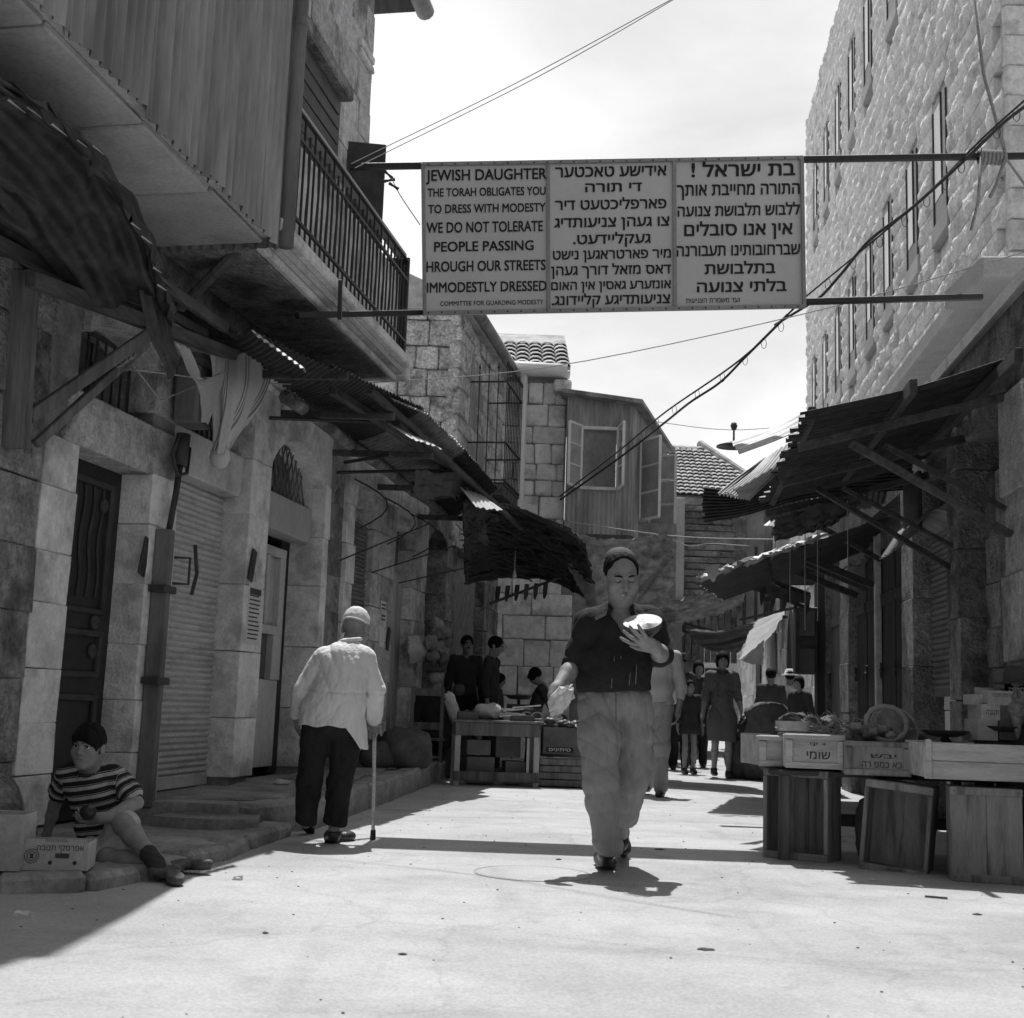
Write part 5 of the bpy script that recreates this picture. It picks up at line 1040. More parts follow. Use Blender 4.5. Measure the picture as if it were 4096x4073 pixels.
# left work table, goods and boxes below
TB=thing('work_table',(-.1,14.3,0),'rough wooden table with slatted base in front of the left shop','table')
RT=rot('Z',6)
TQ=lambda x,y,z: np.array([-.1,14.3,0])+RT@np.array([x,y,z])
board(TB,TQ(0,0,.685),(1.0,.62,.025),RT,M_woodz,'top'); board(TB,TQ(0,-.28,.6),(.92,.025,.14),RT,M_woodz,'apron'); board(TB,TQ(0,.28,.6),(.92,.025,.14),RT,M_woodz,'apron')
for x in(-.43,.43):
    for y in(-.27,.27): board(TB,TQ(x,y,.265),(.06,.05,.53),RT,M_plast,'leg')
board(TB,TQ(0,-.3,.1),(.92,.025,.1),RT,M_woodz,'foot_rail'); board(TB,TQ(.34,-.26,.3),(.03,.03,.45),RT,M_plast,'leg')
for k,(x,y,z,w,d,h,l) in enumerate(((-.16,0,0.02,.3,.3,.28,'dull carton on the ground at the left under the work table'),(.22,.05,.02,.22,.3,.24,'dull carton on the ground at the right under the work table'),(-.2,.02,.32,.26,.3,.16,'flat printed carton stacked under the table top'),(.12,.06,.3,.28,.3,.24,'upper dark carton below the right half of the table top'))):
    q=TQ(x,y,z); carton(q,6+k*3,w,d,h,l,M_cardd,'cartons under the work table',open_=False)
for k,(x,y,w,d,h,l) in enumerate(((-.32,-.1,.22,.2,.08,'low carton tray at the left end of the work table'),(.28,-.12,.26,.2,.06,'low carton tray at the right end of the work table'))): q=TQ(x,y,.7); carton(q,6,w,d,h,l,M_cardd,'trays on the work table')
rock(TQ(-.08,-.05,.8),(.15,.14,.1),31,M_lgrey,'plastic_bag',label='crumpled clear bag lying on the work table',cat='bag',smooth=True)
for k in range(7): b=B(); p=TQ(.0+rnd(-.1,.2),-.1+rnd(-.08,.1),.72+.02*k); b.tube([p,p+[rnd(.2,.35),rnd(-.06,.06),rnd(-.01,.04)]],.01,6); b.build('stick',M_straw,label='thin stick in the pile on the work table',cat='stick',group='sticks on the work table')
for k in range(2):
    c=TQ(.36+.12*k,.12,.73); b=B(); b.tube([c+np.array([.07*math.cos(t),0,.07*math.sin(t)]) for t in np.linspace(0,6.283,20)],.008,5,False); b.build('wire_hoop',M_straw,label='small ring standing on the work table, %s of two'%('left','right')[k],cat='ring',group='rings on the work table')
b=B(); c=atY(2075,2800,15.2); b.lathe([(.0,.0),(.12,.01),(.16,.05),(.155,.05),(.11,.02),(0,.012)],c,20); b.box(c-[0,0,.1],(.28,.14,.1),None,.01); b.tube([c-[0,0,.06],c],.02,8); b.build('balance_scale',M_iron,label='dark scale with a shallow pan on the bench behind the work table',cat='scale')
b=B(); c=atY(2105,2850,14.9); b.lathe([(.0,-.06),(.17,-.06),(.19,.05),(.18,.05),(.16,-.04),(0,-.04)],c,22); b.build('metal_basin',M_iron,label='dark round basin behind the work table',cat='basin',smooth=True)
BN2=thing('back_bench',(0.,15.4,0),'dark goods bench behind the work table','bench'); board(BN2,(.0,15.4,.62),(1.3,.6,.04),RT,M_wdoor,'top')
for x in(-.55,.55):
    for y in(15.2,15.6): board(BN2,(x,y,.3),(.06,.06,.6),RT,M_wdoor,'leg')
board(BN2,(-.65,15.3,.4),(.5,.3,.75),RT,M_wdoor,'side_box')
for k in range(6): p=np.array([-.55+k*.1,15.3+rnd(-.1,.1),.72+.02*(k%3)]); rock(p,(.07,.06,.06),50+k,M_prod,'bundle',smooth=True,label='lumpy vegetable bundle on the dark goods bench',cat='vegetables',group='bundles on the goods bench')
b=B(); c=atY(1835,2760,15.2); b.lathe([(.0,-.07),(.05,-.06),(.075,-.01),(.07,.03),(.05,.06),(.055,.065),(0,.065)],c,18); b.build('clay_pot',M_sack,smooth=True,label='small banded pot beside the seated vendor',cat='pot')
# slatted crate with tilted carton of greens
SCR=thing('slatted_crate',(.62,14.3,0),'slatted crate on the ground right of the work table','crate')
for i in range(4): board(SCR,(.62,14.12,.05+i*.075),(.58,.015,.065),rot('Z',2),M_woodz,'slat'); board(SCR,(.62,14.48,.05+i*.075),(.58,.015,.065),rot('Z',2),M_woodz,'slat'); board(SCR,(.34,14.3,.05+i*.075),(.015,.34,.065),None,M_woodz,'slat')
for x in(.36,.88): board(SCR,(x,14.15,.16),(.04,.04,.32),None,M_woodz,'corner_post')
board(SCR,(.62,14.3,.05),(.54,.34,.02),None,M_woodz,'bottom')
T,Q,fr=carton((.68,14.3,.34),3,.52,.36,.28,'tilted carton of greens with a dark lettered band on the slatted crate',M_cardd,pitch=-8)
b=B(); b.box(Q(-.08,-.183,.04),(.3,.004,.055),rot('Z',3)@rot('X',-8)); b.build('dark_band',M_ink,fr); put_text('סיתיניס',lambda x,y:Q(x-.26,-.1865,.28-y),.06,.3,.24,.032,0,fr,M_card,heb=True,off=.01)
for k in range(16): rock(Q(rnd(-.22,.22),rnd(-.14,.14),.29+rnd(0,.08)),(.06,.05,.045),70+k,M_melon,'vegetable',smooth=True,label='leafy vegetable heaped in the tilted carton',cat='vegetable',group='vegetables in the tilted carton')
# chair, hanging bag and gourds at the wall
CHR=thing('wooden_chair',(-.95,15.0,.0),'tall backed wooden chair seen from behind with the seated vendor','chair')
for x,y in((-1.06,14.75),(-.72,14.8)): board(CHR,(x,y,.52),(.04,.04,1.04),None,M_woodz,'leg')
for x,y in((-1.06,15.15),(-.72,15.2)): board(CHR,(x,y,.22),(.04,.04,.44),None,M_woodz,'leg')
board(CHR,(-.89,14.97,.45),(.4,.44,.03),rot('Z',6),M_woodz,'seat')
for z in(.6,.98): board(CHR,(-.89,14.775,z),(.32,.02,.08),rot('Z',7),M_woodz,'back_slat')
board(CHR,(-.89,14.78,.25),(.32,.02,.03),rot('Z',7),M_woodz,'stretcher')
g=patch([[lp(1635,2545,.05),lp(1700,2545,.06)],[lp(1637,2600,.08),lp(1705,2600,.14)],[lp(1638,2655,.06),lp(1715,2640,.12)]],14,12); g+=np.random.randn(*g.shape)*.008; b=B(); thick(b,g,.02); b.build('hanging_bag',M_lgrey,label='grey bag hanging from a hook on the shop wall',cat='bag',smooth=True)
for k,(x,y) in enumerate(((1735,2540),(1775,2530),(1722,2570),(1755,2590),(1780,2600),(1728,2625),(1768,2635),(1745,2500),(1780,2570))):
    p=lp(x,y,.2); rock(p,(.085,.085,.085),90+k,M_prod,'gourd',squash=1.,smooth=True,label='round gourd in the bunch hanging above the beret of the seated vendor',cat='gourd',group='hanging gourds')
# litter and stones
for k,(px,py,r,mt,l) in enumerate(((2640,3400,.035,M_dirt,'dark flattened scrap lying in the shadow band right of the walking man'),(1610,3820,.018,M_dirt,'lone dark pebble on the bare foreground street'),(2820,3800,.04,M_dirt,'dark torn scrap in the right foreground'),(355,3560,.05,M_paper,'crumpled white paper by the kerb corner'),(90,3665,.05,M_paper,'pale paper scrap in the shadow at lower left'),(955,3520,.03,M_paper,'small pale scrap on the lit street right of the boy'),(2235,3440,.02,M_dirt,'tiny dark scrap left of the walking man'),(3910,3660,.025,M_dirt,'dark scrap near the right edge below the crates'),(1060,3735,.014,M_dirt,'small pebble on the lower left street'))):
    p=gnd(px,py); rock(p+[0,0,.003],(r*.8,r*.5,.005 if mt is M_dirt else .022),120+k,mt,'litter',label=l,cat='litter')
for k,(px,py,q) in enumerate(((3700,3590,(3790,3598)),(3470,3522,(3500,3526)),(3640,3545,(3690,3553)))): b=B(); b.bar(gnd(px,py)+[0,0,.006],gnd(*q)+[0,0,.006],.012,.008); b.build('splinter',M_dirt if k==0 else M_paper,label=('long dark wood splinter on the street below the crates','short pale splinter just below the leaning crate','pale splinter below the upright boarded crate')[k],cat='litter')
b=B()
for k in range(220):
    x=rs.uniform(-2.2,2.6); y=rs.uniform(3.2,13); s=rs.uniform(.002,.005); b.box((x,y,s*.3),(s*2,s*1.5,s),rot('Z',rs.rand()*180))
b.build('grit',M_dirt,label='fine dark grit scattered over the street',cat='gravel',kind='stuff')
rock(lp(1120,3175,.35)*[1,1,0]+[0,0,.215],(.07,.05,.03),141,M_paper,'crumpled_cloth',label='crumpled white cloth on the raised pavement left of the old man',cat='cloth',smooth=True)
rock(lp(1205,3180,.35)*[1,1,0]+[0,0,.225],(.06,.05,.035),142,M_paper,'crumpled_paper',label='white crumpled bag on the pavement touching the old man outline',cat='litter',smooth=True)
p=gnd(1600,3240); b=B(); b.bar(p+[-.05,0,.005],p+[.25,.02,.005],.01,.006); b.build('straw_stalk',M_paper,label='pale straw on the ground behind the cane tip',cat='litter')
# ================================================================== people: smooth bodies grown from rounded limbs
class Sdf:
    def __init__(s): s.P=[]; s.F=[]
    def rc(s,a,b,r1,r2,k=.02): s.P.append((0,np.asarray(a,float),np.asarray(b,float),r1,r2,k,False)); return s
    def el(s,c,r,R=None,k=.02,sub=False): s.P.append((1,np.asarray(c,float),np.asarray(r,float)*np.ones(3),np.eye(3) if R is None else np.asarray(R),0,k,sub)); return s
    def mesh(s,h):
        lo=np.full(3,1e9); hi=-lo
        for p in s.P:
            if p[6]: continue
            if p[0]==0: r=max(p[3],p[4]); a=np.minimum(p[1],p[2])-r; c=np.maximum(p[1],p[2])+r
            else: r=p[2].max(); a=p[1]-r; c=p[1]+r
            lo=np.minimum(lo,a); hi=np.maximum(hi,c)
        lo-=.03+2*h; hi+=.03+2*h; n=np.ceil((hi-lo)/h).astype(int)+1
        D=np.full(n,.1,dtype=np.float32); ax=[lo[i]+h*np.arange(n[i]) for i in range(3)]
        for p in s.P:
            k=p[5]; m=k+.02
            if p[0]==0: r=max(p[3],p[4]); a=np.minimum(p[1],p[2])-r-m; c=np.maximum(p[1],p[2])+r+m
            else: r=p[2].max(); a=p[1]-r-m; c=p[1]+r+m
            i0=np.clip(((a-lo)/h).astype(int),0,n-1); i1=np.clip(((c-lo)/h).astype(int)+2,1,n); sl=tuple(slice(i0[i],i1[i]) for i in range(3))
            X,Y,Z=np.meshgrid(*[ax[i][sl[i]] for i in range(3)],indexing='ij'); Q=np.stack([X,Y,Z],-1).astype(np.float32)
            if p[0]==0:
                ba=(p[2]-p[1]).astype(np.float32); pa=Q-p[1].astype(np.float32); t=np.clip(pa@ba/max(ba@ba,1e-9),0,1); d=np.linalg.norm(pa-t[...,None]*ba,axis=-1)-(p[3]+(p[4]-p[3])*t)
            else:
                q=(Q-p[1].astype(np.float32))@p[3].astype(np.float32); r_=p[2].astype(np.float32); k0=np.linalg.norm(q/r_,axis=-1); k1=np.linalg.norm(q/(r_*r_),axis=-1)+1e-6; d=k0*(k0-1)/k1
            E=D[sl]
            if p[6]: d=-d; hh=np.maximum(k-np.abs(E-d),0)/k; D[sl]=np.maximum(E,d)+hh*hh*k*.25
            else: hh=np.maximum(k-np.abs(E-d),0)/k; D[sl]=np.minimum(E,d)-hh*hh*k*.25
        if s.F:
            X,Y,Z=np.meshgrid(*ax,indexing='ij')
            for f in s.F: D=f(D,X,Y,Z)
        D[0]=D[-1]=.1; D[:,0]=D[:,-1]=.1; D[:,:,0]=D[:,:,-1]=.1
        S=D<0; c=np.zeros(tuple(n-1),np.int8)
        for i in(0,1):
            for j in(0,1):
                for k in(0,1): c+=S[i:n[0]-1+i,j:n[1]-1+j,k:n[2]-1+k]
        mx=(c>0)&(c<8); ci=np.argwhere(mx); idx=np.full(c.shape,-1,np.int64); idx[mx]=np.arange(len(ci))
        acc=np.zeros((len(ci),3)); cnt=np.zeros(len(ci)); cs=[(i,j,k) for i in(0,1) for j in(0,1) for k in(0,1)]
        val={q:D[ci[:,0]+q[0],ci[:,1]+q[1],ci[:,2]+q[2]] for q in cs}
        for a in cs:
            for x in range(3):
                if a[x]==0:
                    b_=list(a); b_[x]=1; b_=tuple(b_); A,Bv=val[a],val[b_]; m=(A<0)!=(Bv<0); t=A[m]/(A[m]-Bv[m]); pt=np.tile(np.array(a,float),(m.sum(),1)); pt[:,x]+=t; acc[m]+=pt; cnt[m]+=1
        v=(ci+acc/cnt[:,None])*h+lo; fs=[]
        for x in range(3):
            o=[i for i in range(3) if i!=x]; sl0=[slice(1,-1)]*3; sl1=[slice(1,-1)]*3; sl0[x]=slice(0,-1); sl1[x]=slice(1,None)
            a=S[tuple(sl0)]; b_=S[tuple(sl1)]; e=np.argwhere(a!=b_); off=np.ones(3,int); off[x]=0; g=e+off; sg=a[tuple(e.T)]
            q=[]
            for (u,w) in((-1,-1),(0,-1),(0,0),(-1,0)):
                t=g.copy(); t[:,o[0]]+=u; t[:,o[1]]+=w; q.append(idx[t[:,0],t[:,1],t[:,2]])
            q=np.stack(q,1); fl=sg if x!=1 else ~sg; q[~fl]=q[~fl][:,::-1]; fs.append(q)
        f=np.concatenate(fs); f=f[(f>=0).all(1)]; return v,f
def folds(amp,dirs,seed=0):
    rs=np.random.RandomState(seed); pr=[(np.asarray(d,float)*w,rs.rand()*6,rs.uniform(.6,1.2)) for d,w in dirs]
    def f(D,X,Y,Z):
        n=0
        for d,ph,a in pr:
            th=d[0]*X+d[1]*Y+d[2]*Z+ph+1.7*np.sin(11*X+5*Z+ph)+1.1*np.sin(7*Y-13*Z+2*ph)
            n=n+a*((1-np.abs(np.sin(th*.5)))**2-.3)
        return D+(2.2*amp*n/math.sqrt(len(pr))).astype(np.float32)
    return f
def cutp(p,nv,ph=0.,amp=0.):   # keep the side the normal points away from
    p=np.asarray(p,float); nv=nrm(nv)
    def f(D,X,Y,Z): return np.maximum(D,((X-p[0])*nv[0]+(Y-p[1])*nv[1]+(Z-p[2])*nv[2]+amp*np.sin(31*X+23*Y+ph)).astype(np.float32))
    return f
def headframe(f,u):
    f=nrm(f); u=np.asarray(u,float); u=nrm(u-f*u.dot(f)); s=np.cross(f,u); return np.stack([s,f,u],1)
class Head:
    def __init__(s,c,f,u,sc): s.c=np.asarray(c,float); s.R=headframe(f,u); s.k=sc
    def p(s,x,y,z): return s.c+s.R@np.array([x,y,z])*s.k
    def skin(s,S,female=False,fat=0.,young=False,closed=False,old=False):
        k=s.k; E=lambda c,r,kk=.02,sub=False: S.el(s.p(*c),np.array(r)*k,s.R,kk*k,sub); C=lambda a,b,r1,r2,kk=.012: S.rc(s.p(*a),s.p(*b),r1*k,r2*k,kk*k)
        E((0,-.012,.035),(.076,.096,.086)); E((0,.022,-.03),(.063+fat*.012,.073,.082)); E((0,.03,-.075),(.047+fat*.016,.056,.042),.03); E((0,.066,-.1),(.022,.02,.018),.025)
        if fat: E((0,.02,-.115),(.05,.05,.03),.03)
        for x in(-1,1): E((x*.04,.064,-.028),(.026+fat*.006,.024,.028),.025); E((x*.033,.1,.007),(.021,.018,.014),.01,True); E((x*.033,.076,.006),(.0155,.0145,.0135 if closed else .0125),.004); C((x*.014,.092,.026),(x*.05,.075,.027),.0075,.006,.014)
        for x in(-1,1): E((x*.082,-.012,-.006),(.013,.02,.034),.008); E((x*.09,-.002,-.002),(.005,.011,.019),.006,True)
        if young: C((0,.09,.012),(0,.108,-.026),.007,.0105,.014)
        else: C((0,.092,.016),(0,.118,-.028),.009,.0135,.012)
        for x in(-1,1): E((x*.0135,.099,-.031),(.0095,.01,.0085),.008)
        C((-.021,.088,-.058),(0,.0965,-.056),.0055,.0065,.006); C((.021,.088,-.058),(0,.0965,-.056),.0055,.0065,.006); C((-.017,.088,-.068),(.017,.088,-.068),.006,.006,.008)
        E((0,.102,-.0625),(.024,.008,.0018),.003,True); E((0,.1,-.08),(.018,.01,.006),.01,True)
    def feats(s,root,brow=M_hair,eyes=True,closed=False,lips=True,lid=M_hair,bt=1.):
        k=s.k
        for x in(-1,1):
            b=B(); b.tube([s.p(x*.014,.0985,.026),s.p(x*.032,.0965,.032),s.p(x*.05,.083,.028)],[.004*k*bt,.0056*k*bt,.0028*k*bt],6); b.build('eyebrow',brow,root,smooth=True)
            if closed: b=B(); b.tube([s.p(x*.019,.0875,.003),s.p(x*.033,.0925,-.0025),s.p(x*.047,.084,.002)],.0016*k,5); b.build('eyelashes',lid,root,smooth=True)
            elif eyes:
                b=B(); b.lathe([(0,-.012),(.008,-.009),(.0115,-.003),(.012,.003),(.009,.009),(0,.0125)],(0,0,0),12); b.v[0]=b.v[0]*k*1.12@rot('X',-90).T@s.R.T+s.p(x*.033,.0785,.006); e_=b.build('eye',M_eye,root,smooth=True)
                b=B(); b.lathe([(.006,0),(.005,.0022),(0,.003)],(0,0,0),12); b.v[0]=b.v[0]*k*1.1@rot('X',-90).T@s.R.T+s.p(x*.033-.003,.0905,.006); b.build('iris',M_hair,e_,smooth=True)
                b=B(); b.tube([s.p(x*.019,.088,.011),s.p(x*.033,.094,.0155),s.p(x*.047,.085,.011)],.0022*k,5); b.build('eyelid_line',lid,root,smooth=True)
        if lips: b=B(); b.tube([s.p(-.023,.0885,-.0635),s.p(-.01,.0965,-.0615),s.p(0,.0985,-.063),s.p(.01,.0965,-.0615),s.p(.023,.0885,-.0635)],.0022*k,5); b.build('mouth_line',M_lip,root,smooth=True)
    def hair(s,S,style='short',vol=.012):
        k=s.k; S.el(s.p(0,-.014,.038),(np.array((.076,.096,.086))+vol)*k,s.R,.02*k)
        if style=='bob':
            for x in(-1,1): S.el(s.p(x*.068,-.012,-.03),np.array((.026,.055,.075))*k,s.R,.02*k); 
            S.el(s.p(0,-.075,-.03),np.array((.07,.035,.075))*k,s.R,.03*k); S.el(s.p(0,.11,-.035),np.array((.058,.07,.085))*k,s.R,.012*k,True)
        elif style=='fringe': S.el(s.p(0,.07,.052),np.array((.066,.034,.038))*k,s.R,.02*k); S.el(s.p(.01,.112,-.045),np.array((.07,.075,.088))*k,s.R,.012*k,True)
        elif style=='receding': S.F.append(cutp(s.p(0,.05,.08),s.R@np.array([0,1,-.72]),0,.003)); S.F.append(cutp(s.p(0,.03,.0),s.R@np.array([0,1,-.12]),1.,.002))
        else: S.el(s.p(0,.125,-.02),np.array((.068,.085,.112))*k,s.R,.012*k,True)
        if style!='bob':
            S.el(s.p(0,-.01,-.13),np.array((.11,.09,.09))*k,s.R,.015*k,True)
            for x in(-1,1): S.el(s.p(x*.085,-.005,-.035),np.array((.03,.04,.045))*k,s.R,.012*k,True)
        S.F.append(folds(.0022*k,[((1,.35,.15),170),((.8,-.6,.2),150),((.2,1,.3),190)],3))
M_eye=M('eye white',.55,.05,5,rough=.25,bump=0,spec=.5); M_lip=M('lip line',.06,.1,5,bump=0)
def hand(S,w,d,pn,curl=25,ts=1,k=1.,spread=.0,thumb=.5):
    """palm from wrist w along d, palm faces pn, thumb on side ts"""
    d=nrm(d); pn=np.asarray(pn,float); pn=nrm(pn-d*pn.dot(d)); sd=np.cross(d,pn)*ts; R=np.stack([sd,d,pn],1); w=np.asarray(w,float)
    S.el(w+d*.048*k,np.array([.04,.052,.017])*k,R,.015*k); S.rc(w-d*.01,w+d*.03*k,.026*k,.03*k,.02*k)
    for i,(x,L_) in enumerate(((.031,.9),(.0105,1.),(-.0105,.95),(-.03,.75))):
        p=w+d*.09*k*(1 if i<3 else .95)+sd*x*k; a=math.radians(curl*(.7+.12*i)); dd=nrm(d+sd*spread*(1.5-i)*.25)
        for j,l in enumerate((.042,.027,.022)):
            v=dd*math.cos(a)+pn*math.sin(a); q=p+v*l*L_*k; S.rc(p,q,(.0095-.0008*j)*k,(.0088-.0008*j)*k,.004*k); p=q; a+=math.radians(curl)
    p=w+d*.025*k+sd*.03*k; v=nrm(d*.75+sd*(1.-thumb*.5)+pn*thumb); q=p+v*.045*k; S.rc(p,q,.0125*k,.0105*k,.008*k); S.rc(q,q+nrm(v+d*.5+pn*thumb*.5)*.035*k,.0105*k,.008*k,.004*k)
def shoe(root,an,d,sole,L_=.27,W_=.095,mat=None,pitch=0.,h=.008,H_=.07):
    """shoe whose sole middle sits at `sole`, toe along d"""
    d=nrm(np.asarray(d,float)); s_=nrm(np.cross(d,(0,0,1))); R=np.stack([s_,d,np.cross(s_,d)],1); S=Sdf(); c=np.asarray(sole,float)
    S.el(c+R@np.array([0,.06*L_/.27,.028]),(W_*.5,L_*.32,.036),R,.03); S.el(c+R@np.array([0,-.075*L_/.27,.036]),(W_*.42,L_*.22,.045),R,.03); S.rc(c+R@np.array([0,-.06*L_/.27,.04]),np.asarray(an,float),.042,.045,.03)
    up=R[:,2]; S.F.append(cutp(c+up*.004,-up)); S.F.append(cutp(np.asarray(an,float)+up*.02,up))
    v,f=S.mesh(h); o=obj('shoe',v,f,mat or M_shoe,root,True)
    b=B(); po=[(W_*.42*math.cos(t)*(1.06 if math.sin(t)>0 else .86),L_*.5*math.sin(t)) for t in np.linspace(0,2*math.pi,20)[:-1]]; b.prism(po,c,R[:,0],R[:,1],up*.014); b.build('sole',M_black,o); return o
def limb(S,a,b_,r1,r2,k=.02,bulge=0.,t=.35):
    a=np.asarray(a,float); b_=np.asarray(b_,float); m=a+(b_-a)*t; rm=r1+(r2-r1)*t+bulge; S.rc(a,m,r1,rm,k); S.rc(m,b_,rm,r2,k)
def fig(root,J,h,part,fn,mat,smooth=True):
    S=Sdf(); fn(S); v,f=S.mesh(h); return obj(part,v,f,mat,root,smooth)
def lerp(a,b_,t): return np.asarray(a)+(np.asarray(b_)-np.asarray(a))*t

# ------------------------------------------------------------------ the walking man with the half melon
def walker():
    q=lambda x,y,d=0.: atY(x,y,7.2+d)
    root=thing('person',gnd(2430,3480),'stout man in dark polo shirt and pale trousers walking and holding half a melon','person'); h=.0055
    HD=Head(q(2485,2312,-.05),(.14,-1,-.34),(-.03,-.3,1),1.16)
    nb=q(2478,2452,.06); sh=[q(2358,2498,.04),q(2600,2494,.04)]; el=[q(2300,2655,.02),q(2645,2622,.0)]; wr=[q(2222,2760,-.16),q(2622,2592,-.34)]
    ch=q(2482,2545,.04); be=q(2456,2680,.0); pe=q(2460,2815,.05); hip=[q(2398,2850,.04),q(2525,2850,.06)]; kn=[q(2402,3130,-.12),q(2520,3120,.08)]; an=[q(2428,3380,-.1),q(2482,3345,.3)]
    sx=nrm(sh[1]-sh[0]); R=np.stack([sx,nrm(np.cross((0,0,1),sx)),[0,0,1]],1)
    def body(S):
        HD.skin(S,fat=1.,closed=True); S.rc(nb,HD.p(0,-.01,-.08),.068,.064,.03); S.rc(sh[0],sh[1],.06,.06,.04); S.el(ch,(.15,.11,.16),R,.05); S.el(be,(.15,.12,.15),R,.05); S.el(pe,(.14,.1,.12),R,.05)
        for i in(0,1):
            limb(S,sh[i],el[i],.055,.045,.03); limb(S,el[i],wr[i],.05,.031,.02,.004); S.rc(hip[i],kn[i],.07,.055,.03); S.rc(kn[i],an[i],.055,.04,.03)
        hand(S,wr[0],q(2195,2850,-.2)-wr[0],(.7,-.2,.2),38,-1,1.12); hand(S,wr[1],q(2530,2545,-.42)-wr[1],(-.1,.75,.75),14,1,1.15,.9,.5)
    fig(root,None,h,'body',body,M_skin)
    HD.feats(root,closed=True)
    def hair(S): HD.hair(S,'receding',.008)
    fig(root,None,.005,'hair',hair,M_hair)
    b=B(); b.lathe([(.082,-.012),(.088,-.004),(.086,.012),(.074,.034),(.05,.052),(.025,.06),(0,.062),(0,.05),(.06,.03)],(0,0,0),26); b.v[0]=b.v[0]*.98@HD.R.T+HD.p(0,-.04,.09); b.build('skullcap',M('dark grey knit',.1,.2,12,bump=.6,bs=120),root,smooth=True)
    def shirt(S):
        S.rc(sh[0]+[.02,0,.01],sh[1]+[-.02,0,.01],.085,.085,.06); S.el(ch,(.205,.145,.17),R,.06); S.el(be+[0,-.015,0],(.21,.165,.17),R,.07); S.el(q(2455,2750,.02),(.205,.155,.1),R,.06); S.rc(nb,nb+[0,-.01,-.03],.09,.1,.05)
        e0=lerp(sh[0],el[0],.98); e1=lerp(sh[1],el[1],.95); S.rc(sh[0],e0,.085,.07,.04); S.rc(sh[1],e1,.085,.068,.04); S.rc(lerp(sh[0],el[0],.86),e0,.075,.075,.012); S.rc(lerp(sh[1],el[1],.84),e1,.073,.073,.012)
        S.F.append(folds(.0055,[((.2,.3,1),24),((.8,.2,.9),31),((-.7,.4,.8),38)],2))
        S.F.append(cutp(q(2455,2768,.0),(.06,0,-1),0,.003)); S.el(nb+[0,-.1,.0],(.06,.09,.075),rot('X',25),.02,True); S.el(nb+[.01,-.14,-.06],(.028,.06,.06),None,.015,True); S.el(HD.p(0,-.02,-.11),(.066,.066,.07),HD.R,.01,True)
    fig(root,None,h,'shirt',shirt,M_shirt)
    for s_ in(-1,1):   # open collar wings
        c=nb+np.array([s_*.075,-.035,.015]); g=patch([[c+[-s_*.015,.05,.045],c+[-s_*.0,-.03,.035],c+[-s_*.03,-.085,-.0]],[c+[s_*.02,.05,.02],c+[s_*.03,-.03,.005],c+[s_*.0,-.1,-.035]],[c+[s_*.05,.05,-.01],c+[s_*.075,-.045,-.025],c+[s_*.07,-.105,-.075]]],10,12); b=B(); thick(b,g,.006); b.build('collar',M_shirt,root,smooth=True)
    M_stain=M('milky drip',.2,.3,20,bump=0)
    for (x,y0,y1) in((2438,2715,2760),(2508,2690,2762),(2533,2660,2755),(2444,2630,2650),(2470,2630,2640)):
        yy=np.linspace(y0,y1,6); pp=[]
        for y in yy:
            p=q(x-(y-2700)*.04,y,.0); p[1]=be[1]-.015-.165*math.sqrt(max(0.05,1-((p[0]-be[0])/.21)**2-((p[2]-be[2])/.172)**2))-.009; pp.append(p)
        b=B(); b.tube(pp,[.0015,.0025,.002,.0025,.003,.0015],5); b.build('drip_stain',M_stain,root,smooth=True)
    def tro(S):
        S.el(q(2462,2800,.04),(.208,.16,.13),R,.06)
        limb(S,q(2395,2850,.0),kn[0],.113,.091,.05,.004); limb(S,kn[0],an[0]+[0,0,.01],.092,.07,.04); limb(S,q(2535,2850,.05),kn[1]+[.01,0,0],.112,.09,.018,.004); limb(S,kn[1]+[.01,0,0],an[1],.089,.07,.018)
        S.rc(an[0]+[-.012,0,.03],an[0]+[.012,-.02,.0],.074,.076,.02)
        S.F.append(folds(.0045,[((1,.4,.2),70),((.9,-.5,.3),48),((.5,.2,.9),60),((-.6,.3,.9),44)],5)); S.F.append(cutp(q(2460,2745,0),(0,0,1)))
        S.F.append(cutp(an[0]-[0,0,.03],(0,.35,-1)))
    fig(root,None,h,'trousers',tro,M_trou)
    b=B(); b.tube([q(2464,2775+t*125,-.135-.02*math.sin(t*3)) for t in np.linspace(0,1,6)],.0022,5); b.build('fly_seam_shade',M_iron,root,smooth=True)  # dark tube draws the fly seam with the shade of its fold painted in
    shoe(root,q(2425,3415,-.1),(.05,-1,0),gnd(2418,3468)*[1,1,0],.31,.12,h=.006); s0=gnd(2490,3432); shoe(root,q(2484,3372,.28),(.0,-.86,-.5),s0+[0,.05,.075],.27,.1)
    # food at the mouth
    b=B(); b.lathe([(0,-.008),(.012,-.004),(.012,.004),(0,.01)],HD.p(.012,.102,-.06),10); b.build('bite_of_melon',M_flesh,root,smooth=True)
    b=B(); w=wr[1]; dv=nrm(wr[1]-el[1]); Rw=frame(dv); b.lathe([(.036,-.01),(.039,-.006),(.039,.006),(.036,.01)],w,20,np.stack([Rw[:,0],Rw[:,2],dv],1)); b.build('wristwatch',M_galv,root,smooth=True)
    # the half melon, resting in the hand
    c=q(2570,2488,-.3); n=nrm((-.14,-.42,.88)); Rm=headframe(nrm(np.cross((1,0,0),n)) ,n); ML=thing('half_melon',c,'half melon with white flesh held up in the hand of the walking man','melon')
    b=B(); b.lathe([(0,-.095),(.05,-.082),(.088,-.048),(.107,0),(.105,.003),(.1,-.03)],c,32,Rm); b.build('rind',M_melon,ML,smooth=True)
    rs=np.random.RandomState(8); g=[]; 
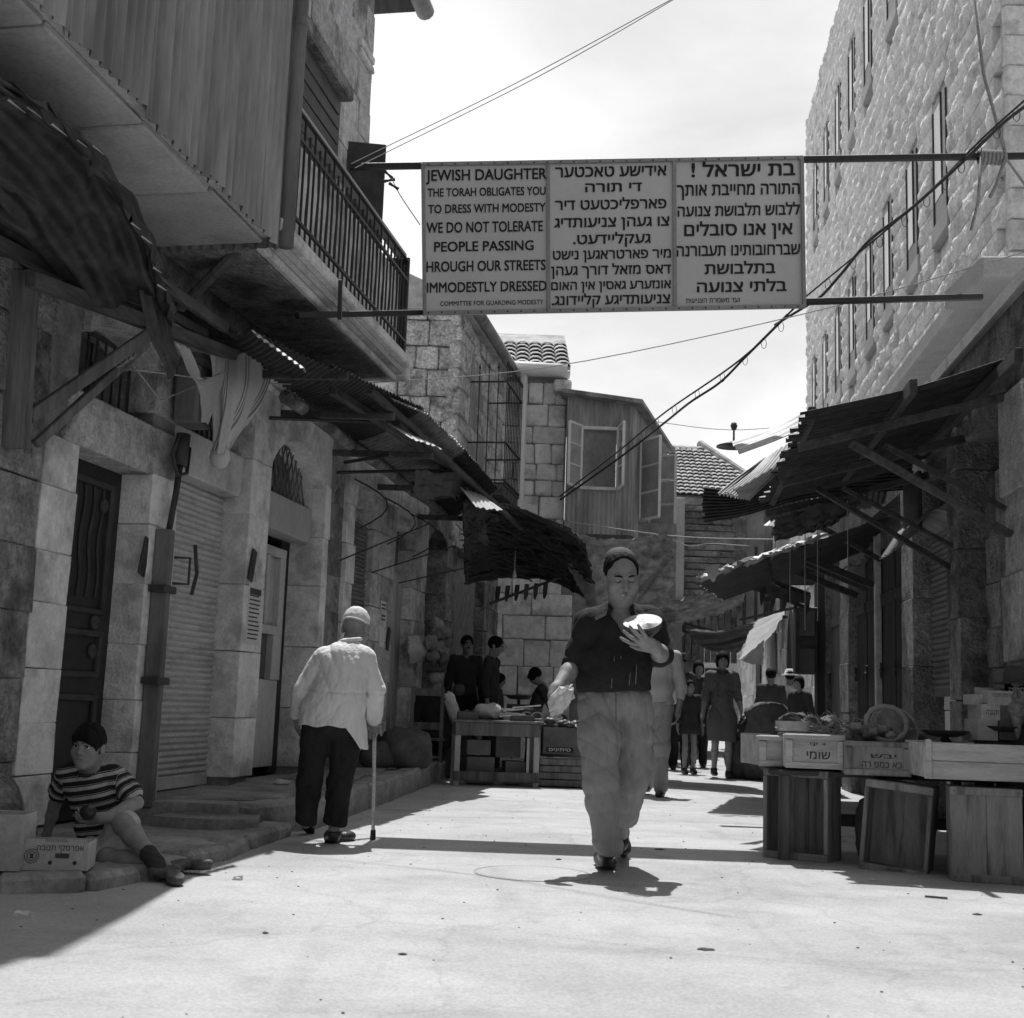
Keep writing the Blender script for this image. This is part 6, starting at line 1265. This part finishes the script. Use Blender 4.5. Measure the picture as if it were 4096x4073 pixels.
    for i in range(9):
        r=.1045*i/8
        for j in range(32): a=2*math.pi*j/32; x,y=r*math.cos(a),r*math.sin(a); bite=-.03*math.exp(-(((x+.03)/.04)**2+((y-.07)/.03)**2)); g.append(c+Rm@np.array([x,y,.003+bite+(rs.randn()*.0022 if 0<i<8 else 0)]))
    b=B(); b.add(g,[(i*32+j,(i+1)*32+j,(i+1)*32+(j+1)%32,i*32+(j+1)%32) for i in range(8) for j in range(32)]); b.build('flesh',M_flesh,ML,smooth=True)
    # crumpled paper bag with bread
    c=q(2245,2800,-.26); rs=np.random.RandomState(5); n_,m_=9,13; v=[]
    for i in range(n_+1):
        for j in range(m_):
            th=math.pi*i/n_; ph=2*math.pi*j/m_; d=np.array([math.sin(th)*math.cos(ph),math.sin(th)*math.sin(ph),math.cos(th)]); r=1+.3*rs.randn()*.6
            v.append(c+rot('Y',35)@(d*np.clip(r,.6,1.25)*np.array([.05,.042,.085])))
    f=[(i*m_+j,(i+1)*m_+j,(i+1)*m_+(j+1)%m_,i*m_+(j+1)%m_) for i in range(n_) for j in range(m_)]
    obj('paper_bag',v,f,M_card,None,False,label='crumpled pale bag gripped in the lowered hand of the walking man',cat='bag')
walker()
# ------------------------------------------------------------------ the old man with the cane, seen from behind
def oldman():
    q=lambda x,y,d=0.: atY(x,y,8.0+d)
    root=thing('person',gnd(1290,3375),'old man in white coat and skullcap walking away with a cane','person'); h=.006
    HD=Head(q(1425,2512,.16),(.35,.9,-.35),(.1,.3,1),1.0)
    nb=q(1400,2592,.06); sh=[q(1288,2640,.0),q(1462,2636,.02)]; el=[q(1202,2768,-.02),q(1502,2758,.06)]; wr=[q(1192,2858,.06),q(1498,2874,.2)]
    ch=q(1375,2690,.0); wa=q(1352,2790,-.05); pe=q(1335,2890,-.03); hip=[q(1275,2910,-.02),q(1385,2915,.0)]; kn=[q(1237,3130,.05),q(1352,3125,.06)]; an=[q(1222,3292,-.1),q(1335,3330,.0)]
    sx=nrm(sh[1]-sh[0]); R=np.stack([sx,nrm(np.cross((0,0,1),sx)),[0,0,1]],1); Rb=R@rot('X',-14)
    def body(S):
        HD.skin(S,old=True); S.rc(nb,HD.p(0,-.02,-.07),.055,.055,.03); S.rc(sh[0],sh[1],.05,.05,.04); S.el(ch,(.13,.09,.15),R,.05); S.el(wa,(.12,.09,.13),R,.05); S.el(pe,(.12,.09,.12),R,.05)
        for i in(0,1): limb(S,sh[i],el[i],.045,.036,.02); limb(S,el[i],wr[i],.036,.026,.02); S.rc(hip[i],kn[i],.06,.048,.03); S.rc(kn[i],an[i],.045,.034,.03)
        hand(S,wr[0],(-.0,.1,-1),(.8,.5,.1),30,1,1.); hand(S,wr[1],(-.1,.5,-.75),(-.3,-.6,-.5),58,-1,1.)
        for x in(-1,1): S.el(HD.p(x*.085,-.014,-.008),np.array((.007,.026,.038)),HD.R@rot('Z',x*-25),.01)
    fig(root,None,h,'body',body,M_skin)
    b=B(); b.lathe([(.093,-.025),(.097,-.015),(.095,.01),(.085,.045),(.06,.075),(.03,.09),(0,.094),(0,.08),(.085,.0)],(0,0,0),28); b.v[0]=(b.v[0]*np.array([.86,1.06,.95]))@HD.R.T+HD.p(0,-.016,.045); CP=b.build('skullcap',M_coat,root,smooth=True)
    b=B(); b.tube([HD.p(.082*math.cos(t),-.016+.102*math.sin(t),.02) for t in np.linspace(0,6.283,28)],.006,6,False); b.build('cap_band',M_coat,CP,smooth=True)
    def coat(S):
        S.rc(sh[0]+[.03,0,.0],sh[1]+[-.03,0,.0],.07,.07,.05); S.rc(nb+[.0,-.02,-.01],nb+[-.02,-.03,-.05],.075,.1,.05); S.el(ch+[0,-.01,0],(.168,.12,.17),Rb,.06); S.el(wa,(.165,.125,.14),R,.06); S.rc(q(1272,2840,-.03),q(1268,2980,-.03),.115,.125,.06); S.rc(q(1385,2840,-.02),q(1395,3010,-.02),.115,.12,.06); S.rc(q(1330,2820,-.04),q(1332,2990,-.05),.135,.14,.06)
        S.rc(sh[0],el[0],.068,.056,.03); S.rc(el[0],wr[0],.06,.046,.02); S.rc(sh[1],el[1],.068,.058,.03); S.rc(el[1],wr[1],.06,.046,.02)
        S.F.append(folds(.0045,[((1,.3,.15),60),((.8,-.3,.5),40),((-.5,.4,.9),52),((.9,.1,-.4),90)],4))
        zh=q(1325,2905,0)[2]; xh=q(1395,2905,0)[0]; S.F.append(lambda D,X,Y,Z: np.maximum(D,(zh-np.clip((X-xh)*1.5,0,.13)+.006*np.sin(40*X)-Z).astype(np.float32))); z0=wa[2]+.03
        S.F.append(lambda D,X,Y,Z: D+(.006*np.exp(-((Z-z0)/.008)**2)).astype(np.float32))
    fig(root,None,h,'coat',coat,M_coat)
    b=B(); b.tube([nb+np.array([.066*math.cos(t),.066*math.sin(t)-.01,.045+.012*math.cos(t)]) for t in np.linspace(0,6.283,20)],.012,7,False); b.build('collar',M_coat,root,smooth=True)
    def tro(S):
        S.el(pe,(.17,.13,.11),R,.05); limb(S,hip[0]-[.01,0,0],kn[0],.092,.074,.03); limb(S,kn[0],an[0],.074,.064,.02); limb(S,hip[1]+[.02,0,0],kn[1]+[.01,0,0],.095,.076,.03); limb(S,kn[1]+[.01,0,0],an[1],.077,.07,.02)
        S.F.append(folds(.007,[((1,.3,.2),40),((.6,.3,.8),30),((-.8,.2,.5),36)],6)); S.F.append(cutp(an[0]-[0,0,.0],(-.2,.25,-1))); 
    fig(root,None,h,'trousers',tro,M_dtrou)
    shoe(root,q(1222,3300,-.08),(.15,.75,-.5),gnd(1226,3338)+[0,-.02,.055],.25,.095); shoe(root,q(1336,3338,.0),(.55,.8,0),gnd(1342,3368)*[1,1,0]+[.02,.02,0],.26,.095)
    CN_=thing('walking_cane',gnd(1491,3363),'pale wooden walking cane with black rubber tip held by the old man','cane'); p,t=gnd(1491,3360),wr[1]+[.0,.05,-.06]; b=B(); b.tube([p+[0,0,.02],lerp(p,t,.5),t],.0115,10); b.build('shaft',M_crateb,CN_,smooth=True); b=B(); b.lathe([(.017,0),(.019,.01),(.016,.06),(.013,.065)],p*[1,1,0],14); b.build('rubber_tip',M_black,CN_,smooth=True); b=B(); b.tube([t,t+[.0,.03,.025],t+[.0,.1,.02]],.012,8); b.build('handle',M_crateb,CN_,smooth=True)
oldman()
# ------------------------------------------------------------------ the boy on the kerb
def boy():
    q=lambda x,y,d=0.: atY(x,y,6.62+d)
    root=thing('person',np.array([-1.75,6.5,.065]),'boy in striped T-shirt and shorts sitting on the kerb','person'); h=.005
    HD=Head(q(352,2988,-.06),(-.12,-1,-.03),(.05,-.02,1),.9)
    nb=q(372,3090,.03); sh=[q(272,3098,.02),q(472,3106,.03)]; el=[q(218,3218,.12),q(548,3212,-.02)]; wr=[q(186,3345,.22),q(418,3272,-.22)]
    ch=q(378,3165,.03); wa=q(392,3270,.06); pe=q(432,3368,.12); hipA=q(488,3350,.12); knA=q(492,3296,-.2); anA=q(628,3456,-.42); hipB=q(400,3400,.06); knB=q(432,3436,-.26); anB=q(655,3470,-.33)
    sx=nrm(sh[1]-sh[0]); R=np.stack([sx,nrm(np.cross((0,0,1),sx)),[0,0,1]],1)
    def body(S):
        HD.skin(S,young=True); S.rc(nb,HD.p(0,-.01,-.07),.046,.046,.025); S.rc(sh[0],sh[1],.038,.038,.04); S.el(ch,(.1,.07,.1),R,.04); S.el(wa,(.095,.07,.1),R,.04); S.el(pe,(.1,.09,.08),R,.04)
        limb(S,sh[0],el[0],.037,.029,.02,.003); limb(S,el[0],wr[0],.031,.021,.015,.003); limb(S,sh[1],el[1],.037,.03,.02,.003); limb(S,el[1],wr[1],.032,.022,.015,.004)
        S.rc(hipA,knA,.07,.05,.03); limb(S,knA,anA,.05,.03,.02,.006,.3); S.rc(hipB,knB,.072,.05,.03); limb(S,knB,anB,.05,.031,.02,.006,.3); S.rc(anA,anA+[.015,-.015,-.03],.03,.026); S.rc(anB,anB+[.05,-.02,-.02],.03,.028)
        hand(S,wr[0],(-.1,.1,-.6),(.1,.8,-.2),12,1,.82,.5); hand(S,wr[1],q(345,3272,-.26)-wr[1],(-.15,.6,.55),26,1,.85,.5,.35)
    fig(root,None,h,'body',body,M_skin); HD.feats(root,bt=.5)
    fig(root,None,.0045,'hair',lambda S:HD.hair(S,'fringe',.013),M_hair)
    ms=M('striped jersey',.4,.08,6,bump=.25,bs=140,rnd=0); nt=ms.node_tree; pb=[x for x in nt.nodes if x.type=='BSDF_PRINCIPLED'][0]; src=pb.inputs['Base Color'].links[0].from_socket
    at=nt.nodes.new('ShaderNodeAttribute'); at.attribute_name='stripe'
    stripes(nt,src,at.outputs['Fac'],.046,[.36,.47,.51,.99],.05,pb)
    up=nrm(nb-lerp(wa,pe,.5))
    def shirt(S):
        S.rc(sh[0]+[.02,0,.0],sh[1]+[-.02,0,.0],.052,.052,.04); S.el(ch,(.138,.095,.115),R,.05); S.el(wa,(.125,.095,.115),R,.05); S.el(lerp(wa,pe,.6),(.125,.1,.08),R,.05); S.rc(sh[0],lerp(sh[0],el[0],.55),.056,.058,.025); S.rc(sh[1],lerp(sh[1],el[1],.6),.056,.06,.025)
        S.F.append(folds(.006,[((1,.3,.5),40),((-.8,.3,.9),48),((.4,.2,1),36)],7)); S.F.append(cutp(q(420,3345,0),(.35,-.1,-1))); S.el(nb+[-.01,-.055,.02],(.052,.06,.05),None,.015,True); S.rc
    sho=fig(root,None,h,'striped_shirt',shirt,ms)
    co=np.zeros(len(sho.data.vertices)*3,dtype=np.float32); sho.data.vertices.foreach_get('co',co); co=co.reshape(-1,3)+WO[sho.name]
    st=co@up
    for i in(0,1):   # stripes run round the sleeves
        ax=nrm(el[i]-sh[i]); t=(co-sh[i])@ax; dd=np.linalg.norm(co-sh[i]-t[:,None]*ax,axis=1); out=((co-sh[i])@(sx if i else -sx)); w=(t>.012)&(dd<.075)&(out>.012); st[w]=(sh[i]@up)-t[w]
    at_=sho.data.attributes.new('stripe','FLOAT','POINT'); at_.data.foreach_set('value',st.astype(np.float32))
    b=B(); b.tube([nb+np.array([-.012+.06*math.cos(t),-.02+.056*math.sin(t),.008+.02*math.sin(t)]) for t in np.linspace(0,6.283,24)],.008,6,False); b.build('neckband',M_dgrey,root,smooth=True)
    def sho_(S):
        S.el(pe,(.135,.115,.1),R,.05); S.rc(hipA,lerp(hipA,knA,.72),.095,.085,.04); S.rc(hipB,lerp(hipB,knB,.7),.095,.082,.04); S.F.append(folds(.006,[((1,.3,.5),44),((-.6,.6,.9),38)],8))
    fig(root,None,h,'shorts',sho_,M_lgrey)
    for (a,kn_) in((anA,knA),):
        fig(root,None,h,'sock',lambda S:(S.rc(lerp(a,kn_,.24),a,.043,.039,.01),S.rc(a,a+[.02,-.02,-.04],.036,.034,.01),S.F.append(folds(.0015,[((.3,.3,1),190)],1))),M_dgrey)
    dA=nrm(gnd(716,3552)-gnd(655,3500)); shoe(root,anA+[.01,-.01,-.03],(.45,-.85,-.12),gnd(688,3535)*[1,1,0]+[0,0,.012],.22,.085,M('worn brown shoe',.1,.4,12,rough=.7,bump=.4,spec=.2,mid=.3),h=.006)
    shoe(root,anB+[.02,-.01,-.005],(.93,-.3,.05),gnd(735,3500)*[1,1,0]+[.02,.06,.02],.22,.085,MATS['worn brown shoe'],h=.006)
    c=q(352,3248,-.3); b=B(); b.lathe([(0,-.04),(.022,-.035),(.038,-.012),(.04,.008),(.028,.03),(0,.04)],c,18); b.build('dark_fruit',M_shoe,smooth=True,label='dark round fruit held against the striped shirt of the boy',cat='fruit')
boy()
# ------------------------------------------------------------------ everyone else, smaller in the picture
def stand(base,face,Ht,walk=0.,lean=0.):
    f=nrm([face[0],face[1],0]); s=np.array([f[1],-f[0],0]); b0=np.asarray(base,float); P_=lambda x,y,z: b0+s*x*Ht+f*(y+lean*max(0,z-.5))*Ht+np.array([0,0,z*Ht])
    return dict(P=P_,f=f,s=s,H=Ht,head=P_(0,.02,.93),nb=P_(0,-.005,.845),sh=[P_(-.1,0,.81),P_(.1,0,.81)],el=[P_(-.135,-.01,.63),P_(.135,-.01,.63)],wr=[P_(-.14,.03,.49),P_(.14,.03,.49)],
        ch=P_(0,0,.73),wa=P_(0,.01,.62),pe=P_(0,0,.53),hip=[P_(-.048,0,.5),P_(.048,0,.5)],kn=[P_(-.05,.02+walk*.08,.28),P_(.05,.02-walk*.05,.28)],an=[P_(-.05,walk*.12,.05),P_(.05,-walk*.14,.05+abs(walk)*.03)])
def person(label,J,top,bottom=None,skirt=None,hair='short',hat=None,h=.012,fat=0.,sleeve=1.6,hf=None,hu=(0,0,1),hmat=None,hem=None,shoes=True,feats=True,group=None,beard=False):
    Ht=J['H']; root=thing('person',J['P'](0,0,0),label,'person',group); HD=Head(J['head'],J['f'] if hf is None else hf,hu,Ht/1.75)
    R=np.stack([J['s'],J['f'],[0,0,1]],1); k=Ht/1.75
    def body(S):
        HD.skin(S); S.rc(J['nb'],HD.p(0,-.01,-.08),.05*k,.05*k,.03); S.rc(*J['sh'],.045*k,.045*k,.03); S.el(J['ch'],np.array((.12,.085,.14))*k,R,.05); S.el(J['wa'],np.array((.11,.08,.14))*k,R,.05); S.el(J['pe'],np.array((.11,.09,.1))*k,R,.05)
        for i in(0,1):
            limb(S,J['sh'][i],J['el'][i],.045*k,.038*k,.02); limb(S,J['el'][i],J['wr'][i],.038*k,.026*k,.02,.003); d=J['wr'][i]-J['el'][i]; hand(S,J['wr'][i],d,-J['s']*(1 if i else -1)+J['f']*.3,24,1 if i else -1,k)
            S.rc(J['hip'][i],J['kn'][i],.06*k,.05*k,.03); limb(S,J['kn'][i],J['an'][i],.05*k,.034*k,.02,.006)
    fig(root,None,h,'body',body,M_skin)
    if feats: HD.feats(root)
    if hair: fig(root,None,h*.8,'hair',lambda S:HD.hair(S,hair,.014),hmat or M_hair)
    if hat=='fedora': b=B(); b.lathe([(.15,-.012),(.155,-.005),(.1,.004),(.096,.01),(.09,.07),(.075,.095),(0,.09)],(0,0,0),24); b.v[0]=b.v[0]*k@HD.R.T+HD.p(0,0,.06); b.build('hat',M_dgrey,root,smooth=True)
    if hat=='beret': b=B(); b.lathe([(.07,-.01),(.12,.01),(.125,.03),(.09,.05),(0,.055)],(0,0,0),24); b.v[0]=b.v[0]*k@HD.R.T@rot('Y',-10).T+HD.p(0,-.02,.09); b.build('beret',M_dgrey,root,smooth=True)
    if hat=='scarf': fig(root,None,h,'headscarf',lambda S:(S.el(HD.p(0,-.02,.03),np.array((.09,.11,.1))*k,HD.R),S.el(HD.p(0,-.06,-.08),np.array((.08,.07,.08))*k,HD.R,.04),S.el(HD.p(0,.12,-.03),np.array((.065,.08,.09))*k,HD.R,.01,True)),M_coat)
    if hat=='sunhat': b=B(); b.lathe([(.16,-.02),(.16,-.014),(.1,.02),(.09,.08),(.06,.1),(0,.1)],(0,0,0),20); b.v[0]=b.v[0]*k@HD.R.T+HD.p(0,0,.05); b.build('hat',M_coat,root,smooth=True)
    if beard: fig(root,None,h*.8,'beard',lambda S:(S.el(HD.p(0,.07,-.1),np.array((.055,.045,.05))*k,HD.R,.02),S.rc(HD.p(0,.085,-.12),HD.p(0,.1,-.27),.045*k,.012*k,.03),S.F.append(folds(.005,[((1,.2,.1),90),((.8,.5,.2),120)],2))),M_hairg)
    def shirt(S):
        S.rc(J['sh'][0]+J['s']*.02,J['sh'][1]-J['s']*.02,.066*k,.066*k,.05); S.el(J['ch'],np.array((.165+fat,.115+fat,.16))*k,R,.06); S.el(J['wa'],np.array((.155+fat*1.3,.115+fat*1.4,.15))*k,R,.06); S.el(J['pe']+[0,0,.02],np.array((.165+fat,.125+fat,.12))*k,R,.05)
        for i in(0,1):
            if sleeve<=1: S.rc(J['sh'][i],lerp(J['sh'][i],J['el'][i],sleeve),.066*k,.06*k,.03)
            else: S.rc(J['sh'][i],J['el'][i],.066*k,.055*k,.03); S.rc(J['el'][i],lerp(J['el'][i],J['wr'][i],sleeve-1),.055*k,.045*k,.03)
        S.el(HD.p(0,.03,-.13),np.array((.055,.07,.06))*k,HD.R,.01,True); S.F.append(folds(.005,[((1,.3,.4),34),((-.6,.4,.9),40)],int(J['nb'][0]*100)%50)); z=hem if hem is not None else J['pe'][2]+.0
        S.F.append(lambda D,X,Y,Z: np.where((Z<z)&((np.abs((X-J['pe'][0])*J['s'][0]+(Y-J['pe'][1])*J['s'][1])<.26)),np.maximum(D,(z-Z).astype(np.float32)),D))
    fig(root,None,h,'shirt' if not skirt else 'dress_top',shirt,top)
    if skirt:
        z1=skirt; c=J['pe']
        def sk(S): S.el(J['wa'],np.array((.15,.115,.12))*k,R,.05); S.el(c,np.array((.17,.13,.14))*k,R,.06); S.rc(lerp(J['hip'][0],J['kn'][0],.2),lerp(J['hip'][0],J['kn'][0],1.1),.13*k,.12*k,.08); S.rc(lerp(J['hip'][1],J['kn'][1],.2),lerp(J['hip'][1],J['kn'][1],1.1),.13*k,.12*k,.08); S.F.append(folds(.006,[((1,.4,.1),30)],3)); S.F.append(cutp((0,0,z1),(0,0,-1)))
        fig(root,None,h,'skirt',sk,top)
    if bottom:
        def tr(S):
            S.el(J['pe']+[0,0,.0],np.array((.165+fat,.125+fat,.13))*k,R,.05)
            for i in(0,1): S.rc(J['hip'][i],J['kn'][i],.1*k,.082*k,.04); S.rc(J['kn'][i],J['an'][i],.08*k,.068*k,.03)
            S.F.append(folds(.006,[((1,.3,.3),38),((-.5,.4,.9),30)],4)); S.F.append(cutp(J['pe']+[0,0,.1*k],(0,0,1)))
        fig(root,None,h,'trousers',tr,bottom)
    if shoes:
        for i in(0,1): a=J['an'][i]; shoe(root,a,J['f'],np.array([*(a+J['f']*.05*k)[:2],max(0.,a[2]-.05*Ht)]),.26*k,.09*k,h=h)
    return root,HD
# man behind the walker
g0=gnd(2615,3182); J=stand(g0,(-.25,-1,0),1.76,.6); J['el'][0]=J['P'](-.15,-.03,.62); J['sh']=[J['P'](-.115,0,.81),J['P'](.115,0,.81)]; person('man in pale shirt and pale trousers half hidden behind the walking man',J,M_lgrey,M_trou,fat=.03,sleeve=1.35,h=.009)
# the woman
g0=gnd(2885,3112); J=stand(g0,(-.05,-1,0),1.68,.5); J['wr']=[J['P'](-.15,.1,.5),J['P'](.155,.02,.49)]; rt,HD=person('dark haired woman in a buttoned grey dress walking toward the camera',J,M('charcoal dress wool',.11,.12,6,bump=.3,bs=120),None,skirt=.52*1.68*.9-.3,hair='bob',h=.009,sleeve=1.1,hem=.5)
for i in range(4):
    for s_ in(-1,1): b=B(); c=J['P'](s_*.04,.0,.74-.045*i); c=c+J['f']*(.125+.004*i); b.lathe([(.011,-.003),(.011,.003),(0,.005)],c,8,rot('X',90)); b.build('button',M_black,rt)
b=B(); b.tube([HD.p(.075*math.cos(t),.01+.06*math.sin(t),-.14-.01*math.sin(t)) for t in np.linspace(0,6.28,20)],.009,6,False); b.build('neck_trim',M_black,rt,smooth=True)
HB=J['wr'][0]; g=patch([[HB+[-.04,-.05,-.05],HB+[.06,-.05,-.05]],[HB+[-.06,-.04,-.3],HB+[.12,-.04,-.28]],[HB+[.02,-.02,-.6],HB+[.2,-.02,-.62]]],14,12); g+=np.random.randn(*g.shape)*.008; b=B(); thick(b,g,.05); b.build('shopping_bag',M_dgrey,label='long limp cloth bag hanging from the hand of the woman',cat='bag',smooth=True)
# hat man and others behind
J=stand(gnd(2715,3080),(-.1,-1,0),1.7); J['wr'][1]=J['P'](.06,.16,.6); rt,_=person('man in dark hat, glasses and dark jacket behind the pale shirt',J,M_dgrey,M_dtrou,hat='fedora',h=.012); b=B(); c=J['P'](.06,.2,.63); b.box(c,(.16,.08,.2),rot('Z',10),.02,.015); b.build('parcel',M_paper,label='small pale parcel held by the man in the dark hat',cat='parcel')
J=stand((3.05,20.4,0),(0,-1,0),1.66); person('dark haired person just left of the woman, mostly hidden',J,M_dgrey,M_dtrou,h=.014,hair='bob',feats=False)
J=stand((2.6,18.2,0),(.2,-1,0),1.3); J['head']=J['P'](0,.02,.93); person('child in dark shorts standing beside the pale trousers',J,M_dgrey,None,skirt=.55,h=.013,feats=False)
for k,(x,y,Ht,f,top,hr,hat,l) in enumerate(((4.3,20.5,1.5,(-.3,1,0),M_lgrey,None,'scarf','person in a white headscarf walking away in the far crowd'),(4.75,21.5,1.6,(.2,1,0),M_coat,'short','sunhat','person in a white sun hat in the far crowd'),(4.25,18.6,1.42,(-.6,-.6,0),M_dgrey,'bob',None,'dark haired woman behind the big dark sack'),(5.05,20.,1.5,(.1,1,0),M_coat,'short',None,'man in white shirt seen from behind beyond the sacks'),(4.0,19.4,1.55,(0,1,0),M_dgrey,'short',None,'dark figure at the right shoulder of the woman'))):
    J=stand((x,y,0),f,Ht); person(l,J,top,M_dtrou,hair=hr,hat=hat,h=.014,feats=False)
# vendors in the left shop
p=atY(1742,2720,15.05); J=stand((p[0],p[1],0),(.35,1,0),1.7); dz=p[2]-J['head'][2]
def drop(J,dz):
    for k_ in('head','nb','ch','wa','pe'): J[k_]=J[k_]+[0,0,dz]
    for k_ in('sh','el','wr','hip'): J[k_]=[v+np.array([0,0,dz]) for v in J[k_]]
drop(J,dz); J['kn']=[J['P'](-.06,.24,.27),J['P'](.06,.24,.27)]; J['an']=[J['P'](-.06,.26,.05),J['P'](.06,.26,.05)]; J['el'][1]=J['P'](.15,.05,.66)+[0,0,dz]; J['wr'][1]=J['P'](.13,.22,.62)+[0,0,dz]
rt,_=person('seated vendor in beret, dark waistcoat and white sleeves on the chair',J,M_dgrey,M_dtrou,hair='short',hat='beret',h=.011,feats=False,hmat=M_hairg)
fig(rt,None,.01,'white_sleeve',lambda S:(S.rc(J['sh'][1],J['el'][1],.075,.066,.02),S.F.append(folds(.006,[((1,.3,.8),50),((-.5,.6,1),60)],2))),M_coat)
p=atY(1866,2580,17.2); J=stand((p[0],p[1],0),(.3,-1,0),1.7); drop(J,p[2]-J['head'][2]); rt,HD=person('moustached man standing in the dark shop doorway',J,M_dgrey,M_dtrou,h=.012); b=B(); b.tube([HD.p(-.03,.095,-.05),HD.p(0,.11,-.044),HD.p(.03,.095,-.05)],[.004,.009,.004],6); b.build('moustache',M_hair,rt,smooth=True)
p=atY(1962,2585,16.6); J=stand((p[0],p[1],0),(1,-.25,0),1.68,0,.05); drop(J,p[2]-J['head'][2]); person('young man in dark jacket standing in profile facing right',J,M_dgrey,M_dtrou,h=.011,hf=(1,-.2,-.35))
p=atY(1992,2722,17.0); J=stand((p[0],p[1],0),(1,-.1,0),1.25); drop(J,p[2]-J['head'][2]); person('dark haired child in profile before the lit stone wall',J,M_dgrey,M_dtrou,hair='bob',h=.012,hf=(1,-.1,-.3),feats=False)
p=atY(2140,2702,17.0); J=stand((p[0]-.05,p[1],0),(1,-.1,0),1.4,0,.35); drop(J,p[2]-J['head'][2]); J['head']=p; J['el']=[J['P'](-.12,.2,.62)+[0,0,-.1],J['P'](.12,.2,.62)+[0,0,-.1]]; J['wr']=[J['P'](-.08,.36,.55)+[0,0,-.1],J['P'](.08,.36,.55)+[0,0,-.1]]; person('curly haired person bending over the basin in front of the lit wall',J,M_dgrey,M_dtrou,hair='bob',h=.011,hf=(1,-.1,-.55),hu=(.4,0,1),feats=False)
# bearded vendor at the right edge
p=atY(4085,2770,7.7); J=stand((p[0],p[1],0),(-.55,-.8,0),1.7); drop(J,p[2]-J['head'][2]); J['kn']=[J['P'](-.06,-.1,.22),J['P'](.06,-.1,.22)]; J['an']=[J['P'](-.06,-.12,.05),J['P'](.06,-.12,.05)]; person('bearded vendor in a brimmed hat cut off by the right edge',J,M_dgrey,M_dtrou,hat='fedora',beard=True,h=.008)
